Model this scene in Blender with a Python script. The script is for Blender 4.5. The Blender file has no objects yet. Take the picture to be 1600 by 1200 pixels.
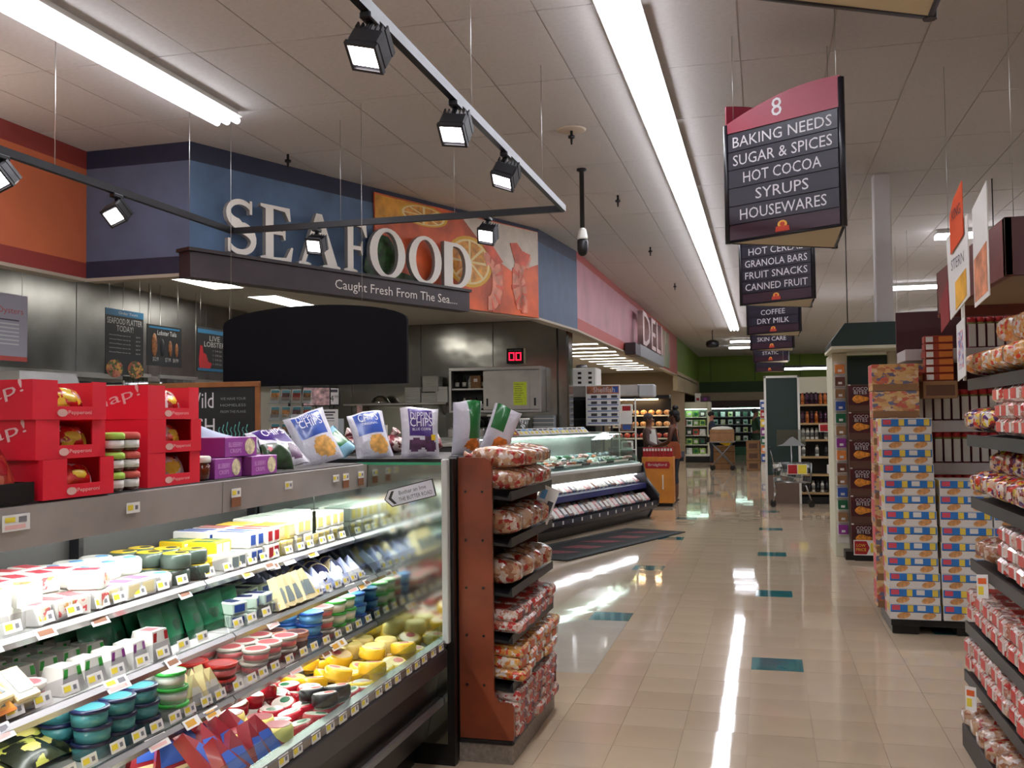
import bpy, math, random
from mathutils import Vector, Matrix, Euler
random.seed(11)
rnd = random.uniform
scene = bpy.context.scene
col = scene.collection
R_ = math.radians

# ------------------------------------------------------------------ camera, world, exposure
cd = bpy.data.cameras.new('camera'); cam = bpy.data.objects.new('camera', cd); col.objects.link(cam)
cd.sensor_width = 36.0; cd.lens = 33.75; cd.clip_start = .05; cd.clip_end = 200
CM = Matrix(((0.96684, 0.02007, 0.25458, 0), (0.25512, -0.03221, -0.96637, 0), (-0.01119, 0.99928, -0.03626, 1.55), (0, 0, 0, 1)))
cam.matrix_world = CM
scene.camera = cam
CMI = CM.inverted()
def proj(p):
    c = CMI @ Vector(p)
    if c.z > -.05: return None
    return (800 + 1500*c.x/-c.z, 600 - 1500*c.y/-c.z, -c.z)
world = bpy.data.worlds.new('world'); scene.world = world; world.use_nodes = True
world.node_tree.nodes['Background'].inputs[0].default_value = (.5, .47, .45, 1)
world.node_tree.nodes['Background'].inputs[1].default_value = .03
vs = scene.view_settings
vs.view_transform = 'Standard'; vs.look = 'None'; vs.gamma = 1.0; vs.use_curve_mapping = False
vs.exposure = 1.02
LAMP = 7.0          # strip lamp radiance
H = 4.07            # shop ceiling
HK = 3.10           # lower ceiling over kitchen and deli
ZB = 2.887          # underside of the bulkheads

# ------------------------------------------------------------------ materials
def lin(c): c /= 255.0; return c/12.92 if c <= .04045 else ((c+.055)/1.055)**2.4
def L3(rgb): return (lin(rgb[0]), lin(rgb[1]), lin(rgb[2]), 1)
MATS = {}
def mat(name, rgb, rough=.5, metal=0., var=0., vs_=6., bump=0., bs=40., emit=0., coat=0., spec=.5):
    if name in MATS: return MATS[name]
    m = bpy.data.materials.new(name); m.use_nodes = True; MATS[name] = m
    nt = m.node_tree; b = nt.nodes['Principled BSDF']
    b.inputs['Base Color'].default_value = L3(rgb); b.inputs['Roughness'].default_value = rough
    b.inputs['Metallic'].default_value = metal; b.inputs['Specular IOR Level'].default_value = spec
    if coat: b.inputs['Coat Weight'].default_value = coat; b.inputs['Coat Roughness'].default_value = .08
    if emit:
        b.inputs['Emission Color'].default_value = L3(rgb); b.inputs['Emission Strength'].default_value = emit
    if var or bump:
        tc = nt.nodes.new('ShaderNodeTexCoord')
    if var:
        n = nt.nodes.new('ShaderNodeTexNoise'); n.inputs['Scale'].default_value = vs_; n.inputs['Detail'].default_value = 4
        nt.links.new(tc.outputs['Object'], n.inputs['Vector'])
        r = nt.nodes.new('ShaderNodeValToRGB')
        a = L3([max(0, c*(1-var)) for c in rgb]); z = L3([min(255, c*(1+var)) for c in rgb])
        r.color_ramp.elements[0].color = a; r.color_ramp.elements[1].color = z
        r.color_ramp.elements[0].position = .3; r.color_ramp.elements[1].position = .7
        nt.links.new(n.outputs['Fac'], r.inputs['Fac']); nt.links.new(r.outputs['Color'], b.inputs['Base Color'])
    if bump:
        n2 = nt.nodes.new('ShaderNodeTexNoise'); n2.inputs['Scale'].default_value = bs; n2.inputs['Detail'].default_value = 2
        nt.links.new(tc.outputs['Object'], n2.inputs['Vector'])
        bp = nt.nodes.new('ShaderNodeBump'); bp.inputs['Strength'].default_value = bump; bp.inputs['Distance'].default_value = .02
        nt.links.new(n2.outputs['Fac'], bp.inputs['Height']); nt.links.new(bp.outputs['Normal'], b.inputs['Normal'])
    return m
def patches(name, cols, scale=30., rough=.3, coat=.3, bump=.3, stretch=(1, 1, 1)):
    """printed wrapper: irregular patches of a few flat colours, shifted for every object"""
    if name in MATS: return MATS[name]
    m = bpy.data.materials.new(name); m.use_nodes = True; MATS[name] = m
    nt = m.node_tree; b = nt.nodes['Principled BSDF']; L = nt.links.new
    b.inputs['Roughness'].default_value = rough; b.inputs['Coat Weight'].default_value = coat; b.inputs['Coat Roughness'].default_value = .1
    tc = nt.nodes.new('ShaderNodeTexCoord'); oi = nt.nodes.new('ShaderNodeObjectInfo')
    mp = nt.nodes.new('ShaderNodeMapping'); mp.inputs['Scale'].default_value = stretch
    L(tc.outputs['Object'], mp.inputs['Vector'])
    ad = nt.nodes.new('ShaderNodeVectorMath'); ad.operation = 'ADD'
    cb = nt.nodes.new('ShaderNodeVectorMath'); cb.operation = 'SCALE'; cb.inputs['Scale'].default_value = 7.
    cx = nt.nodes.new('ShaderNodeCombineXYZ')
    for i in range(3): L(oi.outputs['Random'], cx.inputs[i])
    L(cx.outputs[0], cb.inputs[0]); L(mp.outputs[0], ad.inputs[0]); L(cb.outputs[0], ad.inputs[1])
    v = nt.nodes.new('ShaderNodeTexVoronoi'); v.inputs['Scale'].default_value = scale
    wn = nt.nodes.new('ShaderNodeTexNoise'); wn.inputs['Scale'].default_value = scale*1.1; wn.inputs['Detail'].default_value = 2
    L(ad.outputs[0], wn.inputs['Vector'])
    ws = nt.nodes.new('ShaderNodeVectorMath'); ws.operation = 'SCALE'; ws.inputs['Scale'].default_value = 1.6/scale
    L(wn.outputs['Color'], ws.inputs[0]); wa = nt.nodes.new('ShaderNodeVectorMath'); wa.operation = 'ADD'; L(ad.outputs[0], wa.inputs[0]); L(ws.outputs[0], wa.inputs[1])
    L(wa.outputs[0], v.inputs['Vector'])
    sp = nt.nodes.new('ShaderNodeSeparateColor'); L(v.outputs['Color'], sp.inputs[0])
    r = nt.nodes.new('ShaderNodeValToRGB'); r.color_ramp.interpolation = 'CONSTANT'
    while len(r.color_ramp.elements) < len(cols): r.color_ramp.elements.new(.5)
    for i, c in enumerate(cols):
        r.color_ramp.elements[i].position = i/len(cols); r.color_ramp.elements[i].color = L3(c)
    L(sp.outputs[0], r.inputs['Fac']); L(r.outputs['Color'], b.inputs['Base Color'])
    if bump:
        n2 = nt.nodes.new('ShaderNodeTexNoise'); n2.inputs['Scale'].default_value = 22; n2.inputs['Detail'].default_value = 1
        L(ad.outputs[0], n2.inputs['Vector'])
        bp = nt.nodes.new('ShaderNodeBump'); bp.inputs['Strength'].default_value = bump; bp.inputs['Distance'].default_value = .03
        L(n2.outputs['Fac'], bp.inputs['Height']); L(bp.outputs['Normal'], b.inputs['Normal'])
    return m
def glass(name, tint=(235, 245, 240), gloss=.1):
    if name in MATS: return MATS[name]
    m = bpy.data.materials.new(name); m.use_nodes = True; MATS[name] = m
    nt = m.node_tree; nt.nodes.remove(nt.nodes['Principled BSDF']); out = nt.nodes['Material Output']
    t = nt.nodes.new('ShaderNodeBsdfTransparent'); t.inputs[0].default_value = L3(tint)
    g = nt.nodes.new('ShaderNodeBsdfGlossy'); g.inputs['Roughness'].default_value = .03
    mx = nt.nodes.new('ShaderNodeMixShader'); mx.inputs[0].default_value = gloss
    nt.links.new(t.outputs[0], mx.inputs[1]); nt.links.new(g.outputs[0], mx.inputs[2]); nt.links.new(mx.outputs[0], out.inputs[0])
    return m
STEEL = mat('brushed_steel', (190, 189, 186), .38, 1., var=.06, vs_=3, bump=.05, bs=6)
STEELW = mat('wavy_steel', (160, 160, 154), .16, 1., var=.05, vs_=2, bump=.5, bs=1.6)
BLACK = mat('black_plastic', (14, 14, 16), .35)
DARK = mat('dark_metal', (30, 30, 33), .4, .3)
WHITE = mat('white_paint', (226, 224, 216), .5)
CREAM = mat('cream_paint', (214, 210, 186), .6)
RAIL = mat('clear_rail', (150, 148, 148), .25, .75)
TAG = mat('tag_paper', (226, 224, 220), .55)
TAGY = mat('tag_yellow', (228, 206, 60), .55)
TAGK = mat('tag_ink', (58, 58, 66), .55)
TAGG = mat('tag_grey', (120, 118, 124), .55)
TAGO = mat('tag_orange', (220, 96, 40), .55)
TAGB = mat('tag_brown', (132, 84, 54), .55)
NAVY = mat('navy_paint', (38, 42, 66), .55, var=.05)
BLUE = mat('blue_paint', (86, 110, 140), .6, var=.12, vs_=2.5)
CARD = mat('cardboard', (146, 108, 72), .75, var=.06, vs_=8)
GLASS = glass('clear_glass')
def tubelight(name, rgb, s): return mat(name, rgb, .5, emit=s)

# ------------------------------------------------------------------ mesh builder
class MB:
    def __init__(s): s.v = []; s.f = []; s.m = []; s.s = []
    def add(s, vs, fs, mi=0, sm=False):
        o = len(s.v); s.v += [tuple(p) for p in vs]
        for i, f in enumerate(fs):
            s.f.append(tuple(k+o for k in f)); s.m.append(mi[i] if isinstance(mi, (list, tuple)) else mi); s.s.append(sm)
        return s
    def box(s, a, b, mi=0):
        x0, y0, z0 = a; x1, y1, z1 = b
        return s.add([(x0,y0,z0),(x1,y0,z0),(x1,y1,z0),(x0,y1,z0),(x0,y0,z1),(x1,y0,z1),(x1,y1,z1),(x0,y1,z1)],
              [(0,3,2,1),(4,5,6,7),(0,1,5,4),(1,2,6,5),(2,3,7,6),(3,0,4,7)], mi)   # -z +z -y +x +y -x
    def cbox(s, a, b, c=.004, mi=0):
        """box with chamfered edges"""
        x0, y0, z0 = a; x1, y1, z1 = b; V = []; idx = {}
        for i, x in enumerate((x0, x1)):
            for j, y in enumerate((y0, y1)):
                for k, z in enumerate((z0, z1)):
                    sx, sy, sz = (c if i == 0 else -c), (c if j == 0 else -c), (c if k == 0 else -c)
                    idx[i,j,k] = (len(V), len(V)+1, len(V)+2)
                    V += [(x, y+sy, z+sz), (x+sx, y, z+sz), (x+sx, y+sy, z)]
        q = lambda i, j, k, a: idx[i,j,k][a]
        F = [[q(0,0,0,2),q(0,1,0,2),q(1,1,0,2),q(1,0,0,2)], [q(0,0,1,2),q(1,0,1,2),q(1,1,1,2),q(0,1,1,2)],
             [q(0,0,0,1),q(1,0,0,1),q(1,0,1,1),q(0,0,1,1)], [q(1,0,0,0),q(1,1,0,0),q(1,1,1,0),q(1,0,1,0)],
             [q(1,1,0,1),q(0,1,0,1),q(0,1,1,1),q(1,1,1,1)], [q(0,1,0,0),q(0,0,0,0),q(0,0,1,0),q(0,1,1,0)]]
        for j in (0, 1):
            for k in (0, 1): F.append([q(0,j,k,1),q(1,j,k,1),q(1,j,k,2),q(0,j,k,2)])
        for i in (0, 1):
            for k in (0, 1): F.append([q(i,0,k,0),q(i,1,k,0),q(i,1,k,2),q(i,0,k,2)])
        for i in (0, 1):
            for j in (0, 1): F.append([q(i,j,0,0),q(i,j,1,0),q(i,j,1,1),q(i,j,0,1)])
        for i in (0, 1):
            for j in (0, 1):
                for k in (0, 1): F.append(list(idx[i,j,k]))
        if isinstance(mi, (list, tuple)): mi = list(mi) + [mi[0]]*(len(F)-len(mi))
        return s.add(V, F, mi)
    def cyl(s, p0, p1, r0, r1=None, n=12, mi=0, capm=None, sm=True):
        r1 = r0 if r1 is None else r1
        p0 = Vector(p0); p1 = Vector(p1); d = (p1-p0).normalized()
        a = d.orthogonal().normalized(); b = d.cross(a)
        V = []
        for p, r in ((p0, r0), (p1, r1)):
            V += [p + (a*math.cos(2*math.pi*i/n) + b*math.sin(2*math.pi*i/n))*r for i in range(n)]
        s.add(V, [(i, (i+1) % n, n+(i+1) % n, n+i) for i in range(n)], mi, sm)
        cm = mi if capm is None else capm
        o = len(s.v)-2*n
        s.f += [tuple(o+i for i in reversed(range(n))), tuple(o+n+i for i in range(n))]; s.m += [mi, cm]; s.s += [False, False]
        return s
    def lathe(s, prof, n=14, mi=0, c=(0, 0, 0), sm=True):
        """prof: [(r,z)...]; mi an int or one per band"""
        V = []
        for r, z in prof: V += [(c[0]+r*math.cos(2*math.pi*i/n), c[1]+r*math.sin(2*math.pi*i/n), c[2]+z) for i in range(n)]
        F = []; M = []
        for k in range(len(prof)-1):
            for i in range(n):
                F.append((k*n+i, k*n+(i+1) % n, (k+1)*n+(i+1) % n, (k+1)*n+i)); M.append(mi[k] if isinstance(mi, (list, tuple)) else mi)
        s.add(V, F, M, sm)
        o = len(s.v)-len(V)
        s.f.append(tuple(o+i for i in reversed(range(n)))); s.m.append(M[0]); s.s.append(False)
        k = len(prof)-1
        s.f.append(tuple(o+k*n+i for i in range(n))); s.m.append(M[-1]); s.s.append(False)
        return s
    def tube(s, path, r, n=6, mi=0):
        for a, b in zip(path[:-1], path[1:]): s.cyl(a, b, r, n=n, mi=mi)
        return s
    def prism(s, pts, fn, w0, w1, mi=0, side=None):
        """2-D outline (u,v) extruded from w0 to w1; fn(u,v,w)->xyz"""
        n = len(pts); side = mi if side is None else side
        V = [fn(u, v, w0) for u, v in pts] + [fn(u, v, w1) for u, v in pts]
        F = [tuple(reversed(range(n))), tuple(range(n, 2*n))] + [(i, (i+1) % n, n+(i+1) % n, n+i) for i in range(n)]
        return s.add(V, F, [mi, mi] + [side]*n)
    def quad(s, a, b, c, d, mi=0): return s.add([a, b, c, d], [(0, 1, 2, 3)], mi)
    def ell(s, c, r, nu=10, nv=6, mi=0):
        V = [(c[0], c[1], c[2]-r[2])]
        for j in range(1, nv):
            t = math.pi*j/nv - math.pi/2
            V += [(c[0]+r[0]*math.cos(t)*math.cos(2*math.pi*i/nu), c[1]+r[1]*math.cos(t)*math.sin(2*math.pi*i/nu), c[2]+r[2]*math.sin(t)) for i in range(nu)]
        V.append((c[0], c[1], c[2]+r[2])); F = []
        for i in range(nu): F.append((0, 1+(i+1) % nu, 1+i)); F.append((len(V)-1, len(V)-1-nu+i, len(V)-1-nu+(i+1) % nu))
        for j in range(nv-2):
            for i in range(nu): F.append((1+j*nu+i, 1+j*nu+(i+1) % nu, 1+(j+1)*nu+(i+1) % nu, 1+(j+1)*nu+i))
        return s.add(V, F, mi, True)
    def mesh(s, name, mats):
        me = bpy.data.meshes.new(name); me.from_pydata(s.v, [], s.f)
        for m in (mats if isinstance(mats, (list, tuple)) else [mats]): me.materials.append(m)
        me.polygons.foreach_set('material_index', s.m); me.polygons.foreach_set('use_smooth', s.s)
        me.update(); return me
    def obj(s, name, mats, parent=None, loc=(0, 0, 0), rot=(0, 0, 0)): return link(name, s.mesh(name, mats), parent, loc, rot)
def link(name, me, parent=None, loc=(0, 0, 0), rot=(0, 0, 0)):
    o = bpy.data.objects.new(name, me); col.objects.link(o); o.parent = parent; o.location = loc; o.rotation_euler = rot
    return o
def tag(o, label, cat, group=None):
    o['label'] = label; o['category'] = cat
    if group: o['group'] = group
    return o
def thing(name, label, cat, loc=(0, 0, 0), rz=0., group=None):
    o = bpy.data.objects.new(name, None); o.empty_display_size = .1; col.objects.link(o); o.location = loc; o.rotation_euler = (0, 0, rz)
    return tag(o, label, cat, group)
KIDS = {}
def dup(root, loc, rot=(0, 0, 0), label=None, group=None, scale=None, parent=None):
    c = root.copy(); col.objects.link(c); c.parent = parent; c.location = loc; c.rotation_euler = rot
    if scale: c.scale = scale if isinstance(scale, tuple) else (scale,)*3
    if label: c['label'] = label
    if group: c['group'] = group
    def rec(src, dst):
        for ch in list(src.children):
            k = ch.copy(); col.objects.link(k); k.parent = dst; rec(ch, k)
    rec(root, c)
    return c
class Proto:
    """a thing built once; the first placing uses the original, later ones are copies"""
    def __init__(s, root): s.r = root; s.used = False
    def put(s, loc, rot=(0, 0, 0), label=None, group=None, scale=None):
        if isinstance(rot, (int, float)): rot = (0, 0, rot)
        if s.used: return dup(s.r, loc, rot, label, group, scale)
        s.used = True; r = s.r; r.location = loc; r.rotation_euler = rot
        r.scale = (scale if isinstance(scale, tuple) else (scale,)*3) if scale else (1, 1, 1)
        if label: r['label'] = label
        if group: r['group'] = group
        return r
ORD = ['lowest', 'second lowest', 'third from bottom', 'fourth from bottom', 'fifth from bottom', 'sixth from bottom', 'seventh from bottom', 'eighth from bottom', 'ninth from bottom', 'tenth from bottom', 'eleventh from bottom', 'twelfth from bottom', 'topmost', 'crowning']
NTH = ['first', 'second', 'third', 'fourth', 'fifth', 'sixth', 'seventh', 'eighth', 'ninth', 'tenth', 'eleventh', 'twelfth', 'thirteenth', 'fourteenth', 'fifteenth', 'sixteenth', 'seventeenth', 'eighteenth', 'nineteenth', 'twentieth'] + ['twenty-'+w for w in ('first', 'second', 'third', 'fourth', 'fifth', 'sixth', 'seventh', 'eighth', 'ninth')] + ['thirtieth', 'thirty-first', 'thirty-second']
def which(label, *parts):
    for p in parts:
        if p and len((label+' '+p).split()) <= 16: label = label+', '+p
    return label
ROWN = ['front row', 'second row', 'third row', 'rear row', 'last row']
def lay(s, n): return '' if n == 1 else ('bottom' if s == 0 else 'top' if s == n-1 else 'middle' if n == 3 else NTH[s]+' up')
def struct(o): o['kind'] = 'structure'; return o

# ------------------------------------------------------------------ lettering
_tc = {}
def text_mesh(s, m, ext=.0):
    k = (s, m.name, ext)
    if k in _tc: return _tc[k]
    cu = bpy.data.curves.new('lettering', 'FONT'); cu.body = s; cu.align_x = 'CENTER'; cu.align_y = 'CENTER'; cu.size = 1; cu.extrude = ext; cu.resolution_u = 2
    o = bpy.data.objects.new('lettering', cu); col.objects.link(o)
    me = bpy.data.meshes.new_from_object(o)
    bpy.data.objects.remove(o); bpy.data.curves.remove(cu)
    me.materials.clear(); me.materials.append(m)
    xs = [v.co.x for v in me.vertices] or [0, 1]; ys = [v.co.y for v in me.vertices] or [0, 1]
    cx, cy = (min(xs)+max(xs))/2, (min(ys)+max(ys))/2
    for v in me.vertices: v.co.x -= cx; v.co.y -= cy
    _tc[k] = (me, max(xs)-min(xs), max(ys)-min(ys)); return _tc[k]
def put_text(s, parent, c, right, up, w=None, h=None, m=WHITE, ext=0., name='lettering'):
    """flat lettering centred on c, fitted to width w and/or capital height h"""
    me, tw, th = text_mesh(s, m, ext)
    sx = w/tw if w else None; sy = h/th if h else None
    if sx is None: sx = sy
    if sy is None: sy = sx
    r = Vector(right).normalized(); u = Vector(up); u = (u-r*u.dot(r)).normalized(); n = r.cross(u)
    o = link(name, me, parent)
    M = Matrix(((r.x*sx, u.x*sy, n.x*.05, c[0]), (r.y*sx, u.y*sy, n.y*.05, c[1]), (r.z*sx, u.z*sy, n.z*.05, c[2]), (0, 0, 0, 1)))
    o.matrix_local = M
    return o

# ================================================================== THE ROOM SHELL
X0, X1, Y0, Y1 = -9.0, 20.0, -6.0, 44.0
def inview(x, y, z, m=60):
    p = proj((x, y, z))
    return p is not None and -m < p[0] < 1600+m and -m < p[1] < 1200+m
# ---- floor: one-foot vinyl tiles, teal accents every eight tiles
TS = .309
FL = mat('floor_tile_beige', (196, 176, 150), .05, var=.03, vs_=1.2, bump=.012, bs=5, spec=.36)
FL2 = mat('floor_tile_beige_warm', (192, 171, 145), .05, var=.03, vs_=1.2, bump=.012, bs=5, spec=.36)
FLG = mat('floor_tile_grey', (190, 183, 170), .05, var=.02, bump=.012, bs=5, spec=.36)
FT = mat('floor_tile_teal', (36, 112, 118), .06, var=.06, bump=.012, bs=5)
GROUT = mat('floor_joint', (156, 136, 114), .6)
floor = struct(MB().box((X0, Y0, -.12), (X1, Y1, -.006)).obj('floor', GROUT))
def tile_mesh(m): return MB().box((-TS/2+.0008, -TS/2+.0008, -.006), (TS/2-.0008, TS/2-.0008, 0)).mesh('floor_tile', m)
TM = {k: tile_mesh(v) for k, v in dict(a=FL, b=FL2, g=FLG, t=FT).items()}
ox, oy = .04 - TS*round((.04-X0)/TS - .5), 6.27 - TS*round((6.27-Y0)/TS - .5)
cells = []
i = 0
while ox + i*TS < X1-TS/2:
    j = 0
    while oy + j*TS < Y1-TS/2:
        x, y = ox+i*TS, oy+j*TS
        ix, iy = round((x-.04)/TS), round((y-6.27)/TS)
        k = random.choice('aab')
        if ix % 8 == 0 and iy % 8 == 0: k = 't'
        elif ix % 8 == 4 and iy % 8 == 4 and not (iy == -4 and ix == -4): k = 't'
        elif -2.1 < x < -.98 and 5.75 < y < 7.35: k = 'g'
        cells.append((x, y, k)); j += 1
    i += 1
near = sorted([c for c in cells if -1.45 < c[0] < 1.1 and inview(c[0], c[1], 0, 30) and c[1] > 3.2], key=lambda c: c[1])
near = near[:290]; ns = set(near)
teal = [c for c in cells if c[2] == 't' and c not in ns and -1.6 < c[0] < 1 and c[1] < 22]
for c in near + teal[:10]:
    link('floor_tile', TM[c[2]], floor, (c[0], c[1], 0), (rnd(-.0026, .0026), rnd(-.0022, .0022), 0))
ns |= set(teal[:10])
fb = MB(); KI = dict(a=0, b=1, g=2, t=3)
for c in cells:
    if c in ns or c[1] > 43: continue
    t = [rnd(-.0005, .0005) for _ in range(4)]; h = TS/2-.0008
    fb.add([(c[0]-h, c[1]-h, t[0]-.0002), (c[0]+h, c[1]-h, t[1]-.0002), (c[0]+h, c[1]+h, t[2]-.0002), (c[0]-h, c[1]+h, t[3]-.0002)], [(0, 1, 2, 3)], KI[c[2]])
o = fb.obj('floor_tiles', [FL, FL2, FLG, FT], floor); o['kind'] = 'stuff'

# ---- suspended ceiling of 2x4 panels
CP = mat('ceiling_panel', (200, 195, 193), .85, var=.02, vs_=30)
CG = mat('ceiling_grid', (184, 176, 172), .7)
ceiling = struct(MB().box((X0, Y0, H+.006), (X1, Y1, H+.12)).obj('ceiling', CG))
PW, PL = .6, 1.22
pm = MB().box((-PW/2+.005, -PL/2+.005, -.0), (PW/2-.005, PL/2-.005, .012)).mesh('ceiling_panel', CP)
pc = []
x = -1.92 + PW/2 - PW*11
while x < X1-.3:
    y = 6.92 + PL/2 - PL*10
    while y < Y1-.6: pc.append((x, y)); y += PL
    x += PW
vis = sorted([p for p in pc if inview(p[0], p[1], H, 20) and p[1] < 30 and p[0] > -6], key=lambda p: p[0]**2+p[1]**2)[:300]
for p in vis: link('ceiling_panel', pm, ceiling, (p[0], p[1], H-rnd(0, .002)), (rnd(-.0015, .0015), rnd(-.001, .001), 0))
vv = set(vis); cb = MB()
for p in pc:
    if p not in vv: cb.box((p[0]-PW/2+.005, p[1]-PL/2+.005, H), (p[0]+PW/2-.005, p[1]+PL/2-.005, H+.012))
o = cb.obj('ceiling_panels', CP, ceiling); o['kind'] = 'stuff'

# ---- outer walls
TAN = mat('tan_wall', (176, 158, 128), .8, var=.03)
GREEN = mat('green_wall', (104, 128, 42), .7, var=.05, vs_=1)
GREEND = mat('green_wall_dark', (52, 74, 40), .7)
struct(MB().box((X0-.1, Y0, 0), (X0, Y1, H)).obj('wall_left', TAN))
struct(MB().box((X1, Y0, 0), (X1+.1, Y1, H)).obj('wall_right', TAN))
struct(MB().box((X0, Y0-.1, 0), (X1, Y0, H)).obj('wall_front', TAN))
w = MB(); w.box((-2.66, 41, 2.55), (X1, 41.2, 3.0), 2).box((-2.66, 41, 3.0), (X1, 41.2, H), 1).box((-2.66, 41, 1.95), (X1, 41.2, 2.55), 0).box((X0, Y1, 0), (X1, Y1+.1, H), 0)
for k in range(8): w.box((-2.2+k*1.8, 40.98, 3.02), (-2.18+k*1.8, 41, H), 2)
struct(w.obj('wall_back', [TAN, GREEN, GREEND]))

# ---- coloured bulkheads above the service departments
ORANGE = mat('orange_paint', (190, 98, 58), .6, var=.04, vs_=1.5)
RUST = mat('rust_paint', (142, 52, 44), .6)
PINK = mat('mauve_paint', (172, 118, 128), .6, var=.06, vs_=1.5)
BRICKRED = mat('brick_red_paint', (164, 66, 58), .6)
LIP = mat('soffit_lip', (178, 166, 148), .7)
def bulk(name, p, q, bands, mats, th=.14):
    """wall segment from p to q seen from its right-hand side; bands [(z0,z1,mi)]"""
    p = Vector((p[0], p[1], 0)); q = Vector((q[0], q[1], 0)); d = (q-p).normalized(); n = Vector((-d.y, d.x, 0))*th
    b = MB()
    for z0, z1, mi in bands:
        V = [p, q, q+n, p+n]; V = [v+Vector((0, 0, z0)) for v in V] + [v+Vector((0, 0, z1)) for v in V]
        b.add(V, [(3, 2, 1, 0), (4, 5, 6, 7), (0, 1, 5, 4), (1, 2, 6, 5), (2, 3, 7, 6), (3, 0, 4, 7)], mi)
    V = [p, q, q+n, p+n]; V = [v+Vector((0, 0, ZB-.03)) for v in V] + [v+Vector((0, 0, ZB)) for v in V]
    b.add(V, [(3, 2, 1, 0), (4, 5, 6, 7), (0, 1, 5, 4), (1, 2, 6, 5), (2, 3, 7, 6), (3, 0, 4, 7)], len(mats))
    return struct(b.obj(name, mats+[LIP]))
A0, A1, B0, C0, C1, D1 = (-6.03, Y0), (-6.03, 7.52), (-4.94, 7.51), (-2.87, 12.36), (-2.71, 14.2), (-2.66, 30.6)
bulk('wall_orange', A0, A1, [(ZB, 3.03, 1), (3.03, 3.9, 0), (3.9, H, 1)], [ORANGE, RUST])
bulk('wall_blue_return', A1, B0, [(ZB, 3.04, 1), (3.04, 3.9, 0), (3.9, H, 1)], [mat('slate_blue_paint', (92, 102, 128), .6, var=.06, vs_=3), NAVY])
bulk('wall_seafood', B0, C0, [(ZB, 3.9, 0), (3.9, H, 1)], [BLUE, NAVY])
bulk('wall_blue_end', C0, C1, [(ZB, 3.9, 0), (3.9, H, 1)], [mat('steel_blue_paint', (62, 82, 110), .6, var=.05), NAVY])
bulk('wall_deli', C1, (-2.685, 24.6), [(ZB, 3.06, 1), (3.06, 3.95, 0), (3.95, H, 1)], [PINK, BRICKRED])
bulk('wall_bakery', (-2.685, 24.6), D1, [(ZB, H, 0)], [mat('bakery_red_paint', (168, 74, 62), .6, var=.05)])
bulk('wall_green_side', D1, (-2.66, 41), [(ZB-.5, 3.0, 1), (3.0, H, 0)], [GREEN, TAN])
# lower ceiling behind the bulkheads
cs = [A0, A1, (-5.05, 7.6), (-2.98, 12.42), (-2.82, 14.2), (-2.78, 33.2), (X0, 33.2), (X0, Y0)]
cs = [(-6.1, Y0), (-6.1, 7.6), (-5.05, 7.6), (-2.98, 12.42), (-2.82, 14.2), (-2.78, 33.2), (X0, 33.2), (X0, Y0)]
KC = mat('kitchen_ceiling', (190, 186, 176), .7)
struct(MB().prism(cs, lambda u, v, w: (u, v, w), HK, HK+.1).obj('ceiling_service', KC))
b = MB()
for (a, c) in (((-6.1, Y0), (-6.1, 7.6)), ((-6.1, 7.6), (-5.05, 7.6)), ((-5.05, 7.6), (-2.98, 12.42)), ((-2.98, 12.42), (-2.82, 14.2)), ((-2.82, 14.2), (-2.78, 33.2))):
    b.quad((a[0], a[1], ZB-.02), (c[0], c[1], ZB-.02), (c[0], c[1], HK), (a[0], a[1], HK))
struct(b.obj('trim_1', KC))
# deli rear wall, kitchen walls with separate steel sheets
struct(MB().box((X0, 33.2, 0), (-2.66, 33.3, HK)).obj('wall_deli_back', mat('deli_back_wall', (150, 132, 108), .8)))
KW = mat('kitchen_white_wall', (206, 206, 196), .6)
ks = struct(MB().box((-7.2, Y0, 0), (-7.045, 15, HK)).obj('wall_kitchen_side', KW))
for k in range(11):
    y = 1.3+k*1.22
    MB().cbox((-7.045, y+.004, 2.1), (-7.03, y+1.216, HK-.01), .003).obj('steel_sheet', mat('sheet_steel', (150, 150, 148), .3, 1., var=.06, vs_=3, bump=.06, bs=4), ks)
MB().cbox((-7.045, .5, 2.04), (-6.985, 14.68, 2.1), .004).obj('steel_ledge', STEEL, ks)
kb = struct(MB().box((-7.2, 14.72, 0), (-2.98, 15.05, HK)).obj('wall_kitchen_back', mat('steel_core', (120, 120, 118), .4, 1.)))
for k, (a, c) in enumerate(((-7.03, -6.62), (-6.62, -5.4), (-5.4, -4.18), (-4.18, -3.14))):
    MB().cbox((a+.003, 14.7, .9), (c-.003, 14.72, HK-.01), .003).obj('steel_sheet', STEELW, kb)
MB().cbox((-3.14, 14.68, 0), (-2.955, 15.07, HK-.01), .03).obj('steel_corner_post', STEELW, kb)

# ================================================================== CEILING LIGHTS
TUBE = tubelight('fluorescent_tube', (244, 246, 255), LAMP)
def strip_proto(n=3):
    r = thing('strip_light', 'x', 'light')
    w = .045*n
    h = MB(); h.prism([(-w*.7, 0), (w*.7, 0), (w*.7, -.03), (w, -.05), (w, -.06), (-w, -.06), (-w, -.05), (-w*.7, -.03)], lambda u, v, q: (u, q, v), -1.21, 1.21)
    h.obj('housing', WHITE, r)
    for i in range(n):
        x = (i-(n-1)/2)*.09
        t = MB().cyl((x, -1.205, -.088), (x, 1.205, -.088), .026, n=8); t.obj('tube', TUBE, r)
    for s in (-.62, .62):
        MB().box((-w*.8, s-.006, -.068), (w*.8, s+.006, -.06)).obj('lamp_clip', WHITE, r)
    return Proto(r)
SP = strip_proto()
for k in range(13):
    SP.put((-.8, -3.0+k*2.44+1.22-1.02, H), 0, '%s three tube strip in the row above the main aisle, counted from the far end' % NTH[12-k], 'strip lights above the main aisle')
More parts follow.
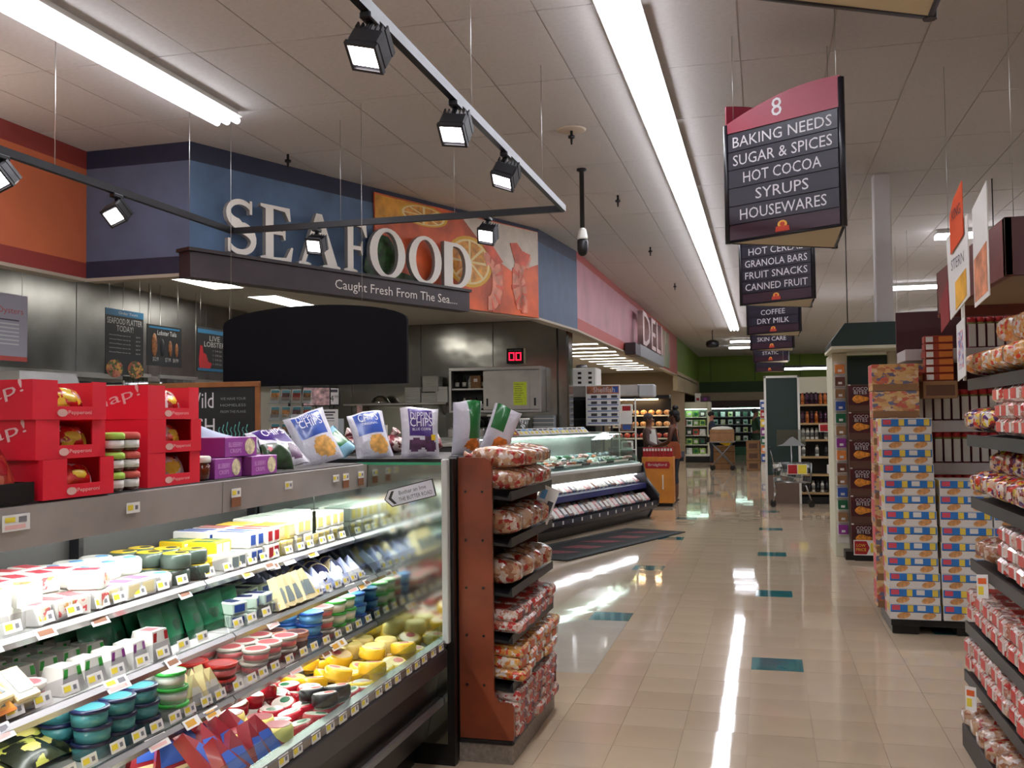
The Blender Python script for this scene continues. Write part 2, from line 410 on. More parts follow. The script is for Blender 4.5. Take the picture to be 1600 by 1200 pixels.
for k in range(4):
    SP.put((-4.17, 6.88-1.22-k*2.44, H), 0, '%s three tube strip above the cheese cooler, counted from the orange wall corner' % NTH[k], 'strip lights at upper left')
for y, x0, nn, g in ((14.2, 2.3, 4, 'nearest'), (19.75, 2.37, 4, 'second'), (25.3, 3.4, 4, 'third'), (27.6, 3.3, 4, 'fourth'), (33, 3.0, 4, 'fifth')):
    for k in range(nn): SP.put((x0+1.22+k*2.44, y, H), R_(90), '%s fluorescent strip from the left in the %s crosswise row over grocery aisles' % (NTH[k], g), 'crosswise strips over grocery aisles')
for k, (x, y) in enumerate(((-.85, 35), (-.7, 32.1))): SP.put((x, y, H), R_(90), 'short crosswise strip light before the green wall, %s one' % ('farther', 'nearer')[k], 'strips near the green wall', (1, .3, 1))
for k in range(3):  # extra strips outside the view, added to brighten the right side of the ceiling
    for y in (-2.0, 3.1, 8.7): SP.put(((4.4 if y > 8 else 3.2)+k*2.44, y, H), R_(90), '%s added unseen crosswise strip right of the bread rack, %s row' % (NTH[k], 'rear' if y < 0 else 'middle' if y < 5 else 'front'), 'added unseen strips over near aisles')
# low hung light frames over the grocery aisles
for i, (x, y, z, w) in enumerate(((.35, 20.2, 2.52, 1.9), (1.9, 14.0, 2.62, 2.4))):
    r = thing('hanging_light_frame', 'dark hanging frame with bare tubes %s' % ('above the hair care endcap', 'behind the green canopy')[i], 'light', (x, y, z))
    for a, b in (((0, 0, 0), (w, .04, .04)), ((0, 1.2, 0), (w, 1.24, .04)), ((0, .04, 0), (.04, 1.2, .04)), ((w-.04, .04, 0), (w, 1.2, .04))): MB().box(a, b).obj('frame_bar', DARK, r)
    for k in range(3): MB().cyl((.06, .2+k*.4, .02), (w-.06, .2+k*.4, .02), .02, n=8).obj('tube', tubelight('frame_tube', (250, 248, 255), 6), r)
    for px_, py_ in ((.02, .02), (w-.02, .02), (.02, 1.22), (w-.02, 1.22)): MB().cyl((px_, py_, .04), (px_, py_, H-z), .003, n=4).obj('hanger_wire', STEEL, r)
# recessed troffers over kitchen and deli
TROF = tubelight('troffer_lens', (255, 250, 240), 6.5)
def troffer():
    r = thing('ceiling_troffer', 'x', 'light')
    h = MB()
    for a, b in (((-.61, -.22, -.012), (.61, -.19, .0)), ((-.61, .19, -.012), (.61, .22, .0)), ((-.61, -.19, -.012), (-.585, .19, 0)), ((.585, -.19, -.012), (.61, .19, 0))): h.box(a, b)
    h.obj('frame', WHITE, r); MB().box((-.585, -.19, -.006), (.585, .19, -.001)).obj('diffuser', TROF, r)
    return Proto(r)
TR = troffer()
TR.put((-5.95, 9.25, HK-.001), R_(90), 'bright rectangular troffer in the kitchen ceiling, the nearer one', 'kitchen ceiling troffers')
TR.put((-5.95, 11.15, HK-.001), R_(90), 'bright rectangular troffer in the kitchen ceiling, the farther one', 'kitchen ceiling troffers')
TR.put((-5.95, 4.8, HK-.001), R_(90), 'rectangular kitchen troffer hidden above the orange bulkhead', 'kitchen ceiling troffers')
for k in range(10): TR.put((-4.05+(.2 if k < 3 else 0), 19.7+k*1.25, HK-.001), 0, '%s crosswise bright panel on the deli ceiling, counted from the near end' % NTH[k], 'deli ceiling panels', (1.0, .8, 1))

# ================================================================== HANGING TRACK LIGHTS
tk = thing('lighting_track', 'black U-shaped lighting track hung below the ceiling before the seafood sign', 'light track')
TZ = 3.2
for a, b in (((-1.5, -2, TZ), (-1.5, 7.345, TZ)), ((-1.5, 7.345, TZ), (-4.41, 7.345, TZ)), ((-4.41, 7.345, TZ), (-4.41, -2, TZ))):
    a, b = Vector(a), Vector(b); d = (b-a).normalized(); n = Vector((-d.y, d.x, 0))*.018
    m = MB(); V = [a-n, b-n, b+n, a+n]; V = [v+Vector((0, 0, -.03)) for v in V]+[v+Vector((0, 0, .02)) for v in V]
    m.add(V, [(3, 2, 1, 0), (4, 5, 6, 7), (0, 1, 5, 4), (1, 2, 6, 5), (2, 3, 7, 6), (3, 0, 4, 7)]); m.obj('rail', DARK, tk)
for x, y in ((-1.5, 2.9), (-1.5, 4.9), (-1.5, 6.6), (-2.4, 7.345), (-3.4, 7.345), (-4.41, 6.7), (-4.41, 5.2), (-4.41, 3.8)):
    MB().cyl((x, y, TZ), (x, y, H), .0025, n=4).obj('hanger_wire', STEEL, tk)
LEDM = tubelight('spot_lens', (255, 244, 248), 9)
def spot_head():
    r = thing('track_spotlight', 'x', 'spotlight')
    MB().cbox((-.025, -.05, -.06), (.025, .05, -.03), .006).obj('adapter', DARK, r)
    MB().cyl((0, 0, -.13), (0, 0, -.06), .014, n=8).obj('stem', DARK, r)
    h = link('lamp_head', None, r); h.location = (0, 0, -.22)
    m = MB(); m.cbox((-.085, -.085, -.05), (.085, .085, .05), .012)
    for k in range(7): m.box((-.08+k*.026, -.08, .05), (-.072+k*.026, .08, .085))
    body = m.obj('lamp_body', DARK, r, (0, 0, -.22)); bpy.data.objects.remove(h)
    f = MB()
    for a, b in (((-.085, -.085, -.075), (.085, -.07, -.05)), ((-.085, .07, -.075), (.085, .085, -.05)), ((-.085, -.07, -.075), (-.07, .07, -.05)), ((.07, -.07, -.075), (.085, .07, -.05))): f.box(a, b)
    f.obj('bezel', DARK, body); MB().box((-.07, -.055, -.064), (.07, .055, -.054)).obj('lens', LEDM, body)
    return Proto(r), body
SH, body0 = spot_head()
spots = [((-1.5, 3.52), (R_(-30), R_(14)), 'on the right track nearest the viewer'), ((-1.5, 4.62), (R_(-34), R_(8)), 'in the middle of the right track'), ((-1.5, 5.6), (R_(-26), R_(20)), 'at the far end of the right track'),
         ((-2.12, 7.345), (R_(-52), R_(12)), 'in front of the shrimp picture'), ((-3.62, 7.345), (R_(-58), R_(8)), 'in front of the letters A and F'), ((-4.41, 5.81), (R_(-52), R_(-20)), 'before the narrow blue wall'), ((-4.41, 4.75), (R_(-52), R_(-20)), 'before the orange wall at the left edge')]
for (x, y), (rx, ry), w in spots:
    o = SH.put((x, y, TZ), 0, 'black square LED spotlight %s' % w, 'track spotlights')
    bo = [c for c in o.children if c.name.startswith('lamp_body')][0]; bo.rotation_euler = (rx, ry, 0)
    bo.location = (0, 0, -.165); bo.scale = (.82,)*3
    ld = bpy.data.lights.new('spot_beam', 'SPOT'); ld.energy = 20; ld.spot_size = R_(80); ld.spot_blend = .7; ld.shadow_soft_size = .05; ld.color = (1, .96, .95)
    lo = bpy.data.objects.new('spot_beam', ld); col.objects.link(lo); lo.parent = bo; lo.location = (0, 0, -.085)

# ================================================================== SEAFOOD SIGN
P0 = Vector((-4.94, 7.51, 0)); FD = Vector((.394, .919, 0)).normalized(); FN = Vector((FD.y, -FD.x, 0))
KS = 1.194
def fac(u, z, off): return P0 + FD*u + FN*off + Vector((0, 0, z))
def fz(z): return 1.55+(z-1.55)*KS
sg = thing('seafood_sign', 'large raised white SEAFOOD letters standing on a dark ledge', 'sign', (P0.x, P0.y, 2.8))
def SGL(p): return Vector(p) - Vector((P0.x, P0.y, 2.8))
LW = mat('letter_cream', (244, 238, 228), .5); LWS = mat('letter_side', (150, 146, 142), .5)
LEDGE = mat('ledge_dark_wood', (58, 46, 50), .5, var=.1)
def arc(cx, cy, rx, ry, a0, a1, n=14): return [(cx+rx*math.cos(R_(a0+(a1-a0)*i/n)), cy+ry*math.sin(R_(a0+(a1-a0)*i/n))) for i in range(n+1)]
def ringfaces(outer, inner, fn, w0, w1, mb):
    n = len(outer); V = []
    for w in (w0, w1): V += [fn(u, v, w) for u, v in outer] + [fn(u, v, w) for u, v in inner]
    F = []; M = []
    for i in range(n):
        j = (i+1) % n
        F += [(2*n+i, 2*n+j, 3*n+j, 3*n+i), (i, n+i, n+j, j), (i, j, 2*n+j, 2*n+i), (n+i, 3*n+i, 3*n+j, n+j)]; M += [0, 0, 1, 1]
    mb.add(V, F, M)
def letter(ch):
    """serif capitals in a unit box: returns outlines, rings"""
    P = []; Rg = []
    if ch == 'E':
        P = [[(.0,0),(.86,0),(.92,.28),(.86,.28),(.72,.08),(.36,.06),(.36,.48),(.62,.48),(.66,.4),(.7,.4),(.7,.66),(.66,.66),(.62,.55),(.36,.55),(.36,.94),(.68,.92),(.8,.76),(.85,.76),(.82,1),(0,1),(0,.95),(.14,.92),(.14,.08),(0,.05)]]
    if ch == 'F':
        P = [[(.0,0),(.52,0),(.52,.05),(.36,.08),(.36,.46),(.64,.46),(.68,.37),(.72,.37),(.72,.65),(.68,.65),(.64,.54),(.36,.54),(.36,.94),(.7,.92),(.84,.74),(.9,.74),(.86,1),(0,1),(0,.95),(.14,.92),(.14,.08),(0,.05)]]
    if ch == 'A':
        P = [[(.06,.06),(.16,.06),(.5,.93),(.42,1.02)], [(.42,1.02),(.56,1.02),(.95,.06),(.7,.06),(.43,.8)], [(.24,.3),(.66,.3),(.63,.37),(.27,.37)], [(0,0),(.29,0),(.29,.05),(.2,.07),(.03,.07),(0,.05)], [(.58,0),(1.02,0),(1.02,.05),(.97,.07),(.66,.07),(.58,.05)]]
    if ch == 'O':
        Rg = [(arc(.5, .5, .5, .52, 0, 360, 27)[:-1], arc(.5, .5, .29, .44, 0, 360, 27)[:-1])]
    if ch == 'D':
        o = [(0, 0), (.1, 0)] + arc(.42, .5, .56, .5, -90, 90, 16) + [(.1, 1), (0, 1), (0, .9), (0, .5), (0, .1)]
        i = [(.3, .1), (.33, .08)] + arc(.42, .5, .33, .42, -90, 90, 16) + [(.33, .92), (.3, .9), (.3, .8), (.3, .5), (.3, .2)]
        Rg = [(o, i)]
    if ch == 'S':
        c = arc(.5, .745, .34, .2, 38, 270, 16)[:-1] + arc(.5, .275, .36, .215, 90, -148, 18)
        th = []
        n = len(c)
        for k in range(n): th.append(.075 + .1*math.exp(-((k-n*.5)/(n*.2))**2))
        Lf = []; Rt = []
        for k in range(n):
            a = Vector(c[max(0, k-1)]); b = Vector(c[min(n-1, k+1)]); d = (b-a).normalized(); nn = Vector((-d.y, d.x))
            Lf.append(tuple(Vector(c[k])+nn*th[k]*.62)); Rt.append(tuple(Vector(c[k])-nn*th[k]*.62))
        P = [(k, Lf, Rt)]
        return P, 'S'
    return P, Rg
def build_letter(ch, u0, u1, z0, z1, off, th, name='letter'):
    fn = lambda u, v, w: SGL(fac(u0+(u1-u0)*u, z0+(z1-z0)*v, w))
    P, Rg = letter(ch); m = MB()
    if Rg == 'S':
        _, Lf, Rt = P[0]; n = len(Lf)
        V = [fn(*p, off) for p in Lf] + [fn(*p, off) for p in Rt] + [fn(*p, off+th) for p in Lf] + [fn(*p, off+th) for p in Rt]
        F = []; M = []
        for k in range(n-1):
            F += [(2*n+k, 3*n+k, 3*n+k+1, 2*n+k+1), (k, k+1, n+k+1, n+k), (k, 2*n+k, 2*n+k+1, k+1), (n+k, n+k+1, 3*n+k+1, 3*n+k)]; M += [0, 0, 1, 1]
        F += [(0, n, 3*n, 2*n), (n-1, 3*n-1, 4*n-1, 2*n-1)]; M += [1, 1]
        m.add(V, F, M)
        for p, q in ((Lf[0], Rt[0]), (Lf[-1], Rt[-1])):   # the serifs
            cx, cy = (p[0]+q[0])/2, (p[1]+q[1])/2; s = 1 if cy > .5 else -1
            m.prism([(cx-.02, cy-.12), (cx+.05, cy-.12), (cx+.05, cy+.12), (cx-.02, cy+.12)] if s > 0 else [(cx-.05, cy-.12), (cx+.02, cy-.12), (cx+.02, cy+.12), (cx-.05, cy+.12)], fn, off, off+th, 0, 1)
    else:
        for p in P: m.prism(p, fn, off, off+th, 0, 1)
        for o_, i_ in Rg: ringfaces(o_, i_, fn, off, off+th, m)
    return m.obj(name, [LW, LWS], sg)
ZL = fz(2.83)
for ch, u0, u1 in (('S', .20, .53), ('E', .55, .90), ('A', .93, 1.37), ('F', 1.42, 1.72), ('O', 1.72, 2.17), ('O', 2.215, 2.665), ('D', 2.70, 3.12)):
    build_letter(ch, u0*KS, u1*KS, ZL, fz(3.27), .10, .05)
lg = MB()
a, b_ = -.09*KS, 3.05*KS
def seg(mb, u0, u1, z0, z1, o0, o1, mi=0):
    V = [SGL(fac(u, z, o)) for z in (z0, z1) for u, o in ((u0, o1), (u1, o1), (u1, o0), (u0, o0))]
    mb.add(V, [(3, 2, 1, 0), (4, 5, 6, 7), (0, 1, 5, 4), (1, 2, 6, 5), (2, 3, 7, 6), (3, 0, 4, 7)], mi)
seg(lg, a, b_, fz(2.615), ZL-.03, .0, .17); lg.obj('ledge', LEDGE, sg)
lg = MB(); seg(lg, a-.03, b_+.01, ZL-.03, ZL, .0, .2); lg.obj('ledge_cap', mat('ledge_cap_wood', (48, 34, 34), .45), sg)
put_text('Caught Fresh From The Sea....', sg, SGL(fac(2.08*KS, fz(2.695), .174)), FD, (0, 0, 1), w=1.56*KS, h=.125, m=LW)
# ---- food picture panel on the facade
mu = thing('food_picture', 'large print of lemon slices and pink shrimp on the blue wall', 'picture', (P0.x, P0.y, 2.8))
mb = MB(); seg(mb, 1.885*KS, 4.37*KS, fz(2.66), fz(3.615), .004, .022, 0)
mb.obj('print_panel', mat('salmon_print', (206, 92, 48), .5, var=.25, vs_=2.2), mu)
def mshape(name, pts, m, off):
    k = MB(); k.prism([(u*KS, fz(z)) for u, z in pts], lambda u, v, w: SGL(fac(u, v, w)), .022, off); return k.obj(name, m, mu)
YEL = mat('lemon_rind', (224, 170, 44), .5); PALE = mat('lemon_flesh', (226, 150, 60), .5, var=.2, vs_=12); PINKS = mat('shrimp_pink', (224, 140, 112), .5, var=.16, vs_=7)
SALM = mat('shrimp_orange', (206, 88, 58), .5, var=.15, vs_=6); IVORY = mat('print_ivory', (206, 192, 176), .5, var=.06); HERB = mat('herb_green', (42, 74, 34), .5, var=.4, vs_=14)
mshape('sky_patch', [(3.05, 3.60), (4.365, 3.61), (4.365, 3.25), (4.2, 3.2), (3.9, 3.12), (3.55, 3.25), (3.3, 3.42)], IVORY, .0235)
mshape('fruit_glow', [(1.89, 3.6), (2.7, 3.6), (2.3, 3.45), (1.89, 3.38)], mat('yellow_print', (216, 150, 40), .5, var=.15), .0235)
for cx, cz, rx, rz in ((2.53, 3.5, .34, .1), (3.2, 3.14, .36, .26)):
    el = lambda k: [(cx+rx*k*math.cos(R_(i*15)), cz+rz*k*math.sin(R_(i*15))) for i in range(24)]
    mshape('lemon_slice', el(1), YEL, .025); mshape('lemon_pith', el(.88), mat('pith', (236, 214, 150), .5), .0265)
    for k in range(8):
        a0 = k*45+4; a1 = k*45+41
        mshape('lemon_wedge', [(cx+rx*.1*math.cos(R_((a0+a1)/2)), cz+rz*.1*math.sin(R_((a0+a1)/2)))] + [(cx+rx*.8*math.cos(R_(t)), cz+rz*.8*math.sin(R_(t))) for t in (a0, a0+18, a1)], PALE, .028)
mshape('herb_leaf', [(1.75+.45*.5+.3*math.cos(R_(t))*(.8+.2*math.sin(t)), 3.02+.22*math.sin(R_(t))) for t in range(0, 360, 24)], HERB, .026)
mshape('herb_leaf', [(2.3+.26*math.cos(R_(t)), 2.84+.1*math.sin(R_(t))*(.8+.2*math.cos(t))) for t in range(0, 360, 24)], HERB, .026)
def shrimp(cx, cz, s, fl):
    o = [(cx+fl*s*.34*math.cos(R_(t)), cz+s*.5*math.sin(R_(t))) for t in range(-100, 121, 20)]
    i = [(cx+fl*s*.1*math.cos(R_(t))-fl*.02, cz+s*.26*math.sin(R_(t))) for t in range(120, -101, -20)]
    mshape('shrimp', o+i, PINKS, .029)
    for t in range(-80, 100, 32):
        q = lambda r1, r2, t: (cx+fl*s*r1*math.cos(R_(t)), cz+s*r2*math.sin(R_(t)))
        mshape('shrimp_stripe', [q(.36, .52, t), q(.36, .52, t+9), q(.16, .3, t+7), q(.16, .3, t+2)], SALM, .0305)
shrimp(3.52, 2.98, .62, 1); shrimp(4.12, 3.02, .66, -1); shrimp(4.0, 2.93, .42, 1)
mshape('shrimp_tail', [(3.95, 3.22), (3.86, 3.42), (3.98, 3.44), (4.08, 3.36), (4.22, 3.34), (4.14, 3.2)], SALM, .03)
mshape('shrimp_tail', [(3.62, 3.16), (3.4, 3.34), (3.56, 3.36), (3.74, 3.2)], SALM, .03)

# ---- deli sign further along, letters seen edge on
ds = thing('deli_sign', 'pale raised letters on a slanted ledge along the far mauve wall', 'sign', (-2.68, 21.5, 3.1))
MB().cbox((0, -1.6, -.28), (.2, 3.2, -.02), .01).obj('ledge', mat('grey_ledge', (120, 120, 122), .5), ds)
MB().cbox((0, -2.5, -.3), (.22, -1.7, -.06), .01).obj('ledge_end', LEDGE, ds)
put_text('DELI', ds, (.15, .8, .36), (0, 1, 0), (0, 0, 1), w=3.9, h=.72, m=mat('faded_letter', (186, 160, 156), .5), ext=1.2)
b = MB(); b.box((-.0, 0, 0), (.03, 3.0, 1.0))
tag(b.obj('picture_panel', patches('herb_print', [(150, 110, 100), (120, 120, 84), (176, 150, 130), (96, 110, 80), (160, 90, 80)], 2.2, .5, 0, 0), None, (-2.67, 25.0, ZB+.05)), 'blurred food print panel at the far end of the mauve wall', 'picture')

# ================================================================== HANGING AISLE SIGNS (three-sided)
SB = mat('sign_board', (38, 36, 48), .35); SF = mat('sign_frame', (24, 22, 30), .35); SR = mat('sign_red', (146, 32, 56), .45); SN = mat('sign_footer', (54, 32, 44), .4)
SBE = mat('sign_underside', (196, 180, 150), .6); TXT = mat('sign_lettering', (206, 204, 206), .5); LOGO = mat('logo_red', (190, 62, 40), .5); LOGY = mat('logo_yellow', (224, 164, 60), .5)
S_ = .80; SHT = .72
def aisle_sign(y, rows, number, label):
    """side S_, centre at (x,y); face 0 looks to the lower left as seen in plan"""
    zb = 2.69
    pts = [Vector((.48, -.40, 0)), Vector((.48, .40, 0)), Vector((.48-.6928, 0, 0))]   # R T L
    r = thing('aisle_sign', label, 'sign', (0, y, zb), 0, 'aisle signs above the main aisle')
    c = (pts[0]+pts[1]+pts[2])/3
    u = MB(); u.prism([(p.x, p.y) for p in pts], lambda a, b, w: (a, b, w), .0, .012); u.obj('underside', SBE, r)
    ed = MB()
    for p in pts: ed.cyl((p.x, p.y, -.006), (p.x, p.y, SHT+.18 if p is pts[0] else SHT+.06), .02, n=8)
    for a, b in ((0, 1), (1, 2), (2, 0)): ed.tube([pts[a]+Vector((0, 0, .005)), pts[b]+Vector((0, 0, .005))], .012, 4)
    ed.obj('corner_post', SF, r)
    for fi, (a, b) in enumerate(((2, 0), (0, 1), (1, 2))):
        A, B = pts[a], pts[b]; d = (B-A).normalized(); n = Vector((d.y, -d.x, 0)); W = (B-A).length
        fn = lambda uu, vv, w: A + d*uu + n*w + Vector((0, 0, vv))
        bk = MB(); bk.prism([(.0, .0), (W, 0), (W, SHT), (0, SHT)], fn, -.004, .004); bk.obj('back_board', SF, r)
        ft = MB(); ft.prism([(.02, .012), (W-.02, .012), (W-.02, .108), (.02, .108)], fn, .004, .012); ft = ft.obj('footer', SN, r)
        for k in range(5):
            z = .115+k*.12
            s = MB(); s.prism([(.02, z), (W-.02, z), (W-.02, z+.114), (.02, z+.114)], fn, .004, .014); s = s.obj('slat', SB, r)
            if fi == 0 and rows and rows[4-k]:
                t = rows[4-k]; put_text(t, s, fn(W/2, z+.057, .0155), d, (0, 0, 1), w=min(W*.86, .058*len(t)+.02), h=.07, m=TXT)
        cp = MB(); top = [(W*(1-i/14), SHT+.03+.17*math.sin(math.pi*(.06+.88*(1-i/14)*.62+.0))) for i in range(15)]
        cp.prism([(0, SHT), (W, SHT)] + top, fn, -.003, .012); cp = cp.obj('arched_cap', SR, r)
        if fi == 0 and number: put_text(number, cp, fn(W*.47, SHT+.1, .0135), d, (0, 0, 1), h=.115, m=TXT)
        g = MB(); g.prism([(W/2-.05, .022), (W/2+.05, .022), (W/2+.045, .055), (W/2-.045, .055)], fn, .012, .0145); g = g.obj('logo', LOGO, ft)
        g2 = MB(); g2.prism([(W/2+.034*math.cos(R_(t)), .066+.026*math.sin(R_(t))) for t in range(0, 360, 36)], fn, .012, .014); g2.obj('logo_badge', LOGY, ft)
        g3 = MB(); g3.prism([(W/2+.018*math.cos(R_(t)), .068+.014*math.sin(R_(t))) for t in range(0, 360, 45)], fn, .014, .0155); g3.obj('logo_spot', LOGO, ft)
    for p in pts[:2]+[pts[2]]:
        MB().cyl((p.x*.9+c.x*.1, p.y*.9, SHT), (p.x*.9+c.x*.1, p.y*.9, H-zb), .003, n=4).obj('hanger_wire', STEEL, r)
    return r
aisle_sign(6.45, ['BAKING NEEDS', 'SUGAR & SPICES', 'HOT COCOA', 'SYRUPS', 'HOUSEWARES'], '8', 'dark hanging aisle sign with red arched top numbered 8, BAKING NEEDS')
aisle_sign(10.12, [None, 'HOT CEREAL', 'GRANOLA BARS', 'FRUIT SNACKS', 'CANNED FRUIT'], None, 'hanging aisle sign listing GRANOLA BARS and FRUIT SNACKS, behind sign 8')
aisle_sign(13.85, [None, None, None, 'COFFEE', 'DRY MILK'], None, 'hanging aisle sign listing COFFEE and DRY MILK')
aisle_sign(17.1, [None, None, None, None, 'SKIN CARE'], None, 'hanging aisle sign reading SKIN CARE')
aisle_sign(20.9, [None, None, None, None, 'STATIC'], None, 'small far aisle sign just below the SKIN CARE one')
aisle_sign(25.6, None, None, 'farthest and lowest aisle sign in the row')
aisle_sign(2.54, None, None, 'nearest aisle sign, only its cream underside showing at the top edge')

# ================================================================== THINGS ON THE CEILING
def sprinkler(x, y, ring, label):
    r = thing('sprinkler', label, 'sprinkler', (x, y, H), 0, 'ceiling sprinklers')
    if ring: MB().lathe([(.001, -.012), (.11, -.012), (.13, -.004), (.13, 0)], 20).obj('escutcheon', mat('plate_cream', (200, 184, 166), .6), r)
    MB().lathe([(.012, 0), (.012, -.05), (.03, -.055), (.03, -.075), (.012, -.08), (.008, -.13), (.001, -.135)], 10).obj('sprinkler_head', DARK, r)
for x, y, g, l in ((-1.59, 8.17, 1, 'sprinkler head on a round cream plate beside the main strip'), (-4.31, 8.15, 0, 'dark sprinkler head above the SEAFOOD letters'), (-1.57, 10.76, 0, 'dark sprinkler head behind the ceiling camera'), (-1.6, 14.2, 0, 'small sprinkler head above the mauve wall'), (-1.6, 18.2, 0, 'tiny distant sprinkler head before the green wall'), (2.2, 7.2, 0, 'sprinkler head right of aisle sign 8')): sprinkler(x, y, g, l)
r = thing('ceiling_camera', 'black pole camera with white collar hanging beside the seafood wall', 'camera', (-1.75, 9.5, H))
MB().lathe([(.05, 0), (.05, -.02), (.024, -.03), (.024, -.62), (.02, -.62)], 12).obj('pole', BLACK, r)
MB().lathe([(.02, -.6), (.04, -.62), (.055, -.7), (.05, -.72)], 14).obj('collar', WHITE, r)
MB().lathe([(.05, -.72), (.055, -.74), (.055, -.83), (.04, -.87), (.02, -.885), (.001, -.888)], 14).obj('dome', BLACK, r)
r = thing('ceiling_fan', 'dark round ceiling speaker unit hanging far down the aisle', 'speaker', (-1.45, 28.5, H)); r.scale = (.65, .65, .8)
MB().cyl((0, 0, -.35), (0, 0, 0), .02, n=6).obj('drop_rod', DARK, r)
MB().lathe([(.12, -.36), (.28, -.42), (.3, -.52), (.26, -.62), (.1, -.64)], 14).obj('speaker_shell', DARK, r); r.name = 'hanging_speaker'
v = thing('ceiling_vent', 'dark slotted air vent in the ceiling above the grocery aisles', 'vent', (4.2, 19.2, H-.001))
for k in range(5): MB().box((-.5, -.28+k*.12, -.012), (.5, -.2+k*.12, 0)).obj('slat', DARK, v)
# power pole above the shelves
pl = struct(MB().cbox((1.14, 10.62, 2.512), (1.31, 10.79, H), .01).obj('column_white', mat('pole_white', (198, 192, 190), .55)))

# ================================================================== CHEESE COOLER
ck = thing('cheese_cooler', 'long open refrigerated cooler packed with cheese, steel canopy and end glass', 'cooler', (-1.9, .46, 0))
CY0, CY1 = .46, 4.12
def CK(mb, name, m, parent=None):
    """build from world coordinates under the cooler"""
    s = (-1.9, .46, 0)
    mb.v = [(v[0]-s[0], v[1]-s[1], v[2]) for v in mb.v]
    return mb.obj(name, m, parent or ck)
GREYM = mat('cooler_grey', (128, 128, 130), .35, .6); WHT = mat('cooler_white', (222, 222, 216), .4)
BODY = mat('cooler_body', (26, 26, 28), .35); CTOP = mat('canopy_top', (70, 66, 66), .55)
b = MB(); b.prism([(-2.42, .12), (-1.5, .12), (-1.46, .3), (-1.43, .44), (-1.43, .5), (-2.42, .42)], lambda u, v, w: (u, w, v), CY0, CY1); CK(b, 'base_body', BODY)
CK(MB().box((-2.38, CY0, 0), (-1.56, CY1, .12)), 'toe_kick', BLACK)
CK(MB().cbox((-1.45, CY0, .27), (-1.415, CY1, .31), .008), 'lower_bumper', GREYM)
CK(MB().cbox((-1.44, CY0, .44), (-1.395, CY1, .53), .01), 'upper_bumper', mat('bumper_charcoal', (52, 50, 52), .3))
CK(MB().cbox((-1.45, CY0, .53), (-1.40, CY1, .565), .006), 'front_rail', RAIL)
b = MB(); b.quad((-2.37, CY0, .44), (-1.45, CY0, .5), (-1.45, CY1, .5), (-2.37, CY1, .44)); CK(b, 'deck', WHT)
CK(MB().box((-1.447, CY0, .565), (-1.441, CY1, .615)), 'front_glass', GLASS)
CK(MB().box((-2.42, CY0, .42), (-2.38, CY1, 1.25)), 'back_panel', mat('cooler_back', (60, 58, 56), .5))
b = MB(); b.prism([(-2.42, 1.295), (-1.80, 1.295), (-1.80, 1.245), (-1.79, 1.245), (-1.785, 1.345), (-1.80, 1.35), (-2.42, 1.35)], lambda u, v, w: (u, w, v), CY0, CY1)
cano = CK(b, 'canopy', mat('canopy_core', (140, 136, 134), .4, .4))
for y0, y1 in ((.46, 1.68), (1.68, 2.9), (2.9, 4.12)):
    b = MB(); b.prism([(-1.79, 1.243), (-1.782, 1.243), (-1.779, 1.348), (-1.787, 1.348)], lambda u, v, w: (u, w, v), y0+.002, y1-.002); CK(b, 'steel_fascia', mat('fascia_steel', (178, 172, 168), .3, .4, var=.08, vs_=3), ck)
CK(MB().box((-2.41, CY0, 1.35), (-1.80, CY1, 1.354)), 'canopy_mat', CTOP)
CL = tubelight('cooler_tube', (250, 255, 255), 30)
for y0, y1 in ((.5, 1.65), (1.72, 2.87), (2.94, 4.08)):
    t = MB().cyl((-1.83, y0, 1.272), (-1.83, y1, 1.272), .014, n=8); CK(t, 'lamp_tube', CL)
for y in (1.68, 2.9, 4.1):
    CK(MB().box((-2.38, y-.012, .45), (-2.34, y+.012, 1.25)), 'upright', DARK)
SHV = {}
for k, (zs, xf) in enumerate(((1.01, -1.86), (.84, -1.75), (.63, -1.75))):
    for y0, y1 in ((.46, 1.68), (1.68, 2.9), (2.9, 4.12)):
        s = CK(MB().box((-2.36, y0+.004, zs-.018), (xf-.01, y1-.004, zs)), 'shelf', WHT)
        b = MB(); b.prism([(xf-.012, zs-.03), (xf+.012, zs-.026), (xf+.02, zs-.008), (xf+.008, zs+.004), (xf-.012, zs)], lambda u, v, w: (u, w, v), y0+.003, y1-.003); CK(b, 'shelf_rail', RAIL, s)
        b = MB(); b.prism([(xf-.008, zs+.002), (xf-.004, zs+.0), (xf-.02, zs+.052), (xf-.024, zs+.052)], lambda u, v, w: (u, w, v), y0+.005, y1-.005); CK(b, 'price_strip', glass('strip_plastic', (240, 240, 242), .12), s)
        if zs < 1:
            t = MB().cyl((xf-.06, y0+.05, zs-.028), (xf-.06, y1-.05, zs-.028), .008, n=6); CK(t, 'shelf_lamp', tubelight('shelf_tube', (250, 255, 250), 8), s)
        SHV[k, round(y0, 2)] = s
def tag_mesh(w=.06, h=.03, kind=0):
    m = MB(); m.box((-.001, -w/2, 0), (0, w/2, h), 0)
    m.box((0, -w*.42, h*.28), (.0006, -w*.02, h*.78), 1); m.box((0, w*.14, h*.3), (.0006, w*.34, h*.7), 2)
    if kind == 1: m.box((-.001, -w/2, -h*1.1), (0, w/2, -.001), 3)
    return m.mesh('price_tag', [TAG, TAGY, TAGG, TAGB])
PT = tag_mesh(); PTB = tag_mesh(kind=1); CARDTAG = MB().box((-.001, -.035, 0), (0, .035, .032), 0).box((0, -.026, .008), (.0006, .026, .024), 1).mesh('shelf_card', [TAG, TAGB])
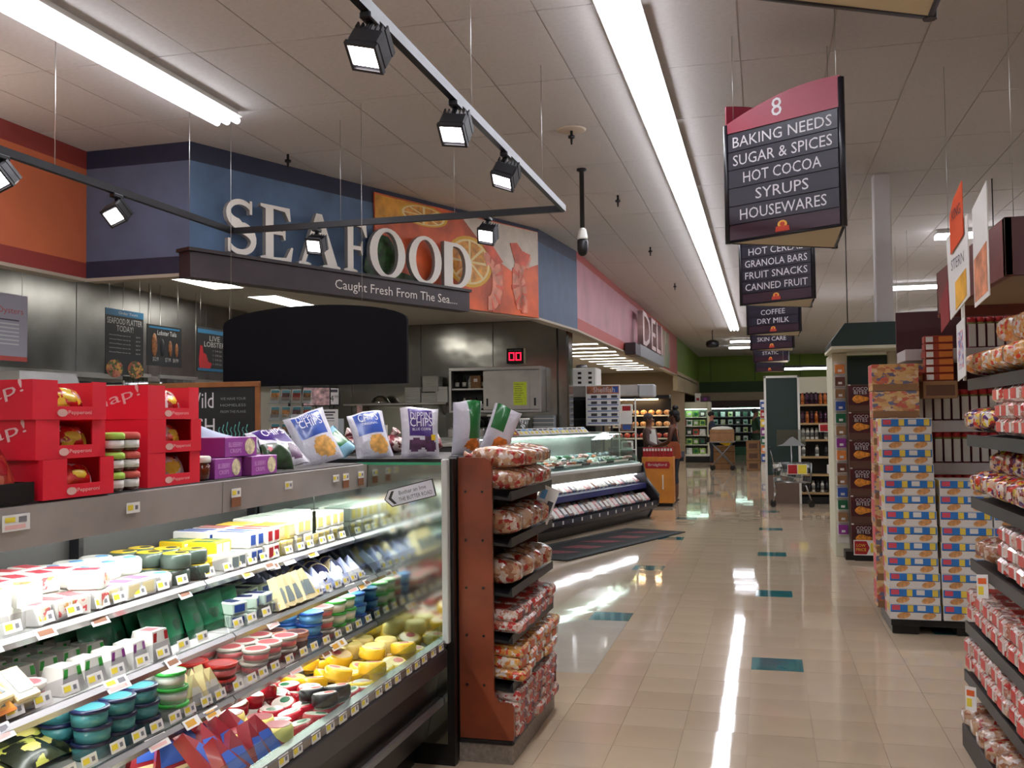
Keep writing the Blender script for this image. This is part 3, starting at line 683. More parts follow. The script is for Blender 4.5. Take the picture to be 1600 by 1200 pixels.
CARDW = MB().box((-.001, -.045, 0), (0, .045, .04), 0).box((0, -.036, .022), (.0006, -.004, .034), 1).box((0, .008, .02), (.0006, .034, .034), 2).box((0, -.036, .005), (.0006, .03, .015), 3).mesh('shelf_card', [TAG, TAGY, TAGG, mat('tag_pink', (226, 178, 172), .5)])
CARDY = MB().box((-.001, -.04, 0), (0, .04, .032), 0).box((0, -.03, .006), (.0006, .016, .026), 1).mesh('shelf_card', [TAG, mat('tag_gold', (216, 160, 50), .5)])
def hang(me, parent, x, y, z, ry=0., rz=0.):
    o = link('price_tag' if me in (PT, PTB) else 'shelf_card', me, parent, (x+1.9, y-.46, z), (0, ry, rz)); return o
random.seed(5)
for (k, y0), s in SHV.items():
    if y0 < 1.5: continue
    zs, xf = ((1.01, -1.86), (.84, -1.75), (.63, -1.75))[k]
    y = y0+.06
    while y < y0+1.18:
        hang(PT, s, xf-.003, y, zs+.01, R_(-16)); y += rnd(.075, .12)
    for _ in range(4 if k else 5):
        me = random.choice([CARDTAG, CARDW, CARDY]); hang(me, s, xf+.03, y0+rnd(.08, 1.12), zs-.03+rnd(0, .012), R_(-38), rnd(-.1, .1))
y = 1.75
while y < 4.05: hang(PT, ck, -1.398, y, .533, R_(-5)); y += rnd(.08, .13)
for y, me in ((1.97, CARDW), (2.42, PT), (2.98, PTB), (3.36, PT), (3.78, PT), (3.88, PTB), (4.04, PTB)): hang(me, ck, -1.776, y, 1.29, 0)
# far end: mirror-like glass panel, post, dark side, road-sign sticker
ENDG = mat('end_glass', (176, 186, 180), .09, 1.)
CK(MB().box((-2.38, 4.122, .1), (-1.40, 4.134, 1.352)), 'end_glass', ENDG)
CK(MB().box((-1.83, 4.118, 1.345), (-1.40, 4.136, 1.357)), 'glass_edge', mat('green_glass_edge', (60, 140, 104), .2))
CK(MB().cbox((-1.415, 4.10, .55), (-1.385, 4.136, 1.372), .004), 'end_post', mat('post_grey', (176, 178, 174), .4))
CK(MB().box((-2.42, 4.138, 0), (-1.372, 4.18, 1.372)), 'side_panel', BLACK)
st = thing('butter_road_sticker', 'white arrow-shaped road sign sticker reading THE BUTTER ROAD on the cooler end glass', 'sticker', (-1.575, 4.119, 1.215))
tl = R_(14); rr = Vector((math.cos(tl), 0, math.sin(tl))); uu = Vector((-math.sin(tl), 0, math.cos(tl)))
fnS = lambda u, v, w: rr*u + uu*v + Vector((0, -w, 0))
m = MB(); m.prism([(-.125, 0), (-.095, -.04), (.125, -.04), (.125, .04), (-.095, .04)], fnS, 0, .001); m.obj('sticker_border', BLACK, st)
m = MB(); m.prism([(-.12, 0), (-.092, -.036), (.121, -.036), (.121, .036), (-.092, .036)], fnS, .001, .0016); m.obj('sticker_face', mat('sticker_white', (196, 198, 210), .4), st)
m = MB(); m.prism([(-.104, 0), (-.082, -.03), (-.068, -.03), (-.088, 0), (-.068, .03), (-.082, .03)], fnS, .0016, .0022); m.obj('chevron', BLACK, st)
put_text('Bothar an Ime', st, fnS(.02, .014, .0024), rr, uu, w=.135, h=.018, m=TAGK)
put_text('THE BUTTER ROAD', st, fnS(.028, -.016, .0024), rr, uu, w=.165, h=.018, m=TAGK)
w_ = thing('hanging_shelf_talker', 'dark narrow shelf talker dangling from the canopy before pale boxes', 'shelf card', (-1.80, 3.62, 1.14))
MB().box((-.001, -.014, -.05), (.001, .014, .04)).obj('card', patches('talker_print', [(30, 50, 30), (60, 70, 30), (40, 40, 30)], 60, .4, 0, 0), w_); MB().cyl((0, 0, .04), (0, 0, .11), .0012, n=4).obj('string', BLACK, w_)

# ------------------------------------------------------------------ cheese and dairy products
def M1(n, rgb, rough=.35): return mat(n, rgb, rough, coat=.15)
PWHITE = M1('pack_white', (224, 222, 214)); PCREAM = M1('pack_cream', (222, 206, 158)); PRED = M1('pack_red', (166, 24, 34)); PBLUE = M1('pack_blue', (44, 80, 160)); PNAVY = M1('pack_navy', (28, 34, 78)); PGRN = M1('pack_green', (16, 98, 62)); PLGRN = M1('pack_lime', (60, 176, 70)); PYEL = M1('pack_yellow', (232, 196, 40)); PORG = M1('pack_orange', (222, 132, 62)); PLIL = M1('pack_lilac', (176, 186, 222)); PTEAL = M1('pack_teal', (70, 140, 150)); PGREY = M1('pack_grey', (120, 132, 134)); PBROWN = M1('pack_brown', (104, 60, 48)); PPINK = M1('pack_pink', (206, 104, 110)); PPUR = M1('pack_purple', (140, 50, 140)); PPALE = M1('pack_palegreen', (196, 216, 200)); PDK = M1('pack_dark', (34, 44, 40)); PLYEL = M1('pack_paleyellow', (226, 208, 120)); PCHED = M1('cheddar', (226, 160, 74)); PMAR = M1('rind_maroon', (128, 22, 34)); PSKY = M1('pack_sky', (92, 160, 214))
def rname(o, label, cat): return tag(o, label, cat)
def tub(name, r, h, body, lid, label=None, taper=.85):
    o = MB().lathe([(r*taper, 0), (r*.95, h*.82)], 18).obj(name, body)
    MB().lathe([(r*.97, h*.78), (r*1.03, h*.78), (r*1.03, h*.97), (r*.95, h), (r*.9, h*.985)], 14).obj('lid', lid, o)
    if label: MB().lathe([(r*.8, h*.985), (r*.78, h*.995)], 12).obj('label', label, o)
    MB().lathe([(r*.9, h*.2), (r*.945, h*.6)], 14).obj('band', label or lid, o)
    return Proto(tag(o, 'x', 'tub'))
def wheel(name, r, h, side, top, spot=None, cat='cheese'):
    o = MB().lathe([(r*.88, 0), (r, h*.15), (r, h*.85), (r*.9, h)], 16, [0, 0, 0]).obj(name, side)
    MB().lathe([(r*.86, h), (r*.84, h+.0015)], 16).obj('label', top, o)
    if spot: MB().lathe([(r*.4, h+.0015), (r*.38, h+.003)], 8, c=(r*.3, r*.1, 0)).obj('label_spot', spot, o)
    return Proto(tag(o, 'x', cat))
def brick(name, sx, sy, sz, body, label, lab2=None, face='top', cat='cheese'):
    o = MB().cbox((-sx/2, -sy/2, 0), (sx/2, sy/2, sz), min(sx, sy, sz)*.08).obj(name, body)
    MB().box((-sx*.42, -sy*.28, sz), (sx*.3, sy*.32, sz+.0012)).obj('label', label, o)
    MB().box((sx/2, -sy*.36, sz*.2), (sx/2+.0012, sy*.3, sz*.82)).obj('front_label', lab2 or label, o)
    return Proto(tag(o, 'x', cat))
def wedge(name, w, d, h, body, label, rind=None):
    """wedge of cheese lying down, point to -X, rind at +X"""
    pts = [(-d/2, 0), (d/2, -w/2), (d/2+.008, 0), (d/2, w/2)]
    m = MB(); m.prism(pts, lambda a, b, q: (a, b, q), 0, h, 0, 0)
    o = m.obj(name, body)
    k = MB(); k.prism([(-d*.1, -w*.16), (d*.4, -w*.3), (d*.4, w*.3), (-d*.1, w*.16)], lambda a, b, q: (a, b, q), h, h+.0012); k.obj('label', label, o)
    if rind:
        k = MB(); k.prism([(d/2-.002, -w/2), (d/2+.004, -w/2), (d/2+.012, 0), (d/2+.004, w/2), (d/2-.002, w/2)], lambda a, b, q: (a, b, q), -.001, h+.001); k.obj('rind', rind, o)
    return Proto(tag(o, 'x', 'cheese'))
def carton(name, w, h, body, side, top):
    a, b_ = w/2, w*.36
    m = MB(); m.add([(-a, -a, 0), (a, -a, 0), (a, a, 0), (-a, a, 0), (-b_, -b_, h), (b_, -b_, h), (b_, b_, h), (-b_, b_, h)], [(0, 3, 2, 1), (4, 5, 6, 7), (0, 1, 5, 4), (1, 2, 6, 5), (2, 3, 7, 6), (3, 0, 4, 7)]); o = m.obj(name, body)
    for s in (-1, 1): MB().add([(a*.9, s*a*.95, .004), (a*.9, s*a*.55, .004), (b_*1.0+.003, s*b_*.5, h*.94), (b_+.003, s*b_*.95, h*.94)], [(0, 1, 2, 3)]).obj('side_stripe', side, o)
    MB().box((-b_*.6, -b_*.6, h), (b_*.6, b_*.6, h+.001)).obj('label', top, o)
    return Proto(tag(o, 'x', 'tub'))
def pouch(name, w, h, t, body, label, cat='cheese'):
    """flat pouch standing on edge, facing +X"""
    n, m_ = 6, 5; V = []; F = []
    for s in (1, -1):
        for j in range(m_+1):
            for i in range(n+1):
                u, v = i/n, j/m_
                bul = (math.sin(math.pi*u)*math.sin(math.pi*v))**.45*t/2
                V.append((s*bul, (u-.5)*w, v*h))
    q = (n+1)*(m_+1)
    for s in (0, 1):
        for j in range(m_):
            for i in range(n):
                a = s*q+j*(n+1)+i; f = (a, a+1, a+n+2, a+n+1); F.append(f if s == 0 else f[::-1])
    o = MB().add(V, F, 0, True).obj(name, body)
    MB().ell((t*.36, 0, h*.48), (t*.16, w*.26, h*.2), 10, 5).obj('label', label, o)
    return Proto(tag(o, 'x', cat))
def fill(p, ys, xs, z, dy, dx, label, group, rot=0., stack=1, dz=.05, jit=.006, jr=.15, skip=0., tilt=0., sc=1.):
    y = ys[0]; ci = 0
    while y <= ys[1]+1e-6:
        x = xs[0]; ri = 0
        while x >= xs[1]-1e-6:
            for s in range(stack):
                if s and random.random() < skip: break
                zz = z(x) if callable(z) else z
                p.put((x+rnd(-jit, jit), y+rnd(-jit, jit), zz+s*dz+.001), (0, tilt, rot+rnd(-jr, jr)), which(label, NTH[ci]+' column' if ys[1]-ys[0] > dy*.6 else '', ROWN[min(ri, 4)] if xs[0]-xs[1] > dx*.8 else '', lay(s, stack)), group, sc)
            x -= dx; ri += 1
        y += dy; ci += 1
random.seed(21)
def deckz(x): return .44 + (x+2.37)/.92*.06 + .002
# top shelf ---------------------------------------------------------
Z1 = 1.011
t_blue = tub('cream_cheese_tub', .05, .045, PWHITE, PWHITE, PSKY)
fill(t_blue, (1.74, 1.9), (-1.93, -2.05), Z1, .105, .11, 'white tub with sky blue label at the left end of the top cooler shelf', 'blue labelled tubs, top shelf', stack=2, dz=.046)
wg = wedge('soft_cheese_wedge', .09, .1, .055, PWHITE, patches('peach_label', [(214, 120, 70), (60, 50, 60), (224, 150, 100)], 40, .4, 0, 0), None)
fill(wg, (1.9, 2.16), (-1.93, -2.26), Z1, .085, .1, 'white cheese wedge with peach label, top cooler shelf', 'peach labelled wedges, top shelf', rot=2.6, stack=2, dz=.056, jr=.5)
br = brick('white_cheese_pack', .1, .07, .055, PWHITE, M1('label_rose', (196, 60, 74)), patches('curd_label', [(214, 90, 90), (222, 210, 200), (214, 160, 90), (230, 226, 216)], 60, .4, 0, 0))
fill(br, (2.17, 2.46), (-1.92, -2.15), Z1, .082, .108, 'white wrapped cheese with rose label, top cooler shelf', 'rose labelled packs, top shelf', stack=2, dz=.058, skip=.4, jr=.4)
pk = brick('cheese_curd_pack', .09, .08, .055, PWHITE, PPUR, PCREAM)
fill(pk, (2.46, 2.64), (-1.915, -1.93), Z1, .085, .1, 'cream cheese pack with a purple label at the front of the top shelf', 'purple labelled packs, top shelf', stack=1)
bt = wheel('brie_round', .055, .05, PWHITE, PWHITE, PSKY)
fill(bt, (2.48, 2.72), (-2.02, -2.15), Z1, .115, .11, 'white brie box with blue spot, top shelf', 'white brie rounds, top shelf', stack=2, dz=.052)
bt.put((-1.925, 2.73, Z1+.001), .3, 'lone white brie box at the front before the yellow rounds', 'white brie rounds, top shelf')
yd = wheel('yellow_label_round', .05, .05, M1('round_side_dark', (70, 84, 74)), PYEL, PDK)
fill(yd, (2.84, 3.04), (-1.92, -2.14), Z1, .102, .102, 'round dark-sided cheese with bright yellow label on the top shelf', 'yellow labelled rounds, top shelf', stack=2, dz=.052)
yd2 = brick('yellow_green_pack', .11, .06, .05, PYEL, PGRN, PWHITE)
fill(yd2, (3.13, 3.2), (-2.0, -2.15), Z1, .065, .12, 'yellow box with green print at the back of the top shelf', 'yellow and green boxes, top shelf', stack=2, dz=.051)
wt = brick('white_green_pack', .15, .055, .06, PWHITE, M1('label_sage', (90, 140, 110)), PGREY)
fill(wt, (3.13, 3.2), (-1.94, -1.95), Z1, .06, .16, 'long white cheese brick with sage green label, top shelf', 'sage labelled bricks, top shelf', stack=1)
wb = brick('white_blue_pack', .16, .05, .06, PWHITE, PBLUE, PBLUE)
fill(wb, (3.26, 3.32), (-1.95, -2.12), Z1, .058, .17, 'long white cheese brick with blue stripe on the top shelf', 'blue striped bricks, top shelf', stack=2, dz=.062, jr=.06)
wr = brick('white_red_pack', .16, .05, .06, PWHITE, PRED, PRED)
fill(wr, (3.38, 3.44), (-1.95, -2.12), Z1, .058, .17, 'long white cheese brick with red stripe on the top shelf', 'red striped bricks, top shelf', stack=2, dz=.062, jr=.06)
yb = brick('yellow_box', .14, .055, .06, PLYEL, PYEL, PCREAM)
fill(yb, (3.51, 3.57), (-1.95, -2.12), Z1, .06, .16, 'pale yellow cheese box on the lit top shelf', 'pale yellow boxes, top shelf', stack=2, dz=.062, jr=.06)
pg = brick('pale_green_box', .14, .06, .065, PWHITE, PPALE, PLYEL)
fill(pg, (3.65, 4.06), (-1.95, -2.12), Z1, .068, .16, 'pale green and white carton at the far end of the top shelf', 'pale green cartons, top shelf', stack=2, dz=.066, jr=.05)
# second shelf --------------------------------------------------------
Z2 = .841
ch = wedge('cheddar_wedge', .11, .1, .05, PCHED, PGREY, PORG)
for k in range(6): ch.put((-1.83-.035*(k % 2), 1.74+k*.045, Z2+.05), (R_(8), R_(62), R_(rnd(-25, 25))), which('orange cheddar wedge with grey label on the second shelf, left end', NTH[k]+' from left'), 'cheddar wedges, second shelf')
by = brick('butter_yellow_block', .1, .08, .045, PCREAM, PGREY, PCREAM)
for k in range(4): by.put((-1.82, 1.74+k*.085, Z2+.04), (0, R_(40 if k % 2 else 25), rnd(-.3, .3)), which('pale yellow cheese block with grey label on the second shelf, left end', NTH[k]+' from left'), 'pale yellow blocks, second shelf')
wtub = tub('white_lid_tub', .048, .06, PWHITE, PWHITE, PPINK, .8)
fill(wtub, (2.05, 2.1), (-1.81, -1.92), Z2, .1, .105, 'white tub with pink lettered lid near the cheddar on the second shelf', 'white tubs, second shelf', stack=1)
gc = carton('green_white_cup', .085, .07, PWHITE, PLGRN, PPALE)
fill(gc, (1.88, 2.42), (-1.94, -2.22), Z2, .09, .09, 'white tapered cup with green stripes on the second shelf', 'green striped cups, second shelf', stack=1)
fill(gc, (2.18, 2.28), (-1.82, -1.86), Z2, .09, .09, 'white tapered cup with green stripes on the second shelf', 'green striped cups, second shelf', stack=1)
pc_ = carton('purple_white_cup', .085, .07, PWHITE, PPUR, PWHITE)
fill(pc_, (2.36, 2.45), (-1.82, -1.9), Z2, .09, .09, 'white tapered cup with purple stripes on the second shelf', 'purple striped cups, second shelf')
wc = carton('red_white_cup', .095, .085, PWHITE, PRED, PPINK)
fill(wc, (2.54, 2.63), (-1.815, -1.83), Z2, .1, .1, 'white tapered cup with red lettering beside the green bags', 'red lettered cups, second shelf')
gb = pouch('green_shredded_bag', .12, .13, .035, PGRN, M1('bag_label_dark', (40, 72, 52)))
for k in range(20): gb.put((-1.83-.075*(k//5)-rnd(0, .015), 2.5+.1*(k % 5)+(.14 if k < 5 else -.05), Z2), (0, R_(-18), R_(rnd(-20, 20))), which('dark green bag of shredded cheese standing on the second shelf', NTH[k%5]+' column', ROWN[k//5]), 'green cheese bags, second shelf')
nv = brick('navy_label_pack', .1, .07, .04, PPALE, PNAVY, PBLUE)
fill(nv, (3.02, 3.4), (-1.82, -2.26), Z2, .085, .11, 'clear cheese pack with navy label, second shelf', 'navy labelled packs, second shelf', stack=2, dz=.042, jr=.5, skip=.3)
cw = wedge('ivory_wedge', .09, .12, .035, PCREAM, PGREY, None)
for k in range(5): cw.put((-1.80, 3.28+k*.055, Z2+.058), (0, R_(65), R_(rnd(-20, 20))), which('ivory cheese wedge with grey and blue label leaning at the second shelf front', NTH[k]), 'ivory wedges, second shelf')
li = wedge('lilac_wedge', .085, .11, .03, PLIL, PWHITE, PLIL)
for k in range(30): li.put((-1.83-.085*(k//8), 3.42+.085*(k % 8)+rnd(-.02, .02), Z2+.042), (0, R_(45+rnd(-12, 12)), R_(rnd(-40, 40))), which('lilac wrapped blue cheese wedge on the second shelf', NTH[k%8]+' column', ROWN[k//8]), 'lilac wedges, second shelf')
nr = wheel('navy_round', .05, .04, PCREAM, PNAVY, PWHITE)
for k in range(6): nr.put((-1.86-.06*(k % 2), 3.62+.085*k*.8, Z2+.045), (R_(rnd(-40, 40)), R_(50), 0), which('cream cheese round with navy label on the second shelf', NTH[k]+' from left'), 'navy labelled rounds, second shelf')
# third shelf -----------------------------------------------------------
Z3 = .631
yb2 = brick('parmesan_block', .08, .11, .06, PLYEL, PCREAM, PLYEL)
fill(yb2, (1.78, 1.9), (-1.83, -2.0), Z3, .125, .1, 'pale yellow parmesan block at the left end of the third shelf', 'parmesan blocks, third shelf', stack=2, dz=.062)
dg = pouch('dark_snack_bag', .15, .12, .05, patches('dark_bag_print', [(24, 30, 24), (30, 36, 26), (190, 190, 90), (26, 34, 30), (60, 64, 40)], 26, .3, .3, .2), PLYEL)
for k in range(6): dg.put((-1.82-.05*(k % 3), 2.0+.11*(k//2)+rnd(-.02, .02), Z3+.02+.022*(k % 2)), (0, R_(-72), R_(rnd(-20, 20))), which('dark bag with yellow print lying on the third shelf', NTH[k//2]+' column', ('under', 'over')[k%2]), 'dark bags, third shelf')
tt = tub('teal_tub', .052, .045, PTEAL, PNAVY, PTEAL, .9)
fill(tt, (2.3, 2.55), (-1.82, -2.05), Z3, .11, .11, 'teal tub with navy lid stacked on the third shelf', 'teal tubs, third shelf', stack=3, dz=.046)
gl = tub('green_lid_tub', .048, .048, PPALE, PLGRN, PWHITE, .85)
fill(gl, (2.66, 2.67), (-1.81, -2.02), Z3, .1, .1, 'clear tub with bright green lid next to the teal tubs', 'green lidded tubs, third shelf left', stack=3, dz=.049)
gw = wedge('grey_rind_wedge', .08, .1, .03, PCREAM, PWHITE, PGREY)
for k in range(6): gw.put((-1.81-.05*(k % 2), 2.76+.024*k, Z3+.05), (0, R_(70), R_(rnd(-40, 40))), which('cream wedge in clear wrap between green and red lidded tubs', NTH[k]+' from left'), 'clear wrapped wedges, third shelf')
rl = tub('red_lid_tub', .055, .048, PBROWN, M1('lid_red', (206, 40, 36)), PPINK, .85)
fill(rl, (2.95, 3.06), (-1.82, -2.04), Z3, .112, .112, 'tub with bright red lid stacked on the third shelf', 'red lidded tubs, third shelf', stack=2, dz=.049)
wl = tub('white_lid_dip_tub', .05, .046, M1('tub_clear_grey', (168, 160, 150)), PWHITE, PPINK, .85)
fill(wl, (3.18, 3.42), (-1.82, -2.04), Z3, .105, .105, 'grey tub with white lid stacked on the third shelf', 'white lidded tubs, third shelf', stack=2, dz=.047)
bn = tub('brown_tall_tub', .048, .085, M1('tub_rose', (204, 170, 160)), M1('lid_peach', (190, 130, 110)), PBROWN, .72)
fill(bn, (3.5, 3.52), (-1.82, -2.0), Z3, .1, .1, 'tall rosy brown tub on the third shelf', 'tall rosy tubs, third shelf', stack=1)
bl = tub('blue_lid_tub', .052, .046, PSKY, M1('lid_blue', (30, 84, 170)), PSKY, .85)
fill(bl, (3.62, 3.64), (-1.82, -2.0), Z3, .1, .108, 'tub with deep blue lid on the third shelf', 'blue lidded tubs, third shelf', stack=3, dz=.047)
fill(wl, (3.73, 3.74), (-1.82, -2.0), Z3, .1, .105, 'grey tub with white lid between blue and green lids', 'white lidded tubs, third shelf far', stack=3, dz=.047)
fill(gl, (3.84, 3.94), (-1.81, -2.02), Z3, .1, .1, 'clear green lidded tub, far end of third shelf', 'green lidded tubs, third shelf far', stack=3, dz=.049)
fill(bl, (4.05, 4.06), (-1.82, -2.0), Z3, .1, .108, 'deep blue lidded tub against the end glass', 'blue lidded tubs at end glass', stack=3, dz=.047)
# bottom deck ----------------------------------------------------------
rw = wedge('red_rind_wedge', .12, .14, .045, PMAR, PBLUE, PCREAM)
pw = wedge('pale_wedge', .14, .16, .06, PCREAM, PLYEL, PLYEL)
fill(pw, (1.95, 2.42), (-1.52, -2.1), deckz, .12, .16, 'large pale yellow cheese wedge on the bottom deck near the viewer', 'pale wedges, bottom deck', rot=.4, jr=.6, stack=2, dz=.062, skip=.5)
for k in range(16): rw.put((-1.55-.11*(k % 4), 2.5+.075*(k//4)+.03*(k % 4), deckz(-1.6)+.066), (R_(rnd(-14, 14)), R_(52+rnd(-10, 10)), R_(rnd(-30, 30))), which('maroon wedge with cream edge and blue label on the bottom deck', NTH[k//4]+' column', ROWN[k%4]), 'maroon wedges, bottom deck')
cr = wheel('gouda_stack_round', .048, .085, PLYEL, PMAR, None)
for k, (x, y) in enumerate(((-1.51, 2.78), (-1.6, 2.72), (-1.62, 2.86), (-1.72, 2.8), (-1.75, 2.9), (-1.85, 2.86))): cr.put((x, y, deckz(x)+.01), 0, which('tall pale smoked cheese round with dark red top label', NTH[k]+' from the front'), 'smoked rounds, bottom deck')
rd = wheel('red_wax_round', .047, .045, M1('red_wax', (176, 20, 40), .25), M1('round_label_mix', (200, 190, 180)), PGRN)
for k in range(26):
    x = -1.5-.1*(k % 5); y = 2.92+.098*(k//5)+.03*(k % 5)
    rd.put((x, y, deckz(x)+.012+(.046 if k in (3, 8, 9, 13, 14) else 0)), (R_(rnd(-12, 12)), R_(rnd(-16, 6)), rnd(0, 6)), which('red wax cheese round with pale label on the bottom deck', NTH[k//5]+' column', ROWN[k%5]), 'red wax rounds, bottom deck')
dk = wheel('black_wax_round', .047, .042, BLACK, M1('round_label_pale', (206, 200, 188)), PRED)
for k, (x, y) in enumerate(((-1.5, 3.1), (-1.58, 3.16), (-1.5, 3.2))): dk.put((x, y, deckz(x)+.062), (R_(-6), R_(-8), 0), which('black wax cheese round among the red ones on the bottom deck', ('leftmost', 'middle', 'rightmost')[k]), 'black wax rounds, bottom deck')
ye = wheel('yellow_wax_round', .055, .045, M1('yellow_wax', (228, 186, 40), .25), M1('label_cream_red', (226, 196, 140)), PPINK)
for k in range(22):
    x = -1.51-.115*(k % 4); y = 3.42+.112*(k//4)+.035*(k % 4)
    if y < 4.05: ye.put((x, y, deckz(x)+.012+(.047 if k % 3 == 1 else 0)), (R_(rnd(-10, 10)), R_(rnd(-16, 4)), rnd(0, 6)), which('yellow wax cheese round on the bottom deck', NTH[k//4]+' column', ROWN[k%4]), 'yellow wax rounds, bottom deck')
iv = wheel('ivory_round', .05, .06, M1('ivory_rind', (226, 206, 130)), PLYEL, None)
for k in range(6): iv.put((-1.62-.11*(k % 3), 3.82+.12*(k//3), deckz(-1.7)+.055), 0, which('tall ivory cheese round by the end glass on the bottom deck', NTH[k//3]+' column', ROWN[k%3]), 'ivory rounds, bottom deck')

# ================================================================== ON TOP OF THE COOLER
ZT = 1.3545
BOXR = mat('box_red', (222, 22, 48), .45, coat=.1); BOXRD = mat('box_inside', (66, 14, 16), .6)
PEPP = patches('pepperoni_bag', [(196, 30, 30), (206, 60, 40), (226, 190, 60), (220, 200, 196), (170, 20, 24)], 30, .2, .6, .6)
def red_box(x1, y0, z, n, rz, script):
    """open display carton: window faces +X, plain printed side faces -Y"""
    W, D, h = .275, .4, .103
    r = thing('pepperoni_carton', 'red pepperoni display carton, %s' % n, 'box', (x1, y0, z), rz, 'red pepperoni cartons')
    m = MB(); t = .004
    m.box((-D, 0, 0), (0, W, t), 0).box((-D, 0, t), (-D+t, W, h), 0).box((-D, 0, t), (0, t, h), 0).box((-D, W-t, t), (0, W, h), 0)
    m.box((-t, t, t), (0, W*.32, h), 0).box((-t, W*.8, t), (0, W-t, h), 0).box((-t, W*.32, t), (0, W*.8, h*.34), 0)
    m.obj('carton', BOXR, r)
    put_text('Pepperoni', r, (.0012, W*.62, h*.17), (0, 1, 0), (0, 0, 1), w=W*.32, h=h*.13, m=mat('carton_print', (232, 190, 186), .5))
    lo = MB(); lo.prism([(W*.38+W*.07*math.cos(R_(t_)), h*.17+h*.1*math.sin(R_(t_))) for t_ in range(0, 360, 30)], lambda u, v, w: (w, u, v), .0005, .0016); lo.obj('oval_logo', mat('carton_logo', (216, 170, 160), .5), r)
    if script:
        put_text('Snap!', r, (-.125, -.0012, h*.55), (.96, 0, .28), (0, 0, 1), w=.2, h=.045, m=MATS['carton_print'])
    for k in range(2):
        b = pouch('pepperoni_bag', .15, .092, .07, PEPP, mat('bag_yellow', (226, 190, 60), .3)); o = b.r; b.used = True
        o.rotation_euler = (R_(rnd(-8, 8)), R_(-28), R_(rnd(-10, 10))); o.location = (x1-.038-.075*k, y0+W*(.62, .7)[k], z+.008)
        tag(o, 'glossy red pepperoni bag, %s one inside the carton %s' % (('front', 'rear')[k], n), 'bag', 'pepperoni bags')
    return r
for k, n in enumerate(('bottom of the left stack', 'middle of the left stack', 'top of the left stack')): red_box(-1.782-(.012 if k else 0), 2.065-.012*k, ZT+.1035*k, n, R_((0, 1.5, -1)[k]), k)
for k, n in enumerate(('bottom of the right stack', 'middle of the right stack', 'top of the right stack')): red_box(-1.80, 2.52, ZT+.1035*k, n, R_((0, -1, 1)[k]), k == 2)
# jam jars between the stacks, each with a cloth cap
JL = mat('jar_dark', (70, 26, 16), .15, coat=.5)
def jar(cloth):
    o = MB().lathe([(.024, 0), (.03, .006), (.03, .036), (.026, .042)], 12).obj('jam_jar', JL)
    MB().lathe([(.0305, .01), (.0305, .032)], 12).obj('label', TAG, o)
    MB().lathe([(.034, .036), (.033, .05), (.026, .055), (.001, .056)], 10).obj('cloth_cap', cloth, o)
    return Proto(tag(o, 'x', 'jar'))
J1, J2 = jar(mat('cloth_lime', (164, 202, 84), .8)), jar(mat('cloth_rose', (196, 84, 74), .8))
for k in range(3):
    J1.put((-1.82, 2.385, ZT+.057*k), 0, 'small jam jar with lime cloth cap between the red cartons, '+lay(k, 3), 'jam jars with lime caps')
    J2.put((-1.82, 2.455, ZT+.057*k), 0, 'small jam jar with rose cloth cap between the red cartons, '+lay(k, 3), 'jam jars with rose caps')
o = MB().lathe([(.038, 0), (.048, .008), (.05, .05), (.04, .062)], 16).obj('honey_jar', mat('jar_honey', (96, 40, 14), .12, coat=.6)); o.location = (-1.86, 2.86, ZT)
MB().lathe([(.05, .06), (.052, .064), (.052, .078), (.046, .082), (.001, .082)], 16).obj('lid', PWHITE, o); tag(o, 'dark amber jar with white lid right of the red cartons', 'jar')
# black tray at the far left
tr = thing('black_tray', 'black plastic tray at the left edge of the cooler top', 'tray', (-1.93, 1.885, ZT))
m = MB(); m.box((-.14, -.16, 0), (.14, .16, .006)).box((-.14, -.16, .006), (.14, -.15, .05)).box((-.14, .15, .006), (.14, .16, .05)).box((-.14, -.15, .006), (-.13, .15, .05)).box((.13, -.15, .006), (.14, .15, .05)); m.obj('tray_shell', BLACK, tr)
b = pouch('salami_bag', .14, .16, .06, patches('salami_print', [(186, 70, 50), (150, 30, 26), (206, 110, 80)], 20, .25, .5, .5), PRED); b.r.location = (-1.82, 1.975, ZT+.012); b.r.rotation_euler = (0, R_(-25), .2); tag(b.r, 'reddish salami bag standing in the black tray', 'bag')
# purple cookie boxes
PUR = mat('box_purple', (160, 74, 166), .35, coat=.2); PURD = mat('box_purple_dark', (118, 44, 116), .4)
def purple_box():
    r = thing('cookie_box', 'x', 'box')
    m = MB(); m.cbox((-.06, -.1, 0), (.06, .1, .07), .002, [1, 0, 1, 0, 0, 0]); m.obj('carton', [PUR, PURD], r)
    d = MB(); d.prism([(.055+.03*math.cos(R_(t))*1.1, .035+.03*math.sin(R_(t))) for t in range(0, 360, 30)], lambda u, v, w: (w, u, v), .06, .0612); d = d.obj('cookie_picture', mat('cookie', (216, 196, 160), .5, var=.25, vs_=50), r)
    put_text('BLUEBERRY', r, (.0612, -.035, .044), (0, 1, 0), (0, .0, 1), w=.085, h=.016, m=mat('pink_print', (226, 180, 226), .4))
    put_text('CRISPS', r, (.0612, -.035, .022), (0, 1, 0), (0, 0, 1), w=.07, h=.014, m=MATS['pink_print'])
    return Proto(r)
PB = purple_box()
PB.put((-1.88, 3.0, ZT), R_(4), 'purple cookie box, left one of the lower pair', 'purple cookie boxes'); PB.put((-1.86, 3.215, ZT), R_(2), 'purple cookie box, right one of the lower pair', 'purple cookie boxes'); PB.put((-1.88, 3.09, ZT+.0715), R_(-3), 'purple cookie box on top of the other two', 'purple cookie boxes')
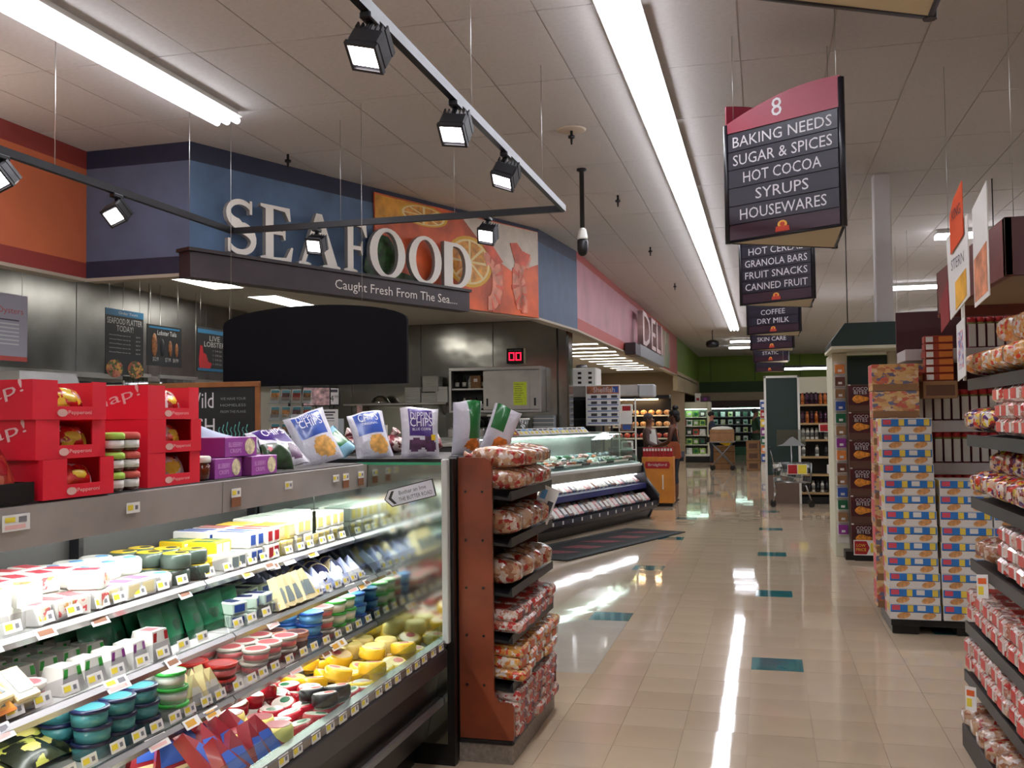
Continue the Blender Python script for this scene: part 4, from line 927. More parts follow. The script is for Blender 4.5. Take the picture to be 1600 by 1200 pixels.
for k in range(4):
    o = MB().cbox((-.05, -.07, 0), (.05, .07, .028), .002, [1, 0, 0, 0, 0, 0]).obj('cracker_box', [mat('cracker_cream', (206, 186, 160), .5), PRED]); o.location = (-2.12, 2.93, ZT+.0285*k); tag(o, 'flat cream cracker box with red print behind the honey jar, '+ORD[k], 'box', 'stacked cracker boxes')
    MB().box((.05, -.05, .006), (.051, .05, .022)).obj('label', PRED, o)
o = MB().lathe([(.05, 0), (.055, .05), (.06, .052), (.06, .062), (.001, .063)], 14).obj('pickle_tub', PLYEL); o.location = (-2.02, 3.16, ZT); tag(o, 'small yellow tub with white lid behind the purple boxes', 'tub'); MB().lathe([(.061, .05), (.062, .064), (.001, .066)], 14).obj('lid', PWHITE, o)
# chips and snack bags
def snack_bag(name, w, h, t, base, zones, label, loc, rot, texts=(), cat='bag', group='snack bags on the cooler'):
    """pillow bag facing +X standing on its lower seam; zones: list of (u0,u1,v0,v1,material index)"""
    n, m_ = 22, 26; V = []; F = []; MI = []
    rs = random.Random(hash(name+label) % 1000 if False else len(label)*7)
    ph = [rs.uniform(0, 6) for _ in range(4)]
    def bul(u, v):
        e = max(0, math.sin(math.pi*u))**.55*max(0, math.sin(math.pi*min(1, max(0, v))))**.5
        return t/2*e*(1+.1*math.sin(9*u+ph[0])*math.sin(7*v+ph[1])) + .004*math.sin(14*u+ph[2])*(1-e)
    for s in (1, -1):
        for j in range(m_+1):
            for i in range(n+1):
                u, v = i/n, j/m_
                pinch = 1-.07*math.sin(math.pi*v)
                V.append((s*bul(u, v) if 0 < j < m_ else s*.0015+.004*math.sin(14*u+ph[2]), (u-.5)*w*pinch, v*h+.006*math.sin(5*u+ph[3])*v))
    q = (n+1)*(m_+1)
    for s in (0, 1):
        for j in range(m_):
            for i in range(n):
                a = s*q+j*(n+1)+i; f = (a, a+1, a+n+2, a+n+1); F.append(f if s == 0 else f[::-1])
                u, v = (i+.5)/n, (j+.5)/m_; mi = 0
                for z in zones:
                    if z[0] <= u <= z[1] and z[2] <= v <= z[3] and (z[4] != 2 or ((u-(z[0]+z[1])/2)/((z[1]-z[0])/2))**2+((v-(z[2]+z[3])/2)/((z[3]-z[2])/2))**2 < 1.0+.3*math.sin(9*u+5*v)): mi = z[4]
                MI.append(mi)
    o = MB().add(V, F, MI, True).obj(name, base); o.location = loc; o.rotation_euler = rot; tag(o, label, cat, group)
    for s_, v, wd, hh, mt in texts: put_text(s_, o, (bul(.5, v)+.004, 0, v*h), (0, 1, 0), (-.25*(v-.5), 0, 1), w=wd, h=hh, m=mt)
    return o
BW = mat('bag_white', (206, 206, 216), .28, coat=.5, bump=.35, bs=25); BPU = mat('bag_violet', (74, 48, 128), .28, coat=.4); BBL = mat('bag_cobalt', (52, 84, 168), .28, coat=.4); BCH = mat('chip_gold', (212, 160, 84), .5, var=.2, vs_=30); BPC = mat('chip_violet', (84, 52, 84), .5, var=.25, vs_=30); BGR = mat('bag_darkgreen', (38, 62, 36), .3, coat=.4, var=.3, vs_=20); BGN = mat('bag_green', (26, 110, 50), .3, coat=.4); BFO = mat('veg_orange', (206, 110, 40), .5, var=.3, vs_=30)
LT = mat('bag_letter', (236, 236, 244), .4)
zc = [(.14, .86, .5, .98, 1), (.3, .9, .08, .46, 2)]
snack_bag('chip_bag', .185, .235, .075, [BW, BPU, BPC, PYEL], [(.2, .84, .42, .96, 1), (.16, .55, .1, .4, 2), (.55, .9, .1, .42, 2), (.76, .92, .36, .48, 3)], 'upright white and violet DIPPIN CHIPS bag beside the end post', (-1.57, 4.26, 1.372), (0, R_(-6), R_(-58)), [("DIPPIN'", .84, .1, .032, LT), ('CHIPS', .70, .105, .04, LT), ('BLUE CORN', .56, .085, .012, LT)])
snack_bag('chip_bag', .185, .235, .075, [BW, BBL, BCH], zc, 'white and blue chip bag leaning left of the upright violet one', (-1.80, 4.27, 1.366), (R_(8), R_(-18), R_(-48)), [('CHIPS', .86, .1, .04, LT), ('ORIGINAL', .72, .08, .012, LT)])
snack_bag('chip_bag', .2, .25, .08, [BW, BBL, BCH], zc, 'large white and blue chip bag tilting left with golden chips picture', (-1.92, 3.96, ZT+.006), (R_(16), R_(-22), R_(-46)), [("DIPPIN'", .88, .11, .03, LT), ('CHIPS', .76, .11, .036, LT)])
snack_bag('chip_bag', .2, .22, .08, [BW, BPU, BPC], zc, 'violet topped chip bag lying back behind the dark green bag', (-1.92, 3.66, ZT+.01), (R_(10), R_(-48), R_(-30)), [('CHIPS', .8, .11, .04, LT)])
snack_bag('chip_bag', .2, .2, .06, [mat('bag_paleblue', (186, 196, 220), .3, coat=.4), BBL], [(.0, .45, .4, 1, 1)], 'pale blue chip bag lying on its side behind the purple boxes', (-2.1, 3.5, ZT+.04), (R_(70), R_(-20), R_(-60)))
snack_bag('popcorn_bag', .15, .12, .08, [BGR, BW, PPINK], [(0, 1, .8, 1, 1), (.1, .25, .2, .4, 2), (.1, .25, .5, .7, 2)], 'small dark green snack bag slumped right of the purple boxes', (-1.87, 3.46, ZT+.006), (R_(-4), R_(-24), R_(-20)))
snack_bag('veggie_chip_bag', .17, .27, .08, [BW, BGN, BFO], [(.45, .95, .3, 1, 1), (.3, .9, .08, .3, 2)], 'tall white and green veggie chip bag standing beside the wood rack panel', (-1.46, 4.62, 1.372), (0, R_(4), R_(-40)))
snack_bag('veggie_chip_bag', .15, .25, .07, [BW, BGN, BFO], [(.1, .6, .5, 1, 1), (.3, .9, .08, .4, 2)], 'second green veggie chip bag slumped right against the first', (-1.36, 4.75, 1.372), (R_(-20), R_(4), R_(-70)))
snack_bag('tortilla_bag', .17, .17, .07, [mat('bag_aqua', (140, 190, 210), .3, coat=.4), BGN], [(.5, 1, .3, .8, 1)], 'aqua and green bag lying low between the two blue chip bags', (-1.98, 4.33, 1.372), (R_(40), R_(-30), R_(-50)))
# cabinet carrying the bags behind the cooler end
cb_ = thing('display_plinth', 'black plinth behind the cooler end carrying chip bags', 'plinth', (-1.9, 4.6, 0))
MB().cbox((-.52, -.415, 0), (.505, .45, 1.34), .008).obj('plinth_body', BLACK, cb_); MB().cbox((-.53, -.418, 1.34), (.51, .46, 1.37), .006).obj('plinth_top', DARK, cb_)
ON = patches('onion_net', [(120, 36, 50), (206, 180, 170), (150, 60, 70), (90, 30, 40), (220, 200, 190)], 34, .4, .2, .5)
for k, (x, y, s) in enumerate(((-1.78, 4.9, 1.0), (-1.95, 4.85, .9), (-2.15, 4.7, .9))):
    m = MB()
    rs = random.Random(k)
    V = m.ell((0, 0, .055), (.1, .09, .055), 14, 8)
    m.v = [(x_*(1+.12*rs.uniform(-1, 1)), y_*(1+.12*rs.uniform(-1, 1)), max(0, z_*(1+.1*rs.uniform(-1, 1)))) for x_, y_, z_ in m.v]
    o = m.obj('onion_bag', ON); o.location = (x, y, 1.3705); o.scale = (s, s, s); tag(o, ('net bag of red onions nearest the green veggie bag', 'net bag of red onions behind the violet chip bag', 'net bag of red onions farthest left')[k], 'bag', 'onion bags')
    MB().cyl((0, 0, .105), (.03, 0, .14), .012, .03, 8).obj('tied_neck', ON, o)

# ================================================================== BREAD RACK AT THE END OF THE COOLER
WOOD = mat('cherry_wood', (124, 56, 30), .4, var=.14, vs_=5, coat=.15)
rk = thing('bread_rack', 'short bread rack with cherry wood end panel and black shelves', 'shelf rack', (-1.24, 4.65, 0))
MB().box((-.135, -.44, 0), (.115, .44, .085)).obj('stone_base', mat('speckled_base', (140, 128, 116), .6, var=.12, vs_=60), rk)
MB().cbox((-.14, -.45, .085), (.125, .45, .11), .008).obj('base_trim', BLACK, rk)
MB().box((-.13, -.43, .11), (-.115, .43, 1.3)).obj('back_panel', BLACK, rk)
prof = [(-.127, .11), (.12, .11), (.125, .13)] + [(.125-.03+.03*math.cos(R_(t)), .245+.03*math.sin(R_(t))) for t in (0, 30, 60, 90)] + [(.045+.012, .275)] + [(.06-.022+.0*t, .3) for t in (0,)] + [(.033, .33), (.033, 1.33), (.02, 1.365), (-.0, 1.375), (-.127, 1.375)]
for y0, y1, nm in ((-.45, -.432, 'wood_panel'), (.432, .45, 'wood_panel')):
    p = MB(); p.prism(prof, lambda u, v, w: (u, w, v), y0, y1); p = p.obj(nm, WOOD, rk)
    pe = MB(); pe.box((-.133, y0-.002, .1), (-.127, y1+.002, 1.377)); pe.obj('edge_trim', BLACK, p)
    if y0 < 0:
        for z in (1.22, 1.0, .785, .57, .35):
            for x in (-.092, -.012): MB().cyl((x, y0-.004, z), (x, y0, z), .006, n=8).obj('bolt', BLACK, p)
RZ = (1.2, .99, .765, .555, .34)
for z in RZ:
    s = MB(); s.prism([(-.115, z+.02), (.1, z-.01), (.115, z+.02), (.118, z+.02), (.118, z-.022), (-.115, z+.0)], lambda u, v, w: (u, w, v), -.43, .43); s.obj('shelf', DARK, rk)
tg = thing('bread_price_card', 'tilted white price card clipped to the top shelf of the bread rack', 'price card', (-1.10, 4.93, 1.17))
m = MB(); m.box((0, -.05, -.17), (.002, .05, .02)); m.obj('card', TAG, tg); MB().box((.002, .01, -.14), (.0026, .04, -.05)).obj('price_print', TAGK, tg); MB().box((.002, -.04, -.15), (.0026, -.01, -.1)).obj('offer_print', TAGO, tg); MB().box((.002, -.04, -.05), (.0026, -.01, 0)).obj('logo_print', PSKY, tg); tg.rotation_euler = (R_(-22), 0, R_(-70))
# loaves: soft squarish bags with a gathered neck
BRD = patches('loaf_print', [(176, 128, 94), (190, 150, 116), (160, 42, 36), (196, 170, 150), (164, 108, 76), (184, 146, 118), (150, 96, 66), (206, 190, 178)], 46, .25, .7, .5)
BRD2 = patches('bun_print', [(206, 150, 90), (216, 180, 130), (206, 60, 36), (222, 210, 200), (210, 150, 70), (214, 130, 60)], 62, .2, .7, .5)
BRD3 = patches('roll_print', [(206, 170, 150), (220, 206, 200), (200, 60, 56), (216, 190, 180), (186, 120, 100), (226, 216, 210)], 62, .2, .7, .4)
BRD4 = patches('mixed_print', [(206, 60, 40), (226, 190, 70), (90, 50, 110), (216, 180, 150), (190, 120, 70), (220, 210, 200), (120, 30, 40)], 50, .2, .7, .5)
def loaf(name, lx, ly, lz, m, slices=9, neck=True):
    """loaf lying along X"""
    V = []; F = []; n = 12
    rs = random.Random(int(lx*1000+ly*100))
    st = slices*2
    for i in range(st+1):
        u = i/st; e = min(1, (math.sin(math.pi*min(max(u, .02), .98)))**.25)
        e *= 1-.035*(i % 2)
        for k in range(n):
            a = 2*math.pi*k/n; c, s = math.cos(a), math.sin(a)
            pw_ = .55
            y = ly/2*e*math.copysign(abs(c)**pw_, c); z = lz/2*e*math.copysign(abs(s)**pw_, s)
            V.append(((u-.5)*lx, y*(1+rs.uniform(-.03, .03)), max(0.0, z+lz/2)))
    for i in range(st):
        for k in range(n): F.append((i*n+k, i*n+(k+1) % n, (i+1)*n+(k+1) % n, (i+1)*n+k))
    F.append(tuple(reversed(range(n)))); F.append(tuple(st*n+k for k in range(n)))
    o = MB().add(V, F, 0, True).obj(name, m)
    if neck:
        MB().lathe([(ly*.28, 0), (.012, .03), (.01, .035), (.022, .06)], 8).obj('tied_neck', m, o, (-lx/2+.012, 0, lz*.45), (0, R_(-90), 0))
    return Proto(tag(o, 'x', 'bread'))
def pack(name, sx, sy, sz, m, band, lab):
    o = MB().cbox((-sx/2, -sy/2, 0), (sx/2, sy/2, sz), .014).obj(name, m)
    MB().box((sx/2, -sy*.34, sz*.18), (sx/2+.001, sy*.1, sz*.8)).obj('front_label', band, o)
    MB().box((sx/2, sy*.14, sz*.18), (sx/2+.001, sy*.36, sz*.8)).obj('side_label', lab, o)
    MB().box((-sx*.3, -sy*.3, sz), (sx*.2, sy*.3, sz+.001)).obj('top_label', band, o)
    return Proto(tag(o, 'x', 'bread'))
random.seed(8)
LF = loaf('bread_loaf', .24, .16, .1, BRD); LFB = loaf('round_bread_loaf', .2, .15, .12, BRD, 6)
def rack_fill(p, z, n, y0, dy, x, label, group, st=1, dz=.1, rz=0., jr=.12):
    for k in range(n):
        for s in range(st): p.put((x+rnd(-.012, .012), y0+k*dy, z+s*dz), (0, R_(4), rz+rnd(-jr, jr)), which(label, NTH[k]+' column', lay(s, st)), group)
rack_fill(LF, 1.222, 4, 4.33, .175, -1.2, 'bagged loaf on the top shelf of the short bread rack', 'loaves, rack top shelf', 2, .102)
rack_fill(LFB, 1.012, 4, 4.34, .185, -1.2, 'round bagged loaf on the second shelf of the short bread rack', 'loaves, rack second shelf')
rack_fill(LFB, .787, 4, 4.34, .19, -1.2, 'round bagged loaf on the third shelf of the short bread rack', 'loaves, rack third shelf')
RPK = pack('roll_pack', .2, .15, .05, BRD3, mat('pack_label_red', (196, 62, 44), .4), mat('pack_label_violet', (110, 60, 90), .4))
rack_fill(RPK, .577, 5, 4.33, .16, -1.2, 'red and white roll pack, fourth shelf of short rack', 'roll packs, rack fourth shelf', 2, .053, 0, .06)
HPK = pack('hot_dog_bun_pack', .21, .15, .05, BRD2, mat('pack_label_orange', (214, 96, 44), .4), PWHITE)
rack_fill(HPK, .362, 5, 4.33, .16, -1.19, 'orange labelled bun pack, fifth shelf of short rack', 'bun packs, rack fifth shelf', 3, .053, 0, .06)
rack_fill(RPK, .112, 5, 4.33, .16, -1.2, 'red and white roll pack, bottom of short rack', 'roll packs, rack bottom', 4, .053, 0, .06)

# ================================================================== BREAD RACK AT THE RIGHT EDGE
rr_ = thing('bread_display_rack', 'tall black bread display rack at the right edge of the picture', 'shelf rack', (1.2, 4.2, 0))
RS = ((1.70, .93), (1.44, .92), (1.15, .93), (.86, .92), (.57, .89), (.345, .88))
YA, YB = 3.2, 4.93
for z, xf in RS:
    x0 = xf-1.2
    s = MB(); s.prism([(x0, z-.035), (x0+.01, z), (.3, z+.05), (.3, z+.03), (x0+.012, z-.035)], lambda u, v, w: (u, w, v), YA-4.2, YB-4.2); s = s.obj('shelf', mat('rack_shelf_grey', (46, 44, 46), .4, .3), rr_)
    MB().box((x0-.004, YA-4.2, z-.04), (x0+.006, YB-4.2, z+.012)).obj('shelf_edge', MATS['rack_shelf_grey'], s)
for y in (YA+.03, YB-.02): MB().cbox((.3, y-.02-4.2, 0), (.34, y+.02-4.2, 2.0), .004).obj('upright', DARK, rr_)
MB().box((.31, YA-4.2, .12), (.32, YB-4.2, 1.98)).obj('back_panel', mat('rack_back', (60, 34, 30), .6), rr_)
MB().cbox((-.34, YA-4.2, 0), (.34, YB-4.2, .11), .006).obj('base', mat('rack_base', (54, 46, 42), .5), rr_)
LR = loaf('sliced_bread', .26, .13, .12, BRD2, 10); LR4 = loaf('bagged_buns', .24, .15, .12, BRD4, 5); LR3 = loaf('bagged_rolls', .24, .15, .11, BRD, 6)
PK3 = pack('white_roll_pack', .2, .15, .065, BRD3, mat('pack_label_coral', (206, 70, 60), .4), PWHITE)
PKB = pack('red_dot_bun_pack', .22, .16, .07, BRD3, mat('pack_label_scarlet', (206, 46, 40), .4), M1('pack_label_grey', (200, 180, 170)))
def rfill(p, z, xf, ys, dy, label, group, st=1, dz=.07, rz=math.pi, jr=.1, rows=1, tl=0.):
    y = ys[0]; ci = 0
    while y <= ys[1]:
        for w in range(rows):
            for s in range(st): p.put((xf+.11+.22*w+rnd(-.01, .01), y, z+.022+.04*w+s*dz), (0, tl, rz+rnd(-jr, jr)), which(label, NTH[ci]+' column', ROWN[w] if rows > 1 else '', lay(s, st)), group)
        y += dy; ci += 1
rfill(LR, 1.70, .93, (3.95, 4.88), .15, 'orange sliced bread bag, top shelf of the right rack', 'sliced bread, right rack top', 1, .12, math.pi, .5)
rfill(LR, 1.82, .95, (3.7, 4.5), .17, 'upper orange loaf, top shelf of the right rack', 'upper sliced bread, right rack top', 1, .12, R_(110), .2)
rfill(LR4, 1.44, .92, (4.6, 4.88), .14, 'colourful bun bag, second shelf of the right rack', 'bun bags, right rack second shelf', 1, .12, math.pi, .4)
rfill(PK3, 1.44, .92, (3.6, 4.5), .155, 'white coral roll pack, second shelf of right rack', 'roll packs, right rack second shelf', 3, .067, math.pi, .06)
rfill(LR4, 1.15, .93, (3.7, 4.86), .165, 'colourful bagged buns, third shelf of right rack', 'bun bags, right rack third shelf', 1, .1, math.pi, .25)
rfill(LR4, 1.25, .97, (4.1, 4.75), .19, 'piled up bun bag, third shelf of right rack', 'upper bun bags, right rack third shelf', 1, .1, R_(150), .5)
rfill(LR3, .86, .92, (4.62, 4.88), .15, 'brownish roll bag, fourth shelf of right rack', 'roll bags, right rack fourth shelf', 1, .1, math.pi, .3)
rfill(PK3, .86, .92, (3.6, 4.5), .155, 'white coral roll pack, fourth shelf of right rack', 'roll packs, right rack fourth shelf', 3, .067, math.pi, .06)
rfill(PKB, .57, .89, (3.7, 4.88), .165, 'scarlet spotted bun pack, fifth shelf of right rack', 'bun packs, right rack fifth shelf', 2, .072, math.pi, .06, 2)
rfill(PKB, .345, .88, (3.7, 4.88), .165, 'scarlet spotted bun pack, sixth shelf of right rack', 'bun packs, right rack sixth shelf', 2, .072, math.pi, .06, 2)
rfill(LR3, .11, .85, (3.8, 4.88), .16, 'brown roll bag, bottom of the right rack', 'roll bags, right rack bottom', 1, .1, math.pi, .1, 2)
def pcard(x, y, z, rx, rz, label, w=.07, h=.1):
    r = thing('shelf_price_card', label, 'price card', (x, y, z), rz); MB().box((-w/2, -.001, -h), (w/2, .001, 0)).obj('card', TAG, r); MB().box((-w*.36, -.0016, -h*.85), (w*.1, -.001, -h*.5)).obj('offer_print', TAGY, r); MB().box((-w*.36, -.0016, -h*.4), (w*.36, -.001, -h*.15)).obj('small_print', TAGO, r); r.rotation_euler = (rx, R_(-8), rz)
pcard(.885, 4.52, .86, R_(-6), R_(-62), 'white price card with yellow spot hanging from the fourth shelf of the right rack'); pcard(.845, 4.62, .355, R_(-6), R_(-62), 'white price card hanging low on the right rack beside the bottom bags')
# posters clamped above the rack end, facing the aisle
po = thing('bread_poster', 'cluster of orange and white bread posters above the right rack', 'poster', (.87, 4.52, 2.0))
m = MB(); m.prism([(.05, .25), (.55, .28), (.55, .5), (.4, .54), (.2, .5), (.05, .44)], lambda u, v, w: (w, u+.0, v), -.004, 0)
def psh(name, pts, w0, w1, m_):
    k = MB(); k.prism(pts, lambda u, v, w: (w, u, v), w0, w1); return k.obj(name, m_, po)
psh('white_poster', [(.0, .06), (.45, .0), (.5, .4), (.0, .42)], -.004, 0, TAG)
psh('orange_poster', [(.06, .34), (.36, .30), (.36, .48), (.26, .54), (.06, .58)], -.012, -.008, mat('poster_orange', (222, 84, 38), .5))
psh('amber_patch', [(.05, .07), (.3, .03), (.3, .16), (.05, .19)], -.006, -.004, mat('poster_amber', (222, 160, 50), .5, var=.2))
psh('tall_poster', [(-.36, .02), (-.08, .0), (-.08, .42), (-.36, .48)], .0, .004, TAG)
psh('bread_picture', [(-.34, .04), (-.1, .02), (-.1, .2), (-.34, .24)], -.002, 0, mat('poster_bread', (196, 130, 96), .5, var=.25, vs_=12))
psh('red_poster', [(.5, .0), (.72, -.04), (.72, .12), (.5, .2)], -.002, .002, mat('poster_red', (140, 34, 36), .5))
put_text('STERN', po, (-.005, .24, .25), (0, -1, 0), (0, .12, 1), w=.3, h=.05, m=mat('poster_grey', (96, 96, 104), .5)); put_text('KING', po, (-.013, .2, .47), (0, -1, 0), (0, .1, 1), w=.2, h=.05, m=TAGK)
MB().cyl((.006, .2, -.3), (.006, .2, .3), .008, n=6).obj('sign_pole', WHITE, po)
psh('info_card', [(.12, -.28), (.3, -.3), (.3, -.04), (.12, -.02)], -.006, -.002, TAG); psh('info_print', [(.15, -.24), (.27, -.25), (.27, -.08), (.15, -.07)], -.0065, -.006, patches('info_dots', [(214, 214, 216), (206, 206, 216), (120, 120, 180), (216, 150, 150)], 60, .5, 0, 0))
# red-brown canopy above the shelves behind the rack
cn = thing('brown_canopy', 'reddish brown hanging canopy above the shelves at upper right', 'canopy', (2.2, 6.5, 2.27))
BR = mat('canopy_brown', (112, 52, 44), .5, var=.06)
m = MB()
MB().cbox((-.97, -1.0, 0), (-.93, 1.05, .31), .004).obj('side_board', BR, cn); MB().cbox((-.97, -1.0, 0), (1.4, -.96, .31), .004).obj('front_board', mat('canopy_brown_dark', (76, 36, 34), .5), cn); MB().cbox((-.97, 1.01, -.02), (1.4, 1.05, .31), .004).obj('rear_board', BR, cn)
MB().box((-.93, -.96, .06), (1.4, 1.01, .08)).obj('canopy_soffit', mat('canopy_soffit', (150, 122, 92), .6), cn)
for x, y in ((-.9, -.9), (-.9, .95), (1.3, -.9), (1.3, .95)): MB().cyl((x, y, .3), (x, y, H-2.27), .002, n=4).obj('hanger_rod', STEEL, cn)

# ================================================================== SEAFOOD SERVICE CASE (turned to follow the seafood wall)
SO = (-2.62, 11.7, 0); SRZ = -math.atan2(.269, .963)
SU = Vector((math.sin(-SRZ), math.cos(-SRZ), 0)); SV = Vector((SU.y, -SU.x, 0))
def sloc(x, y, z): return Vector(SO) + SV*x + SU*y + Vector((0, 0, z))
sc_ = thing('seafood_case', 'angled glass-front seafood case with a lower self-service tier', 'display case', SO, SRZ)
Ya, Yb = -1.0, 3.5
def pz(name, prof, m, parent=sc_, y0=Ya, y1=Yb):
    k = MB(); k.prism(prof, lambda u, v, w: (u, w, v), y0, y1); return k.obj(name, m, parent)
pz('base', [(-1.15, 0), (-.12, 0), (-.06, .12), (.02, .15), (.04, .22), (-.02, .25), (-1.15, .25)], mat('case_black', (24, 24, 26), .35))
pz('lower_tray', [(-.5, .26), (.0, .22), (.03, .27), (.02, .27), (-.01, .24), (-.5, .29)], DARK)
pz('price_rail', [(.03, .2), (.045, .2), (.045, .26), (.03, .26)], mat('case_rail_navy', (34, 36, 56), .35))
pz('middle_shelf', [(-.5, .5), (-.16, .47), (-.15, .53), (-.17, .53), (-.5, .53)], mat('shelf_navy', (40, 44, 84), .35))
pz('middle_rail', [(-.155, .45), (-.14, .45), (-.14, .53), (-.155, .53)], mat('rail_blue', (42, 48, 110), .35))
pz('tier_back', [(-.52, .25), (-.5, .25), (-.5, .68), (-.52, .68)], GREYM)
pz('steel_band', [(-.55, .68), (-.24, .68), (-.22, .7), (-.22, .82), (-.26, .85), (-.55, .85)], STEEL)
pz('band_trim', [(-.22, .8), (-.205, .8), (-.205, .835), (-.22, .835)], mat('trim_white', (210, 210, 206), .3))
pz('fish_deck', [(-1.1, .98), (-.27, .85), (-.27, .83), (-1.1, .83)], mat('ice_white', (206, 216, 220), .5, bump=.5, bs=50))
pz('case_back', [(-1.15, .25), (-1.1, .25), (-1.1, 1.33), (-1.15, 1.33)], STEEL)
pz('case_top', [(-1.15, 1.30), (-.62, 1.30), (-.6, 1.31), (-.6, 1.33), (-1.15, 1.33)], STEEL)
pz('tier_lamp', [(-.4, .655), (-.3, .655), (-.3, .675), (-.4, .675)], tubelight('case_tube', (245, 250, 255), 5))
pz('case_lamp', [(-.75, 1.28), (-.68, 1.28), (-.68, 1.298), (-.75, 1.298)], tubelight('case_lamp_glow', (240, 250, 250), 12))
for k in range(3):
    y0 = Ya+k*1.5
    pz('front_glass', [(-.245, .85), (-.25, .85), (-.5, 1.22), (-.605, 1.32), (-.6, 1.33), (-.49, 1.225)], GLASS, sc_, y0+.01, y0+1.49)
for y in (Ya, Yb-.015):
    k = MB(); k.prism([(-1.12, .86), (-.26, .86), (-.5, 1.21), (-.62, 1.31), (-1.12, 1.31)], lambda u, v, w: (u, w, v), y, y+.012); k.obj('end_glass', GLASS, sc_)
    k = MB(); k.prism([(-1.15, 0), (-.1, 0), (-.04, .14), (.05, .2), (.06, .3), (-.14, .58), (-.2, .84), (-1.15, .84)], lambda u, v, w: (u, w, v), y-.01 if y > 0 else y-.03, y+.03 if y > 0 else y); k.obj('end_panel', DARK, sc_)
k = MB(); k.tube([(.05, Yb+.03, .33), (-.2, Yb+.03, .64), (-.45, Yb+.03, .72)], .02, 6); k.obj('end_bumper', GREYM, sc_)
TRM = {n: mat('fish_'+n, c, .3, var=.25, vs_=30, coat=.4) for n, c in dict(salmon=(222, 112, 70), white=(216, 206, 196), green=(44, 96, 62), red=(176, 44, 44), grey=(96, 106, 112), teal=(60, 140, 150), pink=(216, 150, 150)).items()}
NM = dict(salmon='orange salmon', white='white fish', green='leafy green garnish', red='red shellfish', grey='grey whole fish', teal='teal packet', pink='pink shrimp')
random.seed(3)
seq = ['green', 'salmon', 'white', 'red', 'teal', 'green', 'salmon', 'pink', 'red', 'grey', 'grey', 'white', 'grey', 'green', 'grey', 'pink']
for i, c in enumerate(seq):
    for j in range(2):
        cc = c if j == 0 else seq[(i*5+3) % 16]
        y = Ya+.2+i*.27; x = -.42-.32*j; z = .853-(x+.27)*.157+.008
        p = sloc(x, y, z); t_ = thing('seafood_tray', 'tray of %s, %s row of the seafood case, %s from left' % (NM[cc], ('front', 'rear')[j], NTH[i]), 'seafood', p, SRZ, 'seafood trays')
        m = MB(); m.prism([(-.14, 0), (.14, 0), (.15, .03), (.14, .03), (.13, .006), (-.13, .006), (-.14, .03), (-.15, .03)], lambda u, v, w: (u, w, v), -.12, .12); m.obj('tray', WHITE if i % 3 else BLACK, t_)
        for q in range(5):
            e = MB(); e.ell((0, 0, 0), (rnd(.05, .075), rnd(.025, .04), rnd(.018, .03)), 8, 5); e.obj('fish_piece', TRM[cc] if q < 4 else TRM[random.choice(list(TRM))], t_, (rnd(-.06, .06), -.08+q*.04, .035+.02*(q % 2)), (0, rnd(-.2, .2), rnd(0, 3)))
def sealed(c, w=.13, d=.16, h=.04):
    o = MB().cbox((-d/2, -w/2, 0), (d/2, w/2, h), .008).obj('sealed_fish_pack', c); MB().box((-d*.3, -w*.3, h), (d*.3, w*.3, h+.001)).obj('label', TAG, o); MB().box((d/2, -w*.3, h*.2), (d/2+.001, w*.2, h*.8)).obj('front_label', PBLUE, o)
    return Proto(tag(o, 'x', 'pack'))
SPK = [sealed(TRM['white']), sealed(mat('smoked_brown', (120, 84, 66), .35, var=.2, vs_=20)), sealed(TRM['grey']), sealed(TRM['pink'])]
for i in range(30):
    p = sloc(-.30+.0, Ya+.12+i*.145, .532+.048); SPK[(i*7) % 4 if i % 3 else 0].put(p, (0, R_(36), SRZ+rnd(-.1, .1)), '%s sealed fish pack from the left on the seafood case middle tier' % NTH[i], 'packs on the middle tier')
for i in range(30):
    for j in range(2):
        p = sloc(-.12-.19*j, Ya+.12+i*.145, .25+.012*j+.062); SPK[(i*3+j) % 4].put(p, (0, R_(46), SRZ+rnd(-.1, .1)), '%s sealed fish pack from the left in the lowest case tray, %s' % (NTH[i], ROWN[3*j]), 'packs in the lowest tray')
for i in range(16):
    link('rail_ticket', MB().box((.046, -.02, .205), (.047, .02, .25)).mesh('rail_ticket', TAG) if i == 0 else bpy.data.meshes['rail_ticket'], sc_, (0, Ya+.2+i*.27, 0))
for i in range(9):
    p = sloc(-.64, Ya+.95+i*.3, 1.331)
    t_ = thing('fish_price_sign', 'small tilted price sign on top of the seafood case, %s from the left' % NTH[i], 'price sign', p, SRZ, 'price signs on the seafood case')
    m = MB(); m.prism([(0, 0), (-.09, .085), (-.094, .083), (-.004, 0)], lambda u, v, w: (u, w, v), -.14, .14); m.obj('card', TAG if i > 1 else PRED, t_)
    for k in range(2):
        m = MB(); m.prism([(-.014, .016), (-.045, .045), (-.044, .047), (-.013, .018)], lambda u, v, w: (u+.002, w, v), -.1+k*.13, -.04+k*.13); m.obj('yellow_price', TAGY, t_)
        m = MB(); m.prism([(-.055, .055), (-.075, .074), (-.074, .076), (-.054, .057)], lambda u, v, w: (u+.002, w, v), -.12+k*.13, -.02+k*.13); m.obj('name_print', TAGK if (i+k) % 3 else PSKY, t_)
# plain counter continuing to the left, seen only along its top
ct = thing('service_counter', 'steel service counter behind the cheese cooler', 'counter', sloc(0, -1.04, 0), SRZ)
MB().cbox((-1.15, -5.2, 0), (-.1, 0, 1.26), .01).obj('counter_body', DARK, ct); MB().cbox((-1.18, -5.2, 1.26), (-.08, 0, 1.30), .006).obj('counter_top', STEEL, ct)
CT = 1.301
def cth(name, label, cat, x, y, z=CT, rz=0.): return thing(name, label, cat, sloc(x, y, z), SRZ+rz)
